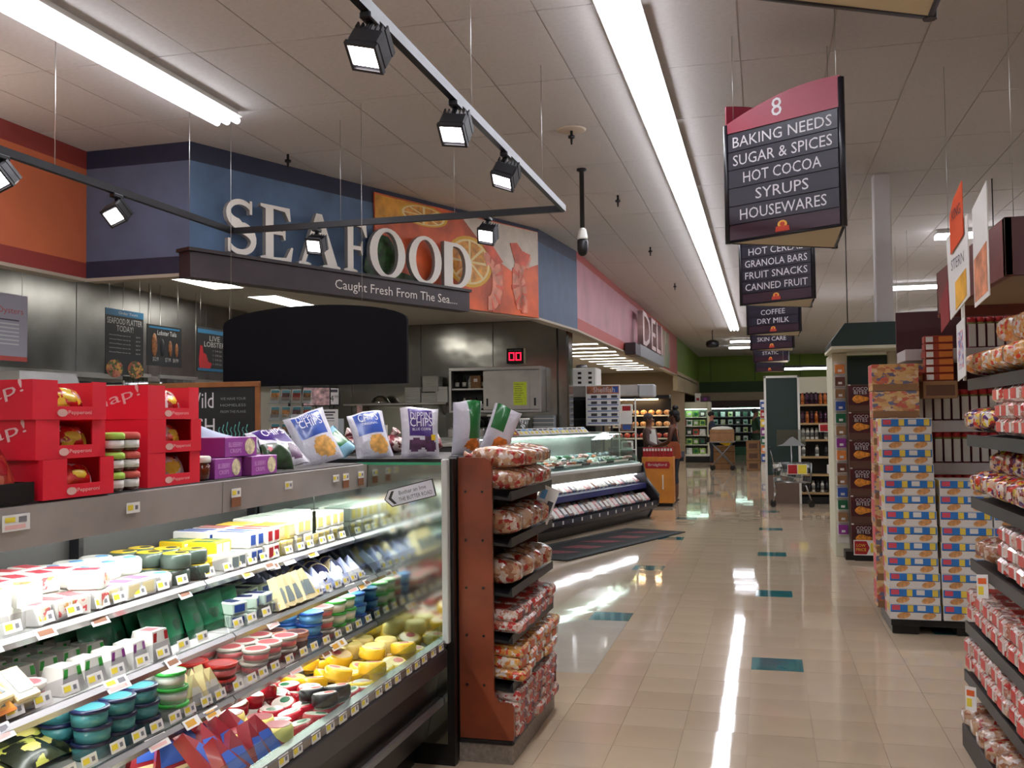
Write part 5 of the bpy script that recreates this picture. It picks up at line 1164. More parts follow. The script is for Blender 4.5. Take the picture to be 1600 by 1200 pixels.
# brochure rack
b = cth('brochure_rack', 'clear rack of recipe cards on the service counter', 'rack', -.6, -3.94, rz=R_(-30))
MB().cyl((0, 0, 0), (0, 0, .55), .012, n=8).obj('pole', DARK, b); MB().lathe([(.13, 0), (.13, .01), (.02, .02)], 14).obj('foot', DARK, b)
for r_ in range(3):
    z = .1+r_*.155
    k = MB(); k.prism([(.0, 0), (.06, 0), (.075, .06), (.073, .06), (.057, .004), (.0, .004)], lambda u, v, w: (u, w, z+v), -.2, .2); s = k.obj('pocket', glass('acrylic', (220, 226, 228), .15), b)
    for q in range(4):
        y = -.15+q*.1
        c_ = MB(); c_.prism([(.03, .01), (.07, .13), (.068, .131), (.028, .011)], lambda u, v, w: (u, w, z+v), y-.042, y+.042); c_.obj('recipe_card', TAG, b)
        d_ = MB(); d_.prism([(.042, .03), (.0725, .122), (.0715, .1225), (.041, .031)], lambda u, v, w: (u+.001, w, z+v), y-.036, y+.036); d_.obj('recipe_photo', mat('recipe_%d' % ((r_+q) % 4), ((150, 60, 50), (120, 90, 60), (170, 120, 70), (90, 60, 60))[(r_+q) % 4], .4, var=.4, vs_=40), b)
        e_ = MB(); e_.prism([(.0655, .1), (.0735, .124), (.0725, .1245), (.0645, .101)], lambda u, v, w: (u+.002, w, z+v), y-.036, y+.036); e_.obj('card_header', PTEAL, b)
def standsign(label, x, y, z0, w, h, m, rz=0., frame=None, extra=(), name='counter_sign'):
    r = cth(name, label, 'sign', x, y, CT, rz)
    MB().box((-.004, -w/2, z0), (.0, w/2, z0+h)).obj('sheet', m, r)
    if z0 > .02:
        MB().cyl((-.006, 0, 0), (-.006, 0, z0+.05), .006, n=6).obj('stand', DARK, r); MB().lathe([(.05, 0), (.05, .008), (.008, .012)], 10).obj('foot', DARK, r)
    else: MB().box((-.06, -w/2, 0), (.02, w/2, .006)).obj('foot', GLASS, r)
    if frame:
        f = MB(); t = .012
        f.box((-.008, -w/2-t, z0-t), (.004, w/2+t, z0)).box((-.008, -w/2-t, z0+h), (.004, w/2+t, z0+h+t)).box((-.008, -w/2-t, z0), (.004, -w/2, z0+h)).box((-.008, w/2, z0), (.004, w/2+t, z0+h)); f.obj('frame', frame, r)
    for (a, b_, c, d, mm) in extra: MB().box((.0, -w/2+w*a, z0+h*c), (.0012, -w/2+w*b_, z0+h*d)).obj('print', mm, r)
    return r
PHOTO = mat('event_photo', (176, 140, 140), .4, var=.5, vs_=16)
standsign('framed colour photo on a stand behind the brochure rack', -.62, -3.55, .40, .26, .17, PHOTO, R_(-30), BLACK)
r = standsign('white 4 99 price sheet beside the framed photo', -.62, -3.3, .41, .1, .16, TAG, R_(-30), BLACK, [(.1, .9, .75, .92, TAGK)]); put_text('4', r, (.0015, -.02, .47), (0, 1, 0), (0, 0, 1), h=.06, m=TAGK); put_text('99', r, (.0015, .025, .485), (0, 1, 0), (0, 0, 1), h=.03, m=TAGK)
r = standsign('white notice with a fish drawing on the service counter', -.5, -3.52, .06, .2, .3, TAG, R_(-30), None, [(.15, .85, .88, .93, TAGK), (.25, .75, .8, .84, TAGK), (.2, .8, .7, .73, TAGK), (.2, .8, .62, .64, PGREY)])
k = MB(); k.prism([(-.06, .0), (-.03, .02), (.03, .015), (.055, .002), (.075, .02), (.07, 0), (.075, -.02), (.055, -.004), (.02, -.015), (-.03, -.018)], lambda u, v, w: (w, u, .17+v), .0, .0014); k.obj('fish_drawing', TAGK, r)
standsign('pale grey notice right of the fish drawing notice', -.55, -3.32, .07, .12, .2, M1('paper_bluish', (170, 176, 180)), R_(-30), None, [(.2, .5, .5, .7, TAGK)])
standsign('tall acrylic sign holder with reddish seafood photo', -.5, -3.05, .02, .11, .38, mat('acryl_photo', (120, 90, 84), .2, var=.4, vs_=10), R_(10))
standsign('card with teal picture standing on the counter', -.5, -2.75, .02, .22, .18, PWHITE, R_(-20), None, [(.05, .65, .1, .9, PTEAL)])
standsign('red and yellow price burst card on the counter', -.5, -2.05, .02, .17, .2, mat('burst_yellow', (206, 190, 50), .5), R_(-20), None, [(.05, .5, .2, .9, PRED)])
standsign('pink and orange fluorescent card behind the green veggie bag', -.8, -.6, .12, .16, .13, mat('fluoro_orange', (240, 90, 50), .5), R_(-10), None, [(.2, .8, .4, 1, mat('fluoro_pink', (245, 60, 150), .5))])
standsign('white paper notice taped near the chalkboard', -.9, -4.3, .12, .16, .3, M1('paper_white_dim', (180, 180, 186)), R_(-30))
r = cth('scale', 'black counter scale with label printer beside the brochure rack', 'scale', -.8, -4.55, rz=R_(-20)); MB().cbox((-.15, -.16, 0), (.15, .16, .1), .01).obj('scale_body', BLACK, r); MB().cbox((-.17, -.18, .11), (.17, .18, .125), .004).obj('weighing_plate', STEEL, r); MB().cbox((-.15, -.04, .12), (-.11, .04, .34), .008).obj('display_post', BLACK, r); MB().cbox((-.16, -.12, .24), (-.12, .12, .34), .008).obj('display', BLACK, r)
# chalkboard
c_ = thing('chalkboard', 'wood framed chalkboard with white script and chalk seaweed', 'chalkboard', (-4.28, 6.62, 1.30), 0)
MB().box((-.5, -.004, .1), (.5, .004, .52)).obj('slate', mat('slate', (22, 24, 26), .7, var=.15), c_)
FW = mat('frame_oak', (136, 84, 42), .5, var=.12)
for a, b in (((-.54, -.012, .06), (.54, .012, .1)), ((-.54, -.012, .52), (.54, .012, .56)), ((-.54, -.012, .1), (-.5, .012, .52)), ((.5, -.012, .1), (.54, .012, .52))): MB().cbox(a, b, .003).obj('frame_bar', FW, c_)
for x in (-.4, .4): MB().box((x-.02, -.02, 0), (x+.02, .12, .06)).obj('foot', FW, c_)
put_text('Wild', c_, (.02, -.0055, .42), (1, 0, 0), (.2, 0, 1), w=.24, h=.12, m=TXT); put_text('FISH', c_, (.02, -.0055, .22), (1, 0, 0), (0, 0, 1), w=.26, h=.12, m=TXT)
for i, s in enumerate(('WE HAVE YOUR', 'HOMELESS', 'FROM THE PLANE')): put_text(s, c_, (.31, -.0055, .43-.05*i), (1, 0, 0), (0, 0, 1), w=.22, h=.02, m=mat('chalk_grey', (130, 140, 140), .7))
for i in range(8):
    k = MB(); x = .19+.034*i
    k.tube([(x, -.006, .13), (x+.008, -.006, .16), (x-.006, -.006, .19), (x+.006, -.006, .21+.02*(i % 3))], .004, 4); k.obj('chalk_seaweed', mat('chalk_aqua', (90, 170, 160), .7), c_)
# ================================================================== KITCHEN
# black arched menu board
mb_ = thing('menu_board', 'blank black arched menu board hanging in front of the kitchen', 'menu board', (-3.48, 7.0, 1.835))
W = .80
k = MB(); k.prism([(-W, 0), (W, 0), (W, .5)] + [(W*math.cos(R_(t))*1.0, .5+.14*math.sin(R_(t))) for t in range(10, 171, 10)] + [(-W, .5)], lambda u, v, w: (u, w, v), -.02, .02); k.obj('board', mat('board_black', (9, 9, 15), .75, spec=.15), mb_)
for x in (-.74, .42): MB().cyl((x, 0, .5), (x, 0, H-1.835), .002, n=4).obj('hanger_wire', STEEL, mb_)
for x in (-.3, .2): MB().cyl((x, 0, -.03), (x, 0, .01), .004, n=5).obj('hook', DARK, mb_)
# hanging posters along the kitchen, facing the aisle
MBK = mat('poster_black', (24, 26, 30), .4); MTL = mat('poster_teal', (30, 100, 140), .4); LB = mat('poster_text', (176, 178, 176), .5)
def hangposter(name, label, y0, y1, z0, z1, x=-6.3):
    r = thing(name, label, 'poster', (x, (y0+y1)/2, z0)); w, h = y1-y0, z1-z0
    MB().box((-.006, -w/2, 0), (0, w/2, h)).obj('panel', MBK, r)
    for s in (-.4, .4): MB().cyl((-.003, s*w, h), (-.003, s*w, HK-z0), .002, n=4).obj('hanger_wire', STEEL, r)
    return r, w, h
r, w, h = hangposter('platter_poster', 'tall black SEAFOOD PLATTER TODAY poster hanging in the kitchen', 8.14, 8.74, 2.04, 2.70)
MB().box((0, -w/2, h*.9), (.001, w/2, h)).obj('header', MTL, r); put_text('Order Yours', r, (.002, .05, h*.95), (0, 1, 0), (0, 0, 1), w=w*.5, h=.03, m=LB)
put_text('SEAFOOD PLATTER', r, (.0015, 0, h*.82), (0, 1, 0), (0, 0, 1), w=w*.92, h=.06, m=LB); put_text('TODAY!', r, (.0015, 0, h*.71), (0, 1, 0), (0, 0, 1), w=w*.44, h=.06, m=LB)
for i in range(5): put_text('Assorted Platter (serves %d)' % (4+2*i), r, (.0015, -.08, h*(.6-.065*i)), (0, 1, 0), (0, 0, 1), w=w*.55, h=.016, m=LB); put_text('$%d.99' % (24+8*i), r, (.0015, .21, h*(.6-.065*i)), (0, 1, 0), (0, 0, 1), w=w*.12, h=.016, m=LB)
for y in (-.16, .17):
    k = MB(); k.lathe([(.13, 0), (.13, .004)], 16); k = k.obj('platter_photo', patches('platter_print', [(150, 70, 50), (70, 90, 40), (180, 110, 80), (60, 70, 30), (190, 140, 60)], 26, .4, .1, 0), r, (0, y, h*.09), (0, R_(90), 0)); k.scale = (.7, 1, 1)
r, w, h = hangposter('lobster_tails_poster', 'square black Lobster Tails poster hanging in the kitchen', 8.80, 9.42, 2.16, 2.60)
MB().box((0, -w*.44, h*.92), (.001, w*.44, h*.96)).obj('header', MTL, r); put_text('Lobster Tails', r, (.0015, .04, h*.82), (0, 1, 0), (0, 0, 1), w=w*.55, h=.05, m=LB)
for i, (y, s) in enumerate(((-.18, 1.), (-.04, .75), (.1, .7), (.22, .6))):
    MB().ell((0, y, h*.5-(1-s)*.08), (.006, .05*s, .13*s), 8, 6).obj('tail_photo', mat('lobster_brown', (110, 70, 40), .4, var=.4, vs_=30) if i != 1 else MBK, r)
for i, (y, s) in enumerate(((-.16, '$12'), (.06, '$7'), (.2, '$4'))): put_text(s+'.99', r, (.0015, y, h*.16), (0, 1, 0), (0, 0, 1), w=.1, h=.05, m=LB)
r, w, h = hangposter('live_lobsters_poster', 'black LIVE LOBSTERS poster partly behind the menu board', 9.72, 10.5, 2.14, 2.66)
MB().box((0, -w/2+.02, h*.86), (.001, w/2-.02, h*.95)).obj('header', MTL, r); put_text('LIVE', r, (.0015, -.02, h*.76), (0, 1, 0), (0, 0, 1), w=w*.28, h=.06, m=LB); put_text('LOBSTERS', r, (.0015, .0, h*.62), (0, 1, 0), (0, 0, 1), w=w*.62, h=.06, m=LB)
k = MB(); k.prism([(-.34, .04), (-.12, .04), (-.08, .1), (-.16, .12), (-.2, .2), (-.26, .22), (-.28, .3), (-.32, .3), (-.35, .15)], lambda u, v, w_: (w_, u, v), 0, .003); k.obj('lobster_photo', PRED, r)
for i in range(4): put_text('1 1/4 Lb  $7.99', r, (.0015, .12, h*(.48-.1*i)), (0, 1, 0), (0, 0, 1), w=w*.45, h=.025, m=LB)
MB().box((0, -w/2+.02, .01), (.001, w/2-.02, .04)).obj('footer', MTL, r)
r, w, h = hangposter('oyster_poster', 'tall grey and red poster hanging at the left edge of the kitchen', 6.5, 7.1, 2.10, 2.68)
MB().box((0, -w/2, 0), (.001, -.06, h)).obj('photo_side', mat('poster_plum', (70, 50, 66), .4, var=.3, vs_=8), r); MB().box((0, -.06, 0), (.001, w/2, h)).obj('text_side', mat('poster_greyblue', (140, 136, 146), .5), r); MB().box((.001, -w/2, 0), (.002, w/2, .04)).obj('footer', BRICKRED, r); MB().box((.001, -.2, .05), (.0025, -.05, .13)).obj('gold_badge', TAGY, r)
put_text('Oysters', r, (.002, .1, h*.74), (0, 1, 0), (0, 0, 1), w=w*.5, h=.07, m=BRICKRED)
for i in range(7): MB().box((.001, -.02, h*(.6-.06*i)), (.0018, .2, h*(.6-.06*i)+.012)).obj('text_line', TAGK if i == 0 else LB, r)
# wall cabinet with a sliding door, open on the left
cbx = thing('wall_cabinet', 'steel wall cabinet with sliding doors half open on the back kitchen wall', 'cabinet', (-4.81, 14.35, 1.65))
D_ = .34; CW = 1.49; CHh = .71
for a, b in (((0, 0, 0), (CW, D_, .04)), ((0, 0, CHh-.05), (CW, D_, CHh)), ((0, 0, .04), (.04, D_, CHh-.05)), ((CW-.04, 0, .04), (CW, D_, CHh-.05))): MB().cbox(a, b, .004).obj('carcass', STEEL, cbx)
MB().box((.04, D_-.01, .04), (CW-.04, D_, CHh-.05)).obj('back', DARK, cbx); MB().box((.04, .04, .36), (CW-.04, D_-.01, .385)).obj('inner_shelf', STEEL, cbx)
for x0, x1, y in ((.56, 1.3, .012), (.75, CW-.04, .03)):
    d = MB().cbox((x0, y, .045), (x1, y+.014, CHh-.055), .003).obj('sliding_door', STEEL, cbx); MB().box((x0+.05 if y < .02 else x1-.08, y-.006, .1), (x0+.08 if y < .02 else x1-.05, y, .22)).obj('door_pull', DARK, d)
o = MB().box((0, -.003, 0), (.21, 0, .36)).obj('neon_note', mat('neon_paper', (206, 226, 60), .6, var=.06, vs_=40)); o.location = (-3.76, 14.36, 1.76); tag(o, 'neon yellow handwritten note taped to the cabinet door', 'note')
for i in range(9): MB().box((.02, -.004, .32-.034*i), (.02+rnd(.1, .17), -.003, .326-.034*i)).obj('handwriting', TAGK, o)
BOT = [mat('bottle_'+n, c, .2) for n, c in dict(dark=(30, 24, 20), green=(24, 44, 28), white=(190, 186, 176), amber=(90, 50, 24)).items()]
def bottle(m):
    o = MB().lathe([(.03, 0), (.034, .01), (.034, .13), (.014, .17), (.013, .2)], 10).obj('bottle', m); MB().lathe([(.035, .03), (.035, .1)], 10).obj('label', PWHITE, o); MB().lathe([(.015, .195), (.015, .215)], 8).obj('cap', BLACK, o); return Proto(tag(o, 'x', 'bottle'))
BP = [bottle(m) for m in BOT]
for i, x in enumerate((-4.72, -4.6, -4.5, -4.28)): BP[i % 4].put((x, 14.5, 2.036), 0, '%s bottle on the upper shelf of the wall cabinet' % ('leftmost dark', 'second, green', 'third, white', 'amber')[i], 'bottles, cabinet upper shelf')
for i, x in enumerate((-4.72, -4.6, -4.5, -4.4, -4.3)): BP[(i+1) % 4].put((x, 14.5, 1.691), 0, '%s bottle from the left on the lower shelf of the wall cabinet' % NTH[i], 'bottles, cabinet lower shelf')
o = MB().cbox((-.08, -.08, 0), (.08, .08, .2), .004).obj('carton', CARD); o.location = (-4.39, 14.5, 2.036); tag(o, 'small brown carton among bottles in the wall cabinet', 'box'); MB().box((-.03, -.081, .1), (.03, -.08, .15)).obj('label', TAG, o)
led = thing('now_serving_display', 'small wall display with red digits 00 above the cabinet', 'display', (-3.8, 14.66, 2.42))
MB().cbox((-.14, -.03, -.0), (.14, .04, .24), .006).obj('case', BLACK, led); DG = mat('led_red', (255, 20, 50), .4, emit=2.2)
for q in (-.055, .055):
    for (a, b) in (((-.035, .05), (.035, .065)), ((-.035, .16), (.035, .175)), ((-.045, .05), (-.03, .175)), ((.03, .05), (.045, .175))): MB().box((q+a[0], -.033, a[1]), (q+b[0], -.03, b[1])).obj('digit_segment', DG, led)
put_text('NOW SERVING', led, (0, -.032, .21), (1, 0, 0), (0, 0, 1), w=.2, h=.02, m=LB)
MB().box((.14, -.03, 0), (.155, .04, .24)).obj('side_trim', CREAM, led)
sh = thing('wall_shelf', 'long steel wall shelf holding bowl and foam boxes', 'shelf', (-5.65, 14.5, 1.79))
MB().cbox((-.95, -.18, 0), (.8, .2, .03), .004).obj('board', STEEL, sh)
for x in (-.7, .1, .65): k = MB(); k.prism([(.2, 0), (-.12, 0), (.2, -.16)], lambda u, v, w_: (x+w_, u, v), -.012, .012); k.obj('bracket', STEEL, sh)
o = MB().lathe([(.001, .13), (.05, .125), (.11, .09), (.15, .03), (.16, 0), (.15, 0)], 18).obj('steel_bowl', mat('polished_steel', (190, 190, 188), .12, 1.)); o.location = (-6.02, 14.48, 1.82); tag(o, 'shiny upturned steel bowl on the wall shelf', 'bowl'); MB().lathe([(.158, .002), (.168, .0), (.168, .008), (.16, .01)], 18).obj('rim', MATS['polished_steel'], o)
FOAM = mat('foam_white', (206, 208, 204), .6)
fb = MB().cbox((-.13, -.12, 0), (.13, .12, .022), .006).obj('foam_box', FOAM); MB().box((-.12, -.121, .009), (.12, -.12, .012)).obj('lid_seam', GREYM, fb); FBX = Proto(tag(fb, 'x', 'box'))
for i, (x, z0, n) in enumerate(((-5.42, 1.8205, 11), (-5.14, 1.8205, 7), (-5.12, 1.995, 11), )):
    for k in range(n): FBX.put((x, 14.47, z0+k*.0225), 0, 'white foam box in the %s stack on the wall shelf, %s' % (('left', 'middle', 'upper')[i], ORD[k]), '%s foam box stack' % ('left', 'middle', 'upper')[i])
o = MB().cbox((-.1, -.1, 0), (.1, .1, .25), .006).obj('foam_carton', FOAM); o.location = (-4.94, 14.47, 1.8205); tag(o, 'plain white foam carton at the right end of the wall shelf', 'box'); MB().box((-.1, -.101, .2), (.1, -.1, .204)).obj('lid_seam', GREYM, o)
# worktable with jugs below the cabinet
wt_ = thing('worktable', 'steel worktable along the back kitchen wall', 'table', (-5.0, 14.3, 0))
MB().cbox((-2.0, -.35, .88), (1.85, .35, .92), .006).obj('table_top', STEEL, wt_)
for x in (-1.9, 0, 1.8): MB().cyl((x, -.28, 0), (x, -.28, .88), .025, n=8).obj('leg', STEEL, wt_)
for i, (x, h) in enumerate(((-4.03, .7), (-3.805, .66), (-3.58, .64))):
    o = MB().lathe([(.09, 0), (.1, .02), (.11, h-.03), (.1, h), (.09, h)], 12).obj('plastic_bin', glass('plastic_clear', (200, 206, 206), .25)); o.location = (x, 14.2, .9205); tag(o, 'tall clear plastic container %s below the cabinet' % ('leftmost', 'middle', 'rightmost')[i], 'container', 'plastic containers'); MB().lathe([(.112, h-.03), (.116, h-.02), (.112, h)], 12).obj('rim', PWHITE, o)
o = MB().cbox((-.16, -.1, 0), (.16, .1, .68), .01).obj('stacked_tray_rack', mat('grey_plastic', (120, 124, 126), .4)); o.location = (-3.3, 14.5, .9205); tag(o, 'grey stack of plastic trays near the steel corner post', 'trays')
for k in range(10): MB().box((-.165, -.103, .04+k*.065), (.165, -.1, .05+k*.065)).obj('tray_edge', PWHITE, o)
o = thing('counter_mixer', 'black round-backed appliance below the open cabinet', 'appliance', (-4.46, 14.25, .9205)); MB().cbox((-.3, -.15, 0), (.3, .15, .5), .02).obj('body', STEEL, o); MB().ell((0, 0, .56), (.26, .16, .13), 14, 8).obj('hood', BLACK, o)
# left wall bits: wire rack, hood, strip curtain
wr_ = thing('wire_rack', 'tall chrome wire rack against the white kitchen wall', 'rack', (-6.75, 8.2, 0))
for x in (-.2, .2):
    for y in (-.55, .55): MB().cyl((x, y, 0), (x, y, 2.0), .013, n=6).obj('post', STEEL, wr_)
for z in (.4, 1.0, 1.5, 1.96):
    k = MB()
    for y in (-.55, .55): k.box((-.2, y-.006, z), (.2, y+.006, z+.02))
    for x in (-.2, -.1, 0, .1, .2): k.box((x-.004, -.55, z), (x+.004, .55, z+.012))
    k.obj('wire_shelf', DARK, wr_)
for i, (y, m_) in enumerate(((-.1, GREYM), (.4, BLACK))):
    o = MB().ell((0, 0, .16), (.18, .22, .17), 12, 7, 0).obj('covered_bundle', m_)
    o.location = (-6.75, 8.2+y, 1.512); tag(o, ('grey', 'black')[i]+' wrapped bundle on the chrome wire rack', 'bundle')
hd = thing('exhaust_hood', 'grey steel machine with slanted top at the left edge behind the red cartons', 'machine', (-6.1, 6.75, 0))
k = MB(); k.prism([(-.35, 0), (.45, 0), (.45, 1.7), (.3, 1.98), (-.35, 1.98)], lambda u, v, w_: (w_, u, v), -.35, .35); k.obj('housing', STEEL, hd); MB().box((.35, -.3, 1.55), (.356, .4, 1.68)).obj('control_panel', BLACK, hd); MB().box((.35, -.3, 1.8), (.354, .3, 1.82)).obj('seam', DARK, hd)
for g, y0 in ((0, 8.85), (1, 9.5)):
    n_ = 5+3*g; sc2 = thing('strip_curtain', '%s clear vinyl strip curtain in the kitchen' % ('narrow', 'wide')[g], 'curtain', (-6.6, y0, 0))
    MB().cbox((-.015, -.06, 2.05), (.02, n_*.085, 2.09), .004).obj('curtain_rail', STEEL, sc2)
    for y in (-.04, n_*.085-.02): MB().cyl((0, y, 2.09), (0, y, HK), .005, n=5).obj('rail_rod', STEEL, sc2)
    for k in range(n_): MB().box((0, -.045, .02), (.003, .045, 2.05)).obj('strip', glass('vinyl_strip', (190, 194, 196), .2), sc2, (.004*(k % 2), k*.085, 0))
# ================================================================== MAT
fm = thing('floor_mat', 'dark floor mat with red pattern lying before the seafood case', 'mat', (-1.95, 12.0, .0), -math.atan2(.34, .94))
MB().cbox((-.45, -1.7, 0), (.45, 1.35, .012), .004).obj('mat_body', mat('mat_dark', (15, 17, 19), .9, var=.2, vs_=20), fm)
for k in range(5): q = MB(); q.prism([(-.25+.1*(k % 2), -1.4+k*.55), (.1+.1*(k % 2), -1.3+k*.55), (.25, -1.05+k*.55), (-.1, -1.1+k*.55)], lambda u, v, w: (u, v, w), .0121, .0135); q.obj('mat_motif', mat('mat_red', (92, 26, 30), .8, var=.3, vs_=25), fm)
for s in (-1, 1): MB().box((s*.38-.02, -1.6, .0121), (s*.38+.02, 1.25, .0132)).obj('mat_stripe', mat('mat_grey', (40, 46, 48), .8, var=.3, vs_=30), fm)

# ================================================================== RIGHT SIDE: COOKIE PALLET
pa = thing('display_pallet', 'black display pallet under the cookie cartons', 'pallet', (1.35, 7.65, 0))
MB().cbox((-.52, -.36, .06), (.52, .4, .105), .006).obj('deck', BLACK, pa)
for x in (-.42, 0, .42): MB().cbox((x-.09, -.33, 0), (x+.09, .36, .06), .006).obj('runner', BLACK, pa)
CWH = mat('carton_white', (214, 208, 200), .5); CBL = mat('carton_blue', (36, 112, 186), .5); CYE = mat('carton_yellow', (222, 192, 70), .5, var=.1); CRE = mat('carton_pinkred', (206, 74, 90), .5); CCK = mat('cookie_tan', (196, 140, 84), .55, var=.15, vs_=40)
def cookie_tray():
    w, d, h = .335, .3, .108
    o = MB().cbox((-w/2, 0, 0), (w/2, d, h), .002).obj('cookie_carton', CWH)
    MB().box((-w/2+.004, -.0008, h*.5), (w/2-.004, 0, h*.96)).obj('blue_band', CBL, o)
    for q in (-1, 1):
        c = q*w*.25
        MB().box((c+w*.1, -.0014, h*.52), (c+w*.21, -.0008, h*.94)).obj('yellow_patch', CYE, o); MB().box((c-w*.21, -.0014, h*.6), (c-w*.05, -.0008, h*.92)).obj('red_logo', CRE if q < 0 else CWH, o)
        k = MB(); k.prism([(c+w*.02+.045*math.cos(R_(t)), h*.27+.022*math.sin(R_(t))+.008*math.cos(R_(t))) for t in range(0, 360, 30)], lambda u, v, s: (u, s, v), -.001, 0); k.obj('cookie_picture', CCK, o)
    MB().box((-w/2-.0008, .02, h*.5), (-w/2, d*.6, h*.95)).obj('side_band', CYE, o); MB().box((-w/2-.0008, d*.65, h*.1), (-w/2, d*.95, h*.8)).obj('side_logo', CRE, o)
    MB().box((-w/2+.006, -.0014, h*.47), (w/2-.006, -.0004, h*.5)).obj('edge_line', TAGK, o)
    return Proto(tag(o, 'x', 'carton'))
CTY = cookie_tray()
random.seed(4)
for i, (x, n, nm) in enumerate(((.995, 13, 'tall left'), (1.34, 9, 'middle'), (1.685, 8, 'right'))):
    for k in range(n): CTY.put((x+rnd(-.005, .005)-.003*k*(i == 0), 7.3+rnd(-.004, .004), .106+k*.109), rnd(-.012, .012), 'white and blue cookie carton in the %s pallet stack, %s' % (nm, 'topmost' if k == n-1 else ORD[k]), 'cookie cartons on the pallet')
# wafer cartons column and loose packs behind
WAF = patches('wafer_print', [(214, 176, 120), (206, 160, 100), (200, 96, 76), (110, 110, 140), (220, 190, 150), (190, 130, 84), (214, 170, 110)], 22, .5, .05, 0, (1, 1, 1.8))
wp = MB().cbox((-.165, 0, 0), (.165, .24, .2), .003).obj('wafer_carton', WAF); MB().box((-.16, -.001, 0), (.16, 0, .05)).obj('cardboard_lip', CARD, wp); MB().box((-.166, .02, .06), (-.165, .2, .19)).obj('side_picture', CRE, wp)
WP = Proto(tag(wp, 'x', 'carton'))
for k in range(9): WP.put((.95, 7.72, .106+k*.203), rnd(-.02, .02), 'tan wafer carton in the column behind the cookie cartons, %s' % ORD[k], 'wafer cartons')
WP.put((1.03, 7.98, 1.94-.2), 0, 'tan wafer carton on top shelf behind the cookie cartons', 'wafer cartons')
RP = MB().cbox((-.1, 0, 0), (.1, .14, .055), .004).obj('snack_pack', mat('pack_brick', (150, 52, 34), .4)); MB().box((0, -.001, .008), (.095, 0, .048)).obj('orange_label', mat('pack_amber', (206, 120, 50), .4), RP); MB().box((-.09, -.001, .008), (-.04, 0, .048)).obj('white_label', TAG, RP); RPP = Proto(tag(RP, 'x', 'pack'))
for k in range(6): RPP.put((1.27, 7.78, 1.80+k*.057), rnd(-.05, .05), 'brick red snack pack in the column beside the posters, %s' % ORD[k], 'brick red snack packs')
o = MB().cbox((-.12, 0, 0), (.12, .2, .13), .003).obj('brown_case', CARD); o.location = (1.27, 7.76, 1.668); tag(o, 'plain brown case under the brick red snack packs', 'box'); MB().box((-.1, -.001, .02), (.1, 0, .1)).obj('case_print', mat('case_brown_print', (96, 60, 40), .6), o)
# shelf unit with red-capped canisters behind
gs = thing('canister_shelf', 'white shelf unit full of red-topped canisters behind the bread rack', 'shelf', (2.0, 8.35, 0))
MB().box((-.93, .2, 0), (1.6, .24, 2.4)).obj('back_panel', mat('back_maroon', (70, 30, 34), .6), gs); MB().cbox((-.93, -.3, 0), (1.6, .2, .12), .005).obj('base', DARK, gs)
CAN = mat('canister_white', (206, 204, 196), .4); CRD = mat('canister_red', (176, 36, 40), .4); CMR = mat('canister_maroon', (120, 44, 56), .4)
cn_ = MB().lathe([(.03, 0), (.031, .004), (.031, .2), (.028, .205)], 10).obj('canister', CMR); MB().box((-.024, -.0335, .01), (.024, -.02, .185)).obj('label', CAN, cn_); MB().lathe([(.0325, .2), (.0325, .235), (.028, .24)], 10).obj('red_cap', CRD, cn_); MB().lathe([(.0318, .186), (.0318, .2)], 10).obj('green_ring', mat('can_olive', (130, 130, 60), .4), cn_)
CNP = Proto(tag(cn_, 'x', 'canister'))
for r_, z in enumerate((.84, 1.17, 1.50, 2.06)):
    MB().cbox((-.93, -.28, z-.09), (1.6, .2, z), .004).obj('shelf_board', mat('shelf_pale', (186, 180, 178), .5), gs)
    for k in range(24):
        if r_ == 3 and k < 6: continue
        CNP.put((1.17+k*.066, 8.13, z+.001), 0, '%s red-topped canister from the left on the %s shelf behind the bread rack' % (NTH[k], ('lowest', 'second', 'third', 'top')[r_]), 'canisters, %s shelf' % ('lowest', 'second', 'third', 'top')[r_])
# ================================================================== DARK RED CASE COLUMN AND ENDCAP
ec = thing('endcap_unit', 'cream endcap with dark green panel behind the dark red cartons', 'endcap', (1.0, 11.2, 0))
DG_ = mat('panel_darkgreen', (30, 52, 46), .5); 
MB().cbox((-.12, -.02, 0), (.3, .02, 2.2), .004).obj('dark_panel', DG_, ec); MB().cbox((-.28, -.04, 0), (-.12, .9, 2.235), .004).obj('cream_side', CREAM, ec); MB().cbox((.3, .0, 0), (2.5, .06, 2.24), .004).obj('cream_back', CREAM, ec); MB().cbox((-.2, -.3, 0), (.32, -.02, .09), .004).obj('foot', BLACK, ec)
CRB = mat('case_darkred', (66, 18, 22), .4, var=.35, vs_=14); CGO = mat('case_gold', (206, 126, 40), .45, var=.3, vs_=24); CBR = mat('case_base_brown', (92, 60, 44), .6)
cc_ = MB().cbox((-.125, 0, 0), (.125, .24, .295), .003).obj('chocolate_case', CBR); MB().box((-.122, -.001, .075), (.122, 0, .285)).obj('dark_print', CRB, cc_); k = MB(); k.prism([(.0+.085*math.cos(R_(t)), .14+.038*math.sin(R_(t))*(1+.3*math.cos(R_(3*t)))) for t in range(0, 360, 20)], lambda u, v, s: (u, s, v), -.002, -.001); k.obj('gold_picture', CGO, cc_)
put_text('COCO', cc_, (0, -.0015, .25), (1, 0, 0), (0, 0, 1), w=.15, h=.035, m=TXT); put_text('BITES', cc_, (0, -.0015, .21), (1, 0, 0), (0, 0, 1), w=.13, h=.035, m=TXT)
for s in (-1, 1): MB().box((s*.11-.012, -.012, .285), (s*.11+.012, .02, .297)).obj('corner_flap', TAG, cc_)
CCP = Proto(tag(cc_, 'x', 'carton'))
for k in range(6): CCP.put((.99, 10.92, .091+k*.298), rnd(-.02, .02), 'dark red snack carton with gold picture in the endcap column, %s' % ORD[k], 'dark red snack cartons')
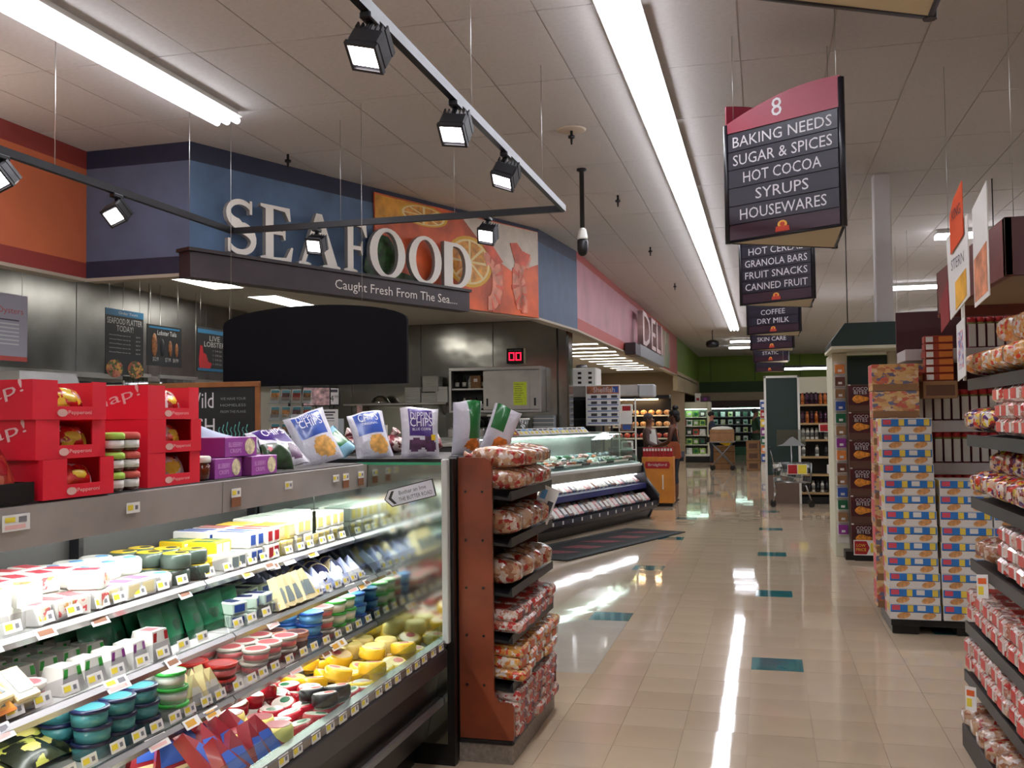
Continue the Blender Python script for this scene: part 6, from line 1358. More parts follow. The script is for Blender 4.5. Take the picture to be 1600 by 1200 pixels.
r = thing('low_price_sign', 'red, white and yellow price sign before the lowest dark red carton', 'price sign', (.99, 10.86, .06)); MB().box((-.11, 0, 0), (.13, .003, .16)).obj('card', TAG, r); k = MB(); k.prism([(-.1, .01), (.02, .01), (.05, .08), (.02, .15), (-.1, .15)], lambda u, v, s: (u, s, v), -.001, 0); k.obj('red_arrow', PRED, r); MB().box((.06, -.001, .03), (.12, 0, .13)).obj('yellow_box', TAGY, r); MB().box((-.1, 0, -.06), (.1, .003, 0)).obj('holder', BLACK, r); put_text('LOW', r, (-.035, -.002, .105), (1, 0, 0), (0, 0, 1), w=.09, h=.03, m=TAGY); put_text('PRICE', r, (-.035, -.002, .06), (1, 0, 0), (0, 0, 1), w=.1, h=.03, m=TAGY)
cy = thing('lit_canopy', 'dark green and cream canopy hanging over the endcap', 'canopy', (1.1, 11.2, 2.27))
k = MB(); k.prism([(-.42, 0), (-.42, .05), (-.28, .24), (1.6, .24), (1.6, .0)], lambda u, v, w: (u, w, v), -.65, .5); k.obj('canopy_box', DG_, cy); MB().box((-.42, -.67, -.03), (1.6, .52, .0)).obj('canopy_underside', CREAM, cy)
for x, y in ((-.2, 0), (1.3, 0)): MB().cyl((x, y, .24), (x, y, H-2.27), .006, n=5).obj('hanger_rod', DARK, cy)
for k in range(14):
    z = .25+k*.135; 
    o = MB().cbox((-.05, -.02, 0), (.05, .02, .1), .003).obj('shelf_packet', [PPUR, CARD, PGRN, PBLUE, CARD, PBROWN, PORG][k % 7]); o.location = (.80, 11.125, z); MB().box((-.02, -.021, .02), (.02, -.02, .045)).obj('label', TAG, o); tag(o, '%s packet clipped to the cream endcap side, %s' % (['purple', 'tan', 'green', 'blue', 'cardboard', 'brown', 'orange'][k % 7], ORD[k]), 'packet', 'packets on the endcap side')
cs_ = thing('clip_strip', 'narrow strip holding packets on the cream endcap side', 'strip', (.80, 11.15, .15)); MB().box((-.06, .0, 0), (.06, .006, 2.0)).obj('strip_panel', WHITE, cs_); 
for k in range(14): MB().box((-.055, -.05, .095+k*.135), (.055, 0, .0995+k*.135)).obj('tray', WHITE, cs_)
# ================================================================== HAIR CARE ENDCAP WITH SHOPPING CART
hu = thing('hair_care_endcap', 'endcap with dark green side panel and wooden-edged shelves of bottles', 'shelf', (.62, 17.7, 0))
MB().cbox((-.6, -.03, .02), (-.07, .0, 2.22), .004).obj('green_panel', DG_, hu)
for a, b in (((-.64, -.05, 0), (-.6, .02, 2.26)), ((-.07, -.05, 0), (-.03, .02, 2.26)), ((-.64, -.05, 2.22), (-.03, .02, 2.26))): MB().cbox(a, b, .003).obj('panel_frame', WHITE, hu)
MB().cbox((-.6, -.04, 0), (-.07, -.03, .5), .002).obj('kick_panel', mat('kick_taupe', (120, 100, 88), .6), hu)
MB().box((-.03, .3, 0), (.72, .33, 2.24)).obj('unit_back', mat('unit_back_dark', (20, 18, 18), .6), hu); MB().box((-.03, .28, 1.95), (.72, .3, 2.24)).obj('cream_header', CREAM, hu); MB().cbox((.69, -.06, 0), (.75, .33, 2.5), .004).obj('cream_upright', CREAM, hu); MB().cbox((-.03, -.02, 0), (.69, .3, .12), .004).obj('plinth', BLACK, hu)
SHZ = (1.75, 1.42, 1.13, .83, .52, .2)
for z in SHZ: MB().cbox((-.03, -.04, z-.035), (.69, .28, z), .004).obj('shelf_board', mat('shelf_wood', (170, 140, 96), .5), hu)
def hb(m, h, cap):
    o = MB().lathe([(.028, 0), (.03, .008), (.03, h*.7), (.018, h*.82), (.016, h*.84)], 10).obj('shampoo_bottle', m); MB().lathe([(.02, h*.84), (.02, h*.98), (.012, h)], 8).obj('cap', cap, o); MB().lathe([(.0308, h*.2), (.0308, h*.6)], 10).obj('label', cap, o); return Proto(tag(o, 'x', 'bottle'))
HB = dict(plum=hb(mat('plum_bottle', (74, 22, 50), .3), .21, mat('plum_cap', (50, 16, 40), .3)), orange=hb(mat('orange_bottle', (196, 110, 40), .3), .2, mat('orange_cap', (170, 90, 30), .3)), white=hb(PWHITE, .2, mat('grey_cap', (120, 120, 116), .3)), dark=hb(mat('dark_bottle', (44, 40, 40), .3), .2, mat('black_cap', (20, 20, 20), .3)))
for r_, (z, seq_) in enumerate(zip(SHZ, (['orange', 'plum', 'plum', 'plum', 'orange', 'orange', 'orange', 'orange', 'orange'], ['plum', 'orange', 'plum', 'orange', 'plum', 'plum', 'orange', 'plum', 'plum'], ['white', 'white', 'white', 'white', 'dark', 'white', 'dark', 'white', 'white'], ['white', None, None, 'white', None, 'dark', 'dark', None, None], [None]*9, ['dark', 'dark', 'white', 'dark', 'white', 'dark', 'white', 'dark', 'dark']))):
    for k, s in enumerate(seq_):
        if s: HB[s].put((.62+.02+k*.076, 17.78, z+.001), 0, '%s hair care bottle on the %s shelf of the endcap, %s from the left' % (s, ('top', 'second', 'third', 'fourth', 'fifth', 'lowest')[r_], NTH[k]), 'hair care bottles')
r = thing('sale_tag', 'red and yellow sale tag below the second hair care shelf', 'price sign', (1.05, 17.65, 1.26)); MB().box((-.15, 0, 0), (.15, .003, .14)).obj('card', TAG, r); MB().box((-.13, -.001, .01), (.0, 0, .13)).obj('red_part', PRED, r); MB().box((.01, -.001, .01), (.13, 0, .13)).obj('yellow_part', TAGY, r)
r = thing('product_card', 'white picture card on the fifth hair care shelf', 'price sign', (1.17, 17.65, .53)); MB().box((-.15, 0, 0), (.15, .003, .16)).obj('card', TAG, r); MB().box((-.1, -.001, .02), (-.06, 0, .13)).obj('bottle_picture', TAGK, r); MB().box((.0, -.001, .02), (.08, 0, .07)).obj('yellow_part', TAGY, r)
# shopping cart
CHR = mat('chrome', (170, 170, 172), .2, 1.)
ca = thing('shopping_cart', 'chrome shopping cart filled with grey boxes parked at the green endcap', 'shopping cart', (.42, 17.15, 0))
def bar(m, pts, r=.008): m.tube(pts, r, 5); return m
def wires(name, y, x0, x1, z0, z1, n):
    m = MB()
    for i in range(n): x = x0+(x1-x0)*i/(n-1); m.cyl((x, y, z0), (x, y, z1), .003, n=4)
    m.cyl((x0, y, z1), (x1, y, z1), .006, n=5); m.cyl((x0, y, z0), (x1, y, z0), .006, n=5); return m
for y in (-.22, .22): wires('basket_side', y, -.3, .3, .42, .74, 14).obj('basket_side', CHR, ca)
m = MB()
for i in range(9): y = -.22+.055*i; m.cyl((-.3, y, .42), (-.32, y, .74), .003, n=4); m.cyl((.3, y, .42), (.32, y, .74), .003, n=4); m.cyl((-.3, y, .42), (.3, y, .42), .003, n=4)
m.obj('basket_floor', CHR, ca)
for y in (-.2, .2): bar(MB(), [(-.3, y, .42), (-.28, y, .25), (-.32, y, .1)], .012).obj('leg_frame', CHR, ca); bar(MB(), [(.2, y, .42), (.3, y, .12)], .012).obj('leg_frame', CHR, ca)
for y in (-.18, .18):
    for x in (-.32, .3): MB().cyl((x, y-.015, .05), (x, y+.015, .05), .05, n=12).obj('wheel', BLACK, ca)
for s in (-.2, .2): bar(MB(), [(-.3, s, .74), (-.36, s, 1.0)], .01).obj('handle_arm', CHR, ca)
bar(MB(), [(-.36, -.24, 1.0), (-.36, .24, 1.0)], .014).obj('handle', BLACK, ca)
random.seed(9)
for k in range(14):
    o = MB().cbox((-.06, -.045, -.035), (.06, .045, .035), .004).obj('small_carton', [PGREY, mat('carton_slate', (60, 66, 70), .5), PWHITE][k % 3]); MB().box((-.04, -.046, -.02), (.03, -.045, .02)).obj('label', TAG, o); o.location = (.42-.24+.12*(k % 5), 17.02+.13*(k//5), .47+.075*((k*7) % 4)); o.rotation_euler = (rnd(-.3, .3), rnd(-.3, .3), rnd(0, 3)); tag(o, 'small grey carton piled in the shopping cart', 'box', 'cartons in the cart')
r = thing('cart_sale_sign', 'red and yellow sale sign hung on the front of the shopping cart', 'price sign', (.5, 16.915, .56)); MB().box((-.16, 0, 0), (.16, .003, .17)).obj('card', TAG, r); MB().box((-.15, -.001, .01), (0, 0, .16)).obj('red_part', PRED, r); MB().box((.01, -.001, .01), (.15, 0, .16)).obj('yellow_part', TAGY, r)
r = thing('clear_sign_holder', 'clear acrylic sign holder on a pole rising from the shopping cart', 'sign holder', (.42, 17.3, .43)); MB().cyl((0, 0, 0), (0, 0, .62), .012, n=8).obj('pole', CHR, r); MB().box((-.24, -.004, .6), (.24, .004, .88)).obj('acrylic_sheet', glass('acrylic', (220, 226, 228), .15), r); k = MB(); k.prism([(-.24, .6), (.24, .6), (.18, .64), (.03, .76), (-.02, .74), (-.14, .63)], lambda u, v, w: (u, w, v), -.008, -.005); k.obj('torn_paper', M1('paper_dull', (150, 154, 156)), r)
# low grocery shelves beyond, only tops showing
for i, (y, x0) in enumerate(((14.4, 1.5), (21.5, 1.4), (25.2, 1.4))):
    g = thing('grocery_gondola', 'plain grocery shelf run %s in the right background' % ('behind the cream endcap', 'behind the hair care endcap', 'farthest back')[i], 'shelf', (x0, y, 0))
    MB().cbox((0, 0, 0), (8, .9, .15), .01).obj('base', DARK, g); MB().box((0, .42, .15), (8, .48, 2.15)).obj('spine', CREAM, g); MB().cbox((-.03, -.02, 0), (0, .92, 2.2), .004).obj('end_panel', [CREAM, DG_, CREAM][i], g)
    for z in (.5, .9, 1.3, 1.7):
        s = MB().cbox((0, .02, z), (8, .42, z+.03), .004).obj('shelf_board', WHITE, g)
for i in range(26):
    c = [PRED, PBLUE, PYEL, PGRN, PCREAM, PORG][i % 6]
    for z in (1.331, 1.731):
        o = MB().cbox((-.1, -.07, 0), (.1, .07, .26), .004).obj('cereal_box', c); MB().box((-.07, -.071, .05), (.07, -.07, .2)).obj('label', TAG, o); o.location = (1.65+i*.23, 14.53, z); tag(o, '%s box, %s from left on the %s shelf behind the cream endcap' % (['red', 'blue', 'yellow', 'green', 'cream', 'orange'][i % 6], NTH[i], 'third' if z < 1.5 else 'top'), 'box', 'boxes behind the cream endcap')

# ================================================================== BEHIND THE SEAFOOD CASE
sb = thing('shellfish_board', 'blue and white Shellfish price board standing behind the seafood case', 'price board', (-2.62, 15.9, 1.42))
MB().cbox((-.29, -.01, 0), (.29, .01, .68), .004).obj('board', TAG, sb); MB().box((-.27, -.012, .53), (.27, -.01, .66)).obj('header', mat('header_rust', (150, 90, 60), .5, var=.4, vs_=10), sb); put_text('Shellfish', sb, (.02, -.014, .6), (1, 0, 0), (0, 0, 1), w=.36, h=.09, m=TXT); MB().box((.16, -.0135, .55), (.26, -.012, .65)).obj('header_badge', PBLUE, sb)
for r_ in range(5):
    MB().box((-.26, -.012, .435-r_*.1), (.26, -.01, .45-r_*.1)).obj('blue_line', PBLUE, sb)
    for c in range(3): MB().box((-.2+c*.17, -.012, .46-r_*.1), (-.1+c*.17, -.01, .505-r_*.1)).obj('price_print', TAGK, sb)
MB().cyl((0, .02, -1.42), (0, .02, .1), .02, n=8).obj('stand_pole', DARK, sb); MB().cbox((-.2, -.1, -1.42), (.2, .07, -1.39), .006).obj('stand_foot', DARK, sb)
eq = thing('black_cooker', 'black and steel equipment tower behind the seafood case', 'appliance', (-3.05, 16.3, 0))
MB().cbox((-.28, -.3, 0), (.28, .3, 1.5), .01).obj('lower_body', BLACK, eq); MB().cbox((-.28, -.3, 1.5), (.28, .3, 1.9), .01).obj('oven_front', DARK, eq); MB().cbox((-.3, -.32, 1.9), (.32, .32, 2.08), .01).obj('steel_cap', STEEL, eq); MB().box((-.2, -.306, 1.55), (.2, -.3, 1.85)).obj('oven_window', mat('oven_glass', (10, 10, 12), .1), eq)
fu = thing('white_vent_unit', 'white slotted vent unit on top of the equipment tower', 'appliance', (-3.05, 16.3, 2.081)); MB().cbox((-.27, -.25, 0), (.3, .25, .32), .02).obj('body', WHITE, fu); MB().lathe([(.1, .32), (.1, .37), (.05, .39)], 12).obj('cap', GREYM, fu)
for k in range(3): MB().box((-.02, -.252, .05+k*.08), (.04, -.25, .09+k*.08)).obj('slot', BLACK, fu); MB().box((.16, -.252, .05+k*.08), (.22, -.25, .09+k*.08)).obj('slot', BLACK, fu)
hc = thing('steel_overshelf', 'grey steel overhead cabinet right of the Shellfish board', 'cabinet', (-2.2, 16.7, 0)); MB().cbox((-.45, -.2, 1.92), (.1, .2, 2.12), .01).obj('steel_box', STEEL, hc); MB().cbox((.1, -.22, 1.9), (.36, .2, 2.12), .02).obj('pale_box', mat('pale_plastic', (176, 178, 180), .4), hc)
for x in (-.42, .0): MB().cyl((x, .1, 0), (x, .1, 1.92), .02, n=6).obj('post', DARK, hc)
wk = thing('sample_rack', 'slim white rack with sample packs beside the seafood case', 'rack', (-2.28, 16.35, 0))
for x in (-.14, .14): MB().cbox((x-.012, -.012, 0), (x+.012, .012, 1.88), .003).obj('post', WHITE, wk)
for z in (.7, 1.0, 1.3, 1.62): MB().cbox((-.14, -.12, z), (.14, .02, z+.015), .003).obj('rack_shelf', WHITE, wk)
MB().box((-.15, -.125, 1.44), (.1, -.12, 1.62)).obj('notice', TAG, wk)
for k, z in enumerate((.716, 1.016, 1.316, 1.636)):
    o = MB().cbox((-.1, -.08, 0), (.1, 0, .14), .01).obj('sample_pack', [TRM['pink'], TRM['white'], mat('smoked_brown', (120, 84, 66)), PWHITE][k]); MB().box((-.07, -.081, .03), (.07, -.08, .11)).obj('label', [TAG, PBROWN, PBLUE, PRED][k], o); o.location = (-2.28, 16.34, z); tag(o, 'sample pack on the slim white rack, %s shelf' % ORD[k], 'pack', 'sample packs')
# Bridgford bin
bi = thing('snack_bin', 'orange cardboard bin with red BRIDGFORD label and red packs on top', 'bin', (-1.83, 16.95, 0))
ORB = mat('bin_orange', (206, 130, 44), .5, var=.05); MB().cbox((-.27, -.16, .06), (.27, .2, .86), .006).obj('bin_body', ORB, bi); MB().cbox((-.25, -.14, 0), (.25, .18, .06), .006).obj('bin_foot', BLACK, bi)
k = MB(); k.prism([(-.2, .66), (.2, .66), (.22, .72), (.2, .78), (-.2, .78), (-.22, .72)], lambda u, v, w: (u, w, v), -.166, -.16); k.obj('label_plaque', PRED, bi); put_text('Bridgford', bi, (0, -.168, .72), (1, 0, 0), (0, 0, 1), w=.32, h=.06, m=TXT); MB().box((.08, -.162, .3), (.1, -.16, .55)).obj('side_print', TAG, bi)
jp = MB().cbox((-.024, -.012, 0), (.024, .012, .16), .004).obj('jerky_pack', PRED); MB().box((-.016, -.013, .1), (.016, -.012, .145)).obj('label', TAG, jp); JP = Proto(tag(jp, 'x', 'pack'))
for k in range(10): JP.put((-1.83-.235+.052*k, 16.86, .861), rnd(-.2, .2), '%s red jerky pack from left, front row on the orange bin' % NTH[k], 'jerky packs, front row'); JP.put((-1.83-.235+.052*k, 16.98, .861), rnd(-.2, .2), '%s red jerky pack from left, rear row on the orange bin' % NTH[k], 'jerky packs, rear row')
# warm lit bakery case behind
wc_ = thing('bakery_case', 'warm lit case of round breads behind the counter worker', 'display case', (-2.75, 21.0, 0))
MB().box((-.6, .3, 0), (.75, .34, 2.0)).obj('back', DARK, wc_); MB().cbox((-.6, -.1, 1.95), (.75, .34, 2.03), .01).obj('hood', DARK, wc_); MB().box((-.4, -.02, 1.93), (.5, .02, 1.949)).obj('warm_lamp', tubelight('warm_lamp', (255, 206, 150), 26), wc_); MB().cbox((-.6, -.1, 0), (.75, .3, .9), .01).obj('cabinet', DARK, wc_)
for r_, z in enumerate((1.1, 1.35, 1.6)):
    MB().cbox((-.6, -.08+.1*r_, z-.03), (.75, .3, z), .004).obj('shelf', CREAM, wc_)
    for k in range(8):
        o = MB().ell((0, 0, .055), (.075, .075, .056), 10, 6).obj('round_loaf', mat('crust_%d' % (r_ < 1), ((214, 160, 104), (176, 70, 56))[1 if r_ < 1 else 0], .5, var=.2, vs_=20)); MB().ell((0, -.04, .09), (.03, .02, .02), 8, 5).obj('dusting', PCREAM, o); o.location = (-3.27+k*.17, 20.99+.1*r_, z+.001); tag(o, '%s round loaf from the left on the %s shelf of the warm lit case' % (NTH[k], ('lowest', 'middle', 'top')[r_]), 'bread', 'loaves in the warm case, %s shelf' % ('lowest', 'middle', 'top')[r_])
# ================================================================== FAR END OF THE SHOP
pc2 = thing('produce_case', 'tall white upright case of packed salads at the far end', 'display case', (-2.55, 33.6, 0))
MB().box((-.8, .6, 0), (.72, .66, 2.06)).obj('back', WHITE, pc2); MB().cbox((-.8, -.1, 1.82), (.72, .66, 2.06), .02).obj('canopy', CREAM, pc2); MB().cbox((.62, -.2, 0), (.74, .66, 2.06), .02).obj('end_wall', CREAM, pc2); MB().cbox((-.8, -.3, 0), (.72, .6, .2), .02).obj('base', BLACK, pc2); MB().cbox((-.8, -.32, .2), (.66, -.25, .28), .01).obj('front_lip', WHITE, pc2)
MB().box((-.7, .0, 1.8), (.6, .05, 1.819)).obj('case_lamp', tubelight('salad_lamp', (210, 250, 235), 6), pc2)
for r_, z in enumerate((.28, .6, .92, 1.24, 1.54)):
    MB().cbox((-.8, -.25+.07*r_, z-.03), (.64, .6, z), .005).obj('shelf', PALE if False else WHITE, pc2)
    for k in range(6):
        cset = ['leaf', 'dark', 'red', 'white', 'leaf', 'pale']
        c = {'leaf': (90, 130, 50), 'dark': (40, 44, 40), 'red': (170, 60, 50), 'white': (200, 200, 196), 'pale': (150, 180, 90)}[cset[(k+r_*2) % 6]]
        o = MB().cbox((-.1, -.07, 0), (.1, .07, .2), .012).obj('salad_pack', mat('salad_'+cset[(k+r_*2) % 6], c, .4, var=.3, vs_=20)); MB().box((-.06, -.071, .05), (.06, -.07, .15)).obj('label', TAG if (k+r_) % 2 else PGRN, o); o.location = (-3.22+k*.225, 33.6-.14+.07*r_, z+.001); tag(o, '%s pack on the %s shelf of the far upright case, %s from the left' % (cset[(k+r_*2) % 6], ('lowest', 'second', 'third', 'fourth', 'top')[r_], NTH[k]), 'pack', 'packs in the far upright case')
fw = thing('wall_case', 'long lit dairy case along the far back wall', 'display case', (.8, 41.0, 0))
MB().box((-3.2, -.1, 0), (6, -.02, 1.95)).obj('back', DARK, fw); MB().cbox((-3.2, -.7, 1.9), (6, -.02, 2.2), .02).obj('canopy', mat('canopy_dark', (60, 46, 40), .6), fw); MB().box((-3.1, -.6, 1.86), (6, -.55, 1.895)).obj('case_lamp', tubelight('dairy_lamp', (215, 255, 240), 5), fw); MB().cbox((-3.2, -.9, 0), (6, -.02, .3), .02).obj('base', mat('case_green', (30, 80, 50), .5), fw)
DI = [patches('dairy_pack_%d' % i, c, 9, .4, .1, 0) for i, c in enumerate(([(220, 226, 214), (190, 210, 200)], [(200, 210, 120), (220, 220, 190)], [(160, 200, 190), (220, 230, 224)], [(80, 100, 90), (60, 80, 70)]))]
for r_, z in enumerate((.55, .9, 1.22, 1.54)):
    MB().cbox((-3.2, -.75+.1*r_, z-.03), (6, -.1, z), .005).obj('shelf', GREYM, fw)
    for k in range(14):
        o = MB().cbox((-.09, -.09, 0), (.09, .09, .2), .01).obj('dairy_carton', DI[(k*3+r_) % 4]); MB().box((-.05, -.091, .05), (.05, -.09, .12)).obj('label', TAG if k % 2 else PGRN, o); o.location = (-2.0+k*.3, 40.4+.1*r_, z+.001); tag(o, '%s small dairy carton from the left on the %s far wall shelf' % (NTH[k], ('lowest', 'second', 'third', 'top')[r_]), 'carton', 'dairy cartons, %s far shelf' % ('lowest', 'second', 'third', 'top')[r_])
bc = thing('stock_cart', 'stock cart with crossed legs carrying a brown box far down the aisle', 'cart', (-1.22, 28.4, 0))
for s in (-.2, .2): MB().tube([(-.3, s, .12), (.3, s, .8)], .02, 6).obj('cross_leg', GREYM, bc); MB().tube([(.3, s, .12), (-.3, s, .8)], .02, 6).obj('cross_leg', GREYM, bc)
for x in (-.28, .28):
    for y in (-.2, .2): MB().cyl((x, y-.02, .07), (x, y+.02, .07), .07, n=10).obj('wheel', BLACK, bc)
MB().cbox((-.36, -.26, .8), (.36, .26, .83), .006).obj('platform', GREYM, bc)
o = MB().cbox((-.34, -.24, 0), (.34, .24, .34), .006).obj('stock_box', CARD); o.location = (-1.22, 28.4, .831); tag(o, 'open brown box on the stock cart', 'box'); MB().ell((0, 0, .36), (.32, .22, .08), 10, 6).obj('paper_liner', PWHITE, o); MB().box((-.33, -.241, .24), (.33, -.24, .25)).obj('tape', CBR, o)
for k in range(2):
    o = MB().cbox((-.3, -.2, 0), (.3, .2, .34), .006).obj('stock_box', CARD); o.location = (-1.2, 29.1, .001+.345*k); tag(o, 'brown box %s behind the stock cart' % ('on the floor', 'stacked second')[k], 'box', 'boxes behind the stock cart'); MB().box((-.3, -.201, .16), (.3, -.2, .18)).obj('tape', CBR, o)
for k in range(3):
    o = MB().cbox((-.19, -.2, 0), (.19, .2, .28), .006).obj('brown_case', CARD); o.location = (-.36, 28.5, .001+.285*k); tag(o, 'brown case in the waist-high stack beside the green-clad person, %s' % ('bottom', 'middle', 'top')[k], 'box', 'brown cases by the person in green'); MB().box((-.12, -.201, .06), (.12, -.2, .2)).obj('case_print', CBR, o)
ep = thing('far_endcap', 'distant endcap with colourful bags right of the person in green', 'endcap', (.12, 27.4, 0)); MB().cbox((-.06, -.1, 0), (1.4, .8, 2.25), .006).obj('unit', DG_, ep)
for k in range(7):
    o = MB().cbox((-.08, -.06, 0), (.08, .06, .2), .01).obj('snack_packet', [PBLUE, PORG, PGRN, PPUR, PYEL, PRED, PBLUE][k]); MB().box((-.05, -.061, .05), (.05, -.06, .14)).obj('label', TAG, o); o.location = (-.05, 27.25, .3+.24*k); tag(o, '%s bag on the distant endcap rack, %s' % (['blue', 'orange', 'green', 'purple', 'yellow', 'red', 'blue'][k], ORD[k]), 'bag', 'bags on the distant endcap')
pk_ = thing('peg_rack', 'slim white rack on the distant endcap', 'rack', (-.05, 27.3, 0)); MB().box((-.09, -.0, 0), (.09, .01, 2.0)).obj('panel', WHITE, pk_)
for k in range(7): MB().box((-.09, -.12, .29+.24*k), (.09, 0, .299+.24*k)).obj('tray', WHITE, pk_)
for k, (x, z, w_, h_) in enumerate(((-2.0, 2.061, .35, .2), (-1.75-.5, 2.061, .2, .3))):
    o = MB().cbox((-w_/2, -.15, 0), (w_/2, .15, h_), .01).obj('top_carton', [mat('carton_plum', (80, 50, 70), .5), PWHITE][k]); o.location = (x-.0, 33.9, z); tag(o, ('plum coloured carton on top of the far upright case', 'white carton with red mark on top of the far upright case')[k], 'box'); MB().box((-.05, -.151, .05), (.05, -.15, .14)).obj('mark', [PPUR, PRED][k], o)
# ================================================================== PEOPLE
def skin(name, J, E, parent, m, sub=2, loc=(0, 0, 0)):
    """J: {name: ((x,y,z), rx, ry)}; one continuous surface grown round the joints"""
    ks_ = list(J); me = bpy.data.meshes.new(name)
    me.from_pydata([J[k][0] for k in ks_], [(ks_.index(a), ks_.index(b)) for a, b in E], [])
    o = bpy.data.objects.new(name, me); col.objects.link(o)
    md = o.modifiers.new('skin', 'SKIN'); md.use_smooth_shade = True
    if not me.skin_vertices: raise RuntimeError('no skin layer')
    for i, k in enumerate(ks_):
        d = me.skin_vertices[0].data[i]; d.radius = (J[k][1], J[k][2]); d.use_root = (i == 0)
    s = o.modifiers.new('sub', 'SUBSURF'); s.levels = sub; s.render_levels = sub
    bpy.context.view_layer.update()
    b = bpy.data.meshes.new_from_object(o.evaluated_get(bpy.context.evaluated_depsgraph_get()))
    bpy.data.objects.remove(o); b.materials.clear(); b.materials.append(m)
    for p in b.polygons: p.use_smooth = True
    return link(name, b, parent, loc)
def person(name, label, loc, rz, skinm, hairm, topm, legm, shoem, h=1.65, arms='forward', sleeves=False, bun=False, apron=None, short=False):
    """figure facing local +Y, built at 1.65 m and scaled"""
    r = thing('person', label, 'person', loc, rz); r.scale = (h/1.65,)*3
    if arms == 'forward': A = {-1: [(-.19, .02, 1.36), (-.23, .06, 1.1), (-.16, .28, 1.02), (-.14, .36, 1.02)], 1: [(.19, .02, 1.36), (.23, .06, 1.1), (.16, .28, 1.0), (.14, .36, 1.0)]}
    else: A = {-1: [(-.19, 0, 1.36), (-.25, 0, 1.1), (-.24, .1, .88), (-.23, .14, .8)], 1: [(.19, 0, 1.36), (.25, .02, 1.1), (.2, .2, 1.0), (.17, .28, .98)]}
    J = dict(pelvis=((0, 0, .92), .15, .11), waist=((0, .01, 1.06), .125, .1), chest=((0, .0, 1.25), .145, .105), neckb=((0, -.01, 1.38), .075, .065), neck=((0, 0, 1.45), .05, .05), head=((0, .02, 1.54), .075, .088), crown=((0, .015, 1.6), .06, .07))
    E = [('pelvis', 'waist'), ('waist', 'chest'), ('chest', 'neckb'), ('neckb', 'neck'), ('neck', 'head'), ('head', 'crown')]
    for s, t in ((-1, 'l'), (1, 'r')):
        a = A[s]
        J.update({t+'sh': (a[0], .058, .058), t+'el': (a[1], .042, .042), t+'wr': (a[2], .028, .026), t+'palm': (a[3], .03, .018)})
        J.update({t+'hip': ((s*.085, 0, .84), .095, .1), t+'kn': ((s*.09, .015, .48), .058, .06), t+'ca': ((s*.09, -.012, .32), .05, .054), t+'an': ((s*.09, -.02, .08), .034, .04), t+'toe': ((s*.1, .13, .03), .038, .024)})
        E += [('chest', t+'sh'), (t+'sh', t+'el'), (t+'el', t+'wr'), (t+'wr', t+'palm'), ('pelvis', t+'hip'), (t+'hip', t+'kn'), (t+'kn', t+'ca'), (t+'ca', t+'an'), (t+'an', t+'toe')]
        d = (Vector(a[3])-Vector(a[2])).normalized(); up = Vector((0, 0, 1)); sd = d.cross(up); sd = sd.normalized() if sd.length > .1 else Vector((1, 0, 0))
        for fi, (off, ln) in enumerate(((-.021, .06), (-.007, .07), (.007, .066), (.021, .052))):
            p = Vector(a[3])+sd*off+d*.02
            J[t+'f%d' % fi] = (tuple(p), .0085, .0085); J[t+'g%d' % fi] = (tuple(p+d*ln*.6-up*.008), .008, .008); J[t+'h%d' % fi] = (tuple(p+d*ln-up*.03), .007, .007)
            E += [(t+'palm', t+'f%d' % fi), (t+'f%d' % fi, t+'g%d' % fi), (t+'g%d' % fi, t+'h%d' % fi)]
        p = Vector(a[3])-sd*s*.03; J[t+'t0'] = (tuple(p), .01, .01); J[t+'t1'] = (tuple(p-sd*s*.012+d*.04), .008, .008); E += [(t+'palm', t+'t0'), (t+'t0', t+'t1')]
    body = skin('body', J, E, r, skinm)
    # face
    for s in (-1, 1): MB().ell((s*.03, .098, 1.555), (.012, .008, .008), 8, 5).obj('eye', PWHITE, r); MB().ell((s*.03, .1045, 1.555), (.005, .004, .005), 6, 4).obj('pupil', BLACK, r); MB().ell((s*.082, .01, 1.54), (.01, .02, .03), 8, 5).obj('ear', skinm, r)
    k = MB(); k.prism([(-.014, 1.515), (.014, 1.515), (.006, 1.56), (-.006, 1.56)], lambda u, v, w: (u*(1-w*2), .1+w*(1.57-v)/.05, v), -.01, .022); k.obj('nose', skinm, r); MB().ell((0, .1, 1.487), (.022, .008, .007), 8, 5).obj('mouth', mat('lips', (120, 60, 54), .5), r)
    hr = MB(); hr.ell((0, -.008, 1.6), (.094, .105, .085), 14, 9)
    if bun: hr.ell((0, -.03, 1.71), (.06, .06, .05), 12, 7); hr.ell((0, -.07, 1.52), (.075, .05, .08), 10, 6)
    hr.v = [(x, min(y, .07) if z < 1.6 else y, z) for x, y, z in hr.v]
    hr.obj('hair', hairm, r)
    g = 1.13
    T = {k: (J[k][0], J[k][1]*g, J[k][2]*g) for k in ('pelvis', 'waist', 'chest', 'neckb')}
    TE = [('pelvis', 'waist'), ('waist', 'chest'), ('chest', 'neckb')]
    T['neckb'] = ((0, -.01, 1.36), .085, .07)
    for t in 'lr':
        T[t+'sh'] = (J[t+'sh'][0], .068, .07); TE.append(('chest', t+'sh'))
        if sleeves: T[t+'el'] = (J[t+'el'][0], .056, .056); T[t+'wr'] = (J[t+'wr'][0], .042, .04); TE += [(t+'sh', t+'el'), (t+'el', t+'wr')]
    if not sleeves:
        for t, s in (('l', -1), ('r', 1)): T[t+'sh'] = ((s*.13, 0, 1.35), .045, .06)
    skin('shirt', T, TE, r, topm)
    Lg = dict(pelvis=((0, 0, .93), .165, .125)); LE = []
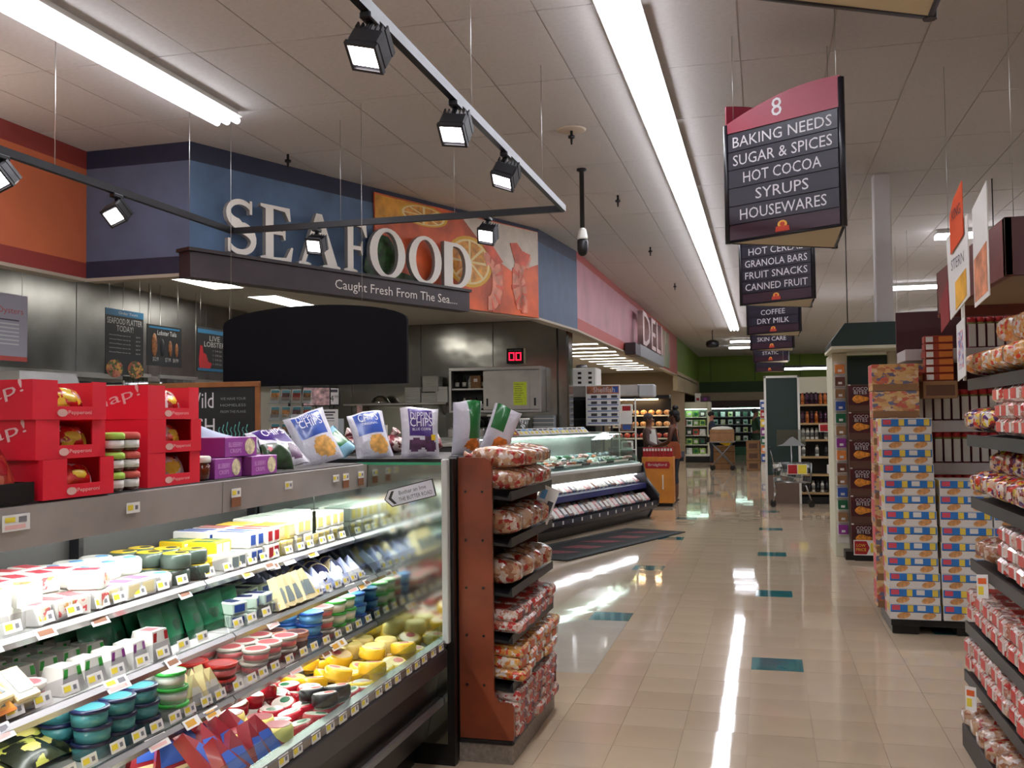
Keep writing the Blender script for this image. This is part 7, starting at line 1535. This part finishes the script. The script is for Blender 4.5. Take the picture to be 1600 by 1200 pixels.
    for t in 'lr':
        Lg[t+'hip'] = (J[t+'hip'][0], .108, .114); Lg[t+'kn'] = (J[t+'kn'][0], .07, .074); LE += [('pelvis', t+'hip'), (t+'hip', t+'kn')]
        end = (J[t+'ca'][0][0], -.01, .3) if short else (J[t+'an'][0][0], -.02, .1)
        Lg[t+'cu'] = (end, .064, .066); LE.append((t+'kn', t+'cu'))
    skin('trousers', Lg, LE, r, legm)
    for s in (-1, 1):
        k = MB(); k.ell((s*.098, .055, .034), (.048, .125, .036), 12, 7); k.v = [(x, y, max(z, .001)) for x, y, z in k.v]; k.obj('shoe', shoem, r)
    if apron:
        k = MB()
        V = []; nn = 8
        for z, w_, y in ((1.36, .11, .12), (1.2, .17, .14), (1.05, .2, .14), (.9, .22, .15), (.6, .23, .16)):
            for i in range(nn+1): a = -1+2*i/nn; V.append((a*w_, y-.07*a*a, z))
        F = [(j*(nn+1)+i, j*(nn+1)+i+1, (j+1)*(nn+1)+i+1, (j+1)*(nn+1)+i) for j in range(4) for i in range(nn)]
        n0 = len(V); V += [(x*1.01, y+.008, z) for x, y, z in V]; F += [tuple(q+n0 for q in reversed(f)) for f in F]
        k.add(V, F, 0, True); k.obj('apron', apron, r)
    return r
BSK = mat('skin_deep', (92, 54, 38), .5); BSK2 = mat('skin_brown', (120, 78, 58), .5); HAIR = mat('hair_black', (16, 13, 12), .6)
person('woman', 'person in black tank top and dark cropped trousers with orange bag, reaching over a counter', (-1.62, 17.72, 0), R_(88), BSK, HAIR, mat('tank_black', (18, 18, 22), .7), mat('denim_navy', (24, 30, 48), .7), mat('sandal', (60, 40, 34), .6), 1.66, 'forward', False, True, None, True)
hb_ = thing('shoulder_bag', 'orange brown shoulder bag hanging at the side of the person in black', 'bag', (-1.60, 17.46, .82)); hb_.scale = (.8, .8, .8)
k = MB(); k.prism([(-.16, .02), (-.13, -.02), (.13, -.02), (.16, .02), (.13, .3), (.06, .36), (-.06, .36), (-.13, .3)], lambda u, v, w: (u, w, v), -.05, .05); k.obj('bag_body', mat('leather_orange', (150, 76, 36), .5, var=.1), hb_); MB().tube([(-.1, 0, .32), (-.06, .1, .6), (0, .2, .74), (.06, .1, .6), (.1, 0, .32)], .012, 6).obj('strap', MATS['leather_orange'], hb_)
person('worker', 'person in white apron behind the counter facing the customer', (-2.2, 18.75, 0), R_(-105), BSK2, mat('cap_grey', (70, 66, 66), .7), mat('shirt_brown', (90, 70, 64), .7), mat('trouser_dark', (36, 36, 40), .7), BLACK, 1.6, 'forward', True, False, mat('apron_white', (196, 196, 190), .7))
person('man', 'person in a dark green jacket holding a white sheet far down the aisle', (-.33, 33.0, 0), R_(-75), BSK2, HAIR, mat('jacket_green', (20, 62, 40), .7), mat('trouser_green', (22, 54, 38), .7), BLACK, 1.78, 'forward', True)
o = MB().box((-.13, -.004, -.35), (.13, .004, .05)).obj('paper_sheet', TAG); o.location = (.04, 32.95, 1.05); o.rotation_euler = (0, 0, .3); tag(o, 'white sheet held by the person in green', 'paper'); MB().box((-.08, -.005, -.2), (.08, -.004, -.05)).obj('print', PGREY, o)
person('shopper', 'person in dark blue half hidden behind the stock cart', (-1.62, 30.4, 0), R_(-90), mat('skin_rosy', (170, 110, 90), .5), HAIR, mat('coat_blue', (34, 44, 66), .7), mat('trouser_blue', (28, 32, 46), .7), BLACK, 1.68, 'forward', True)
o = MB().cbox((-.16, -.06, 0), (.16, .06, .3), .02).obj('yellow_sack', PYEL); o.location = (-1.3, 29.6, 1.2); o.rotation_euler = (0, R_(25), 0); o.location = (-1.2, 29.1, .7); tag(o, 'yellow sack on the boxes behind the stock cart', 'sack'); MB().box((-.1, -.061, .1), (.1, -.06, .22)).obj('label', PORG, o)
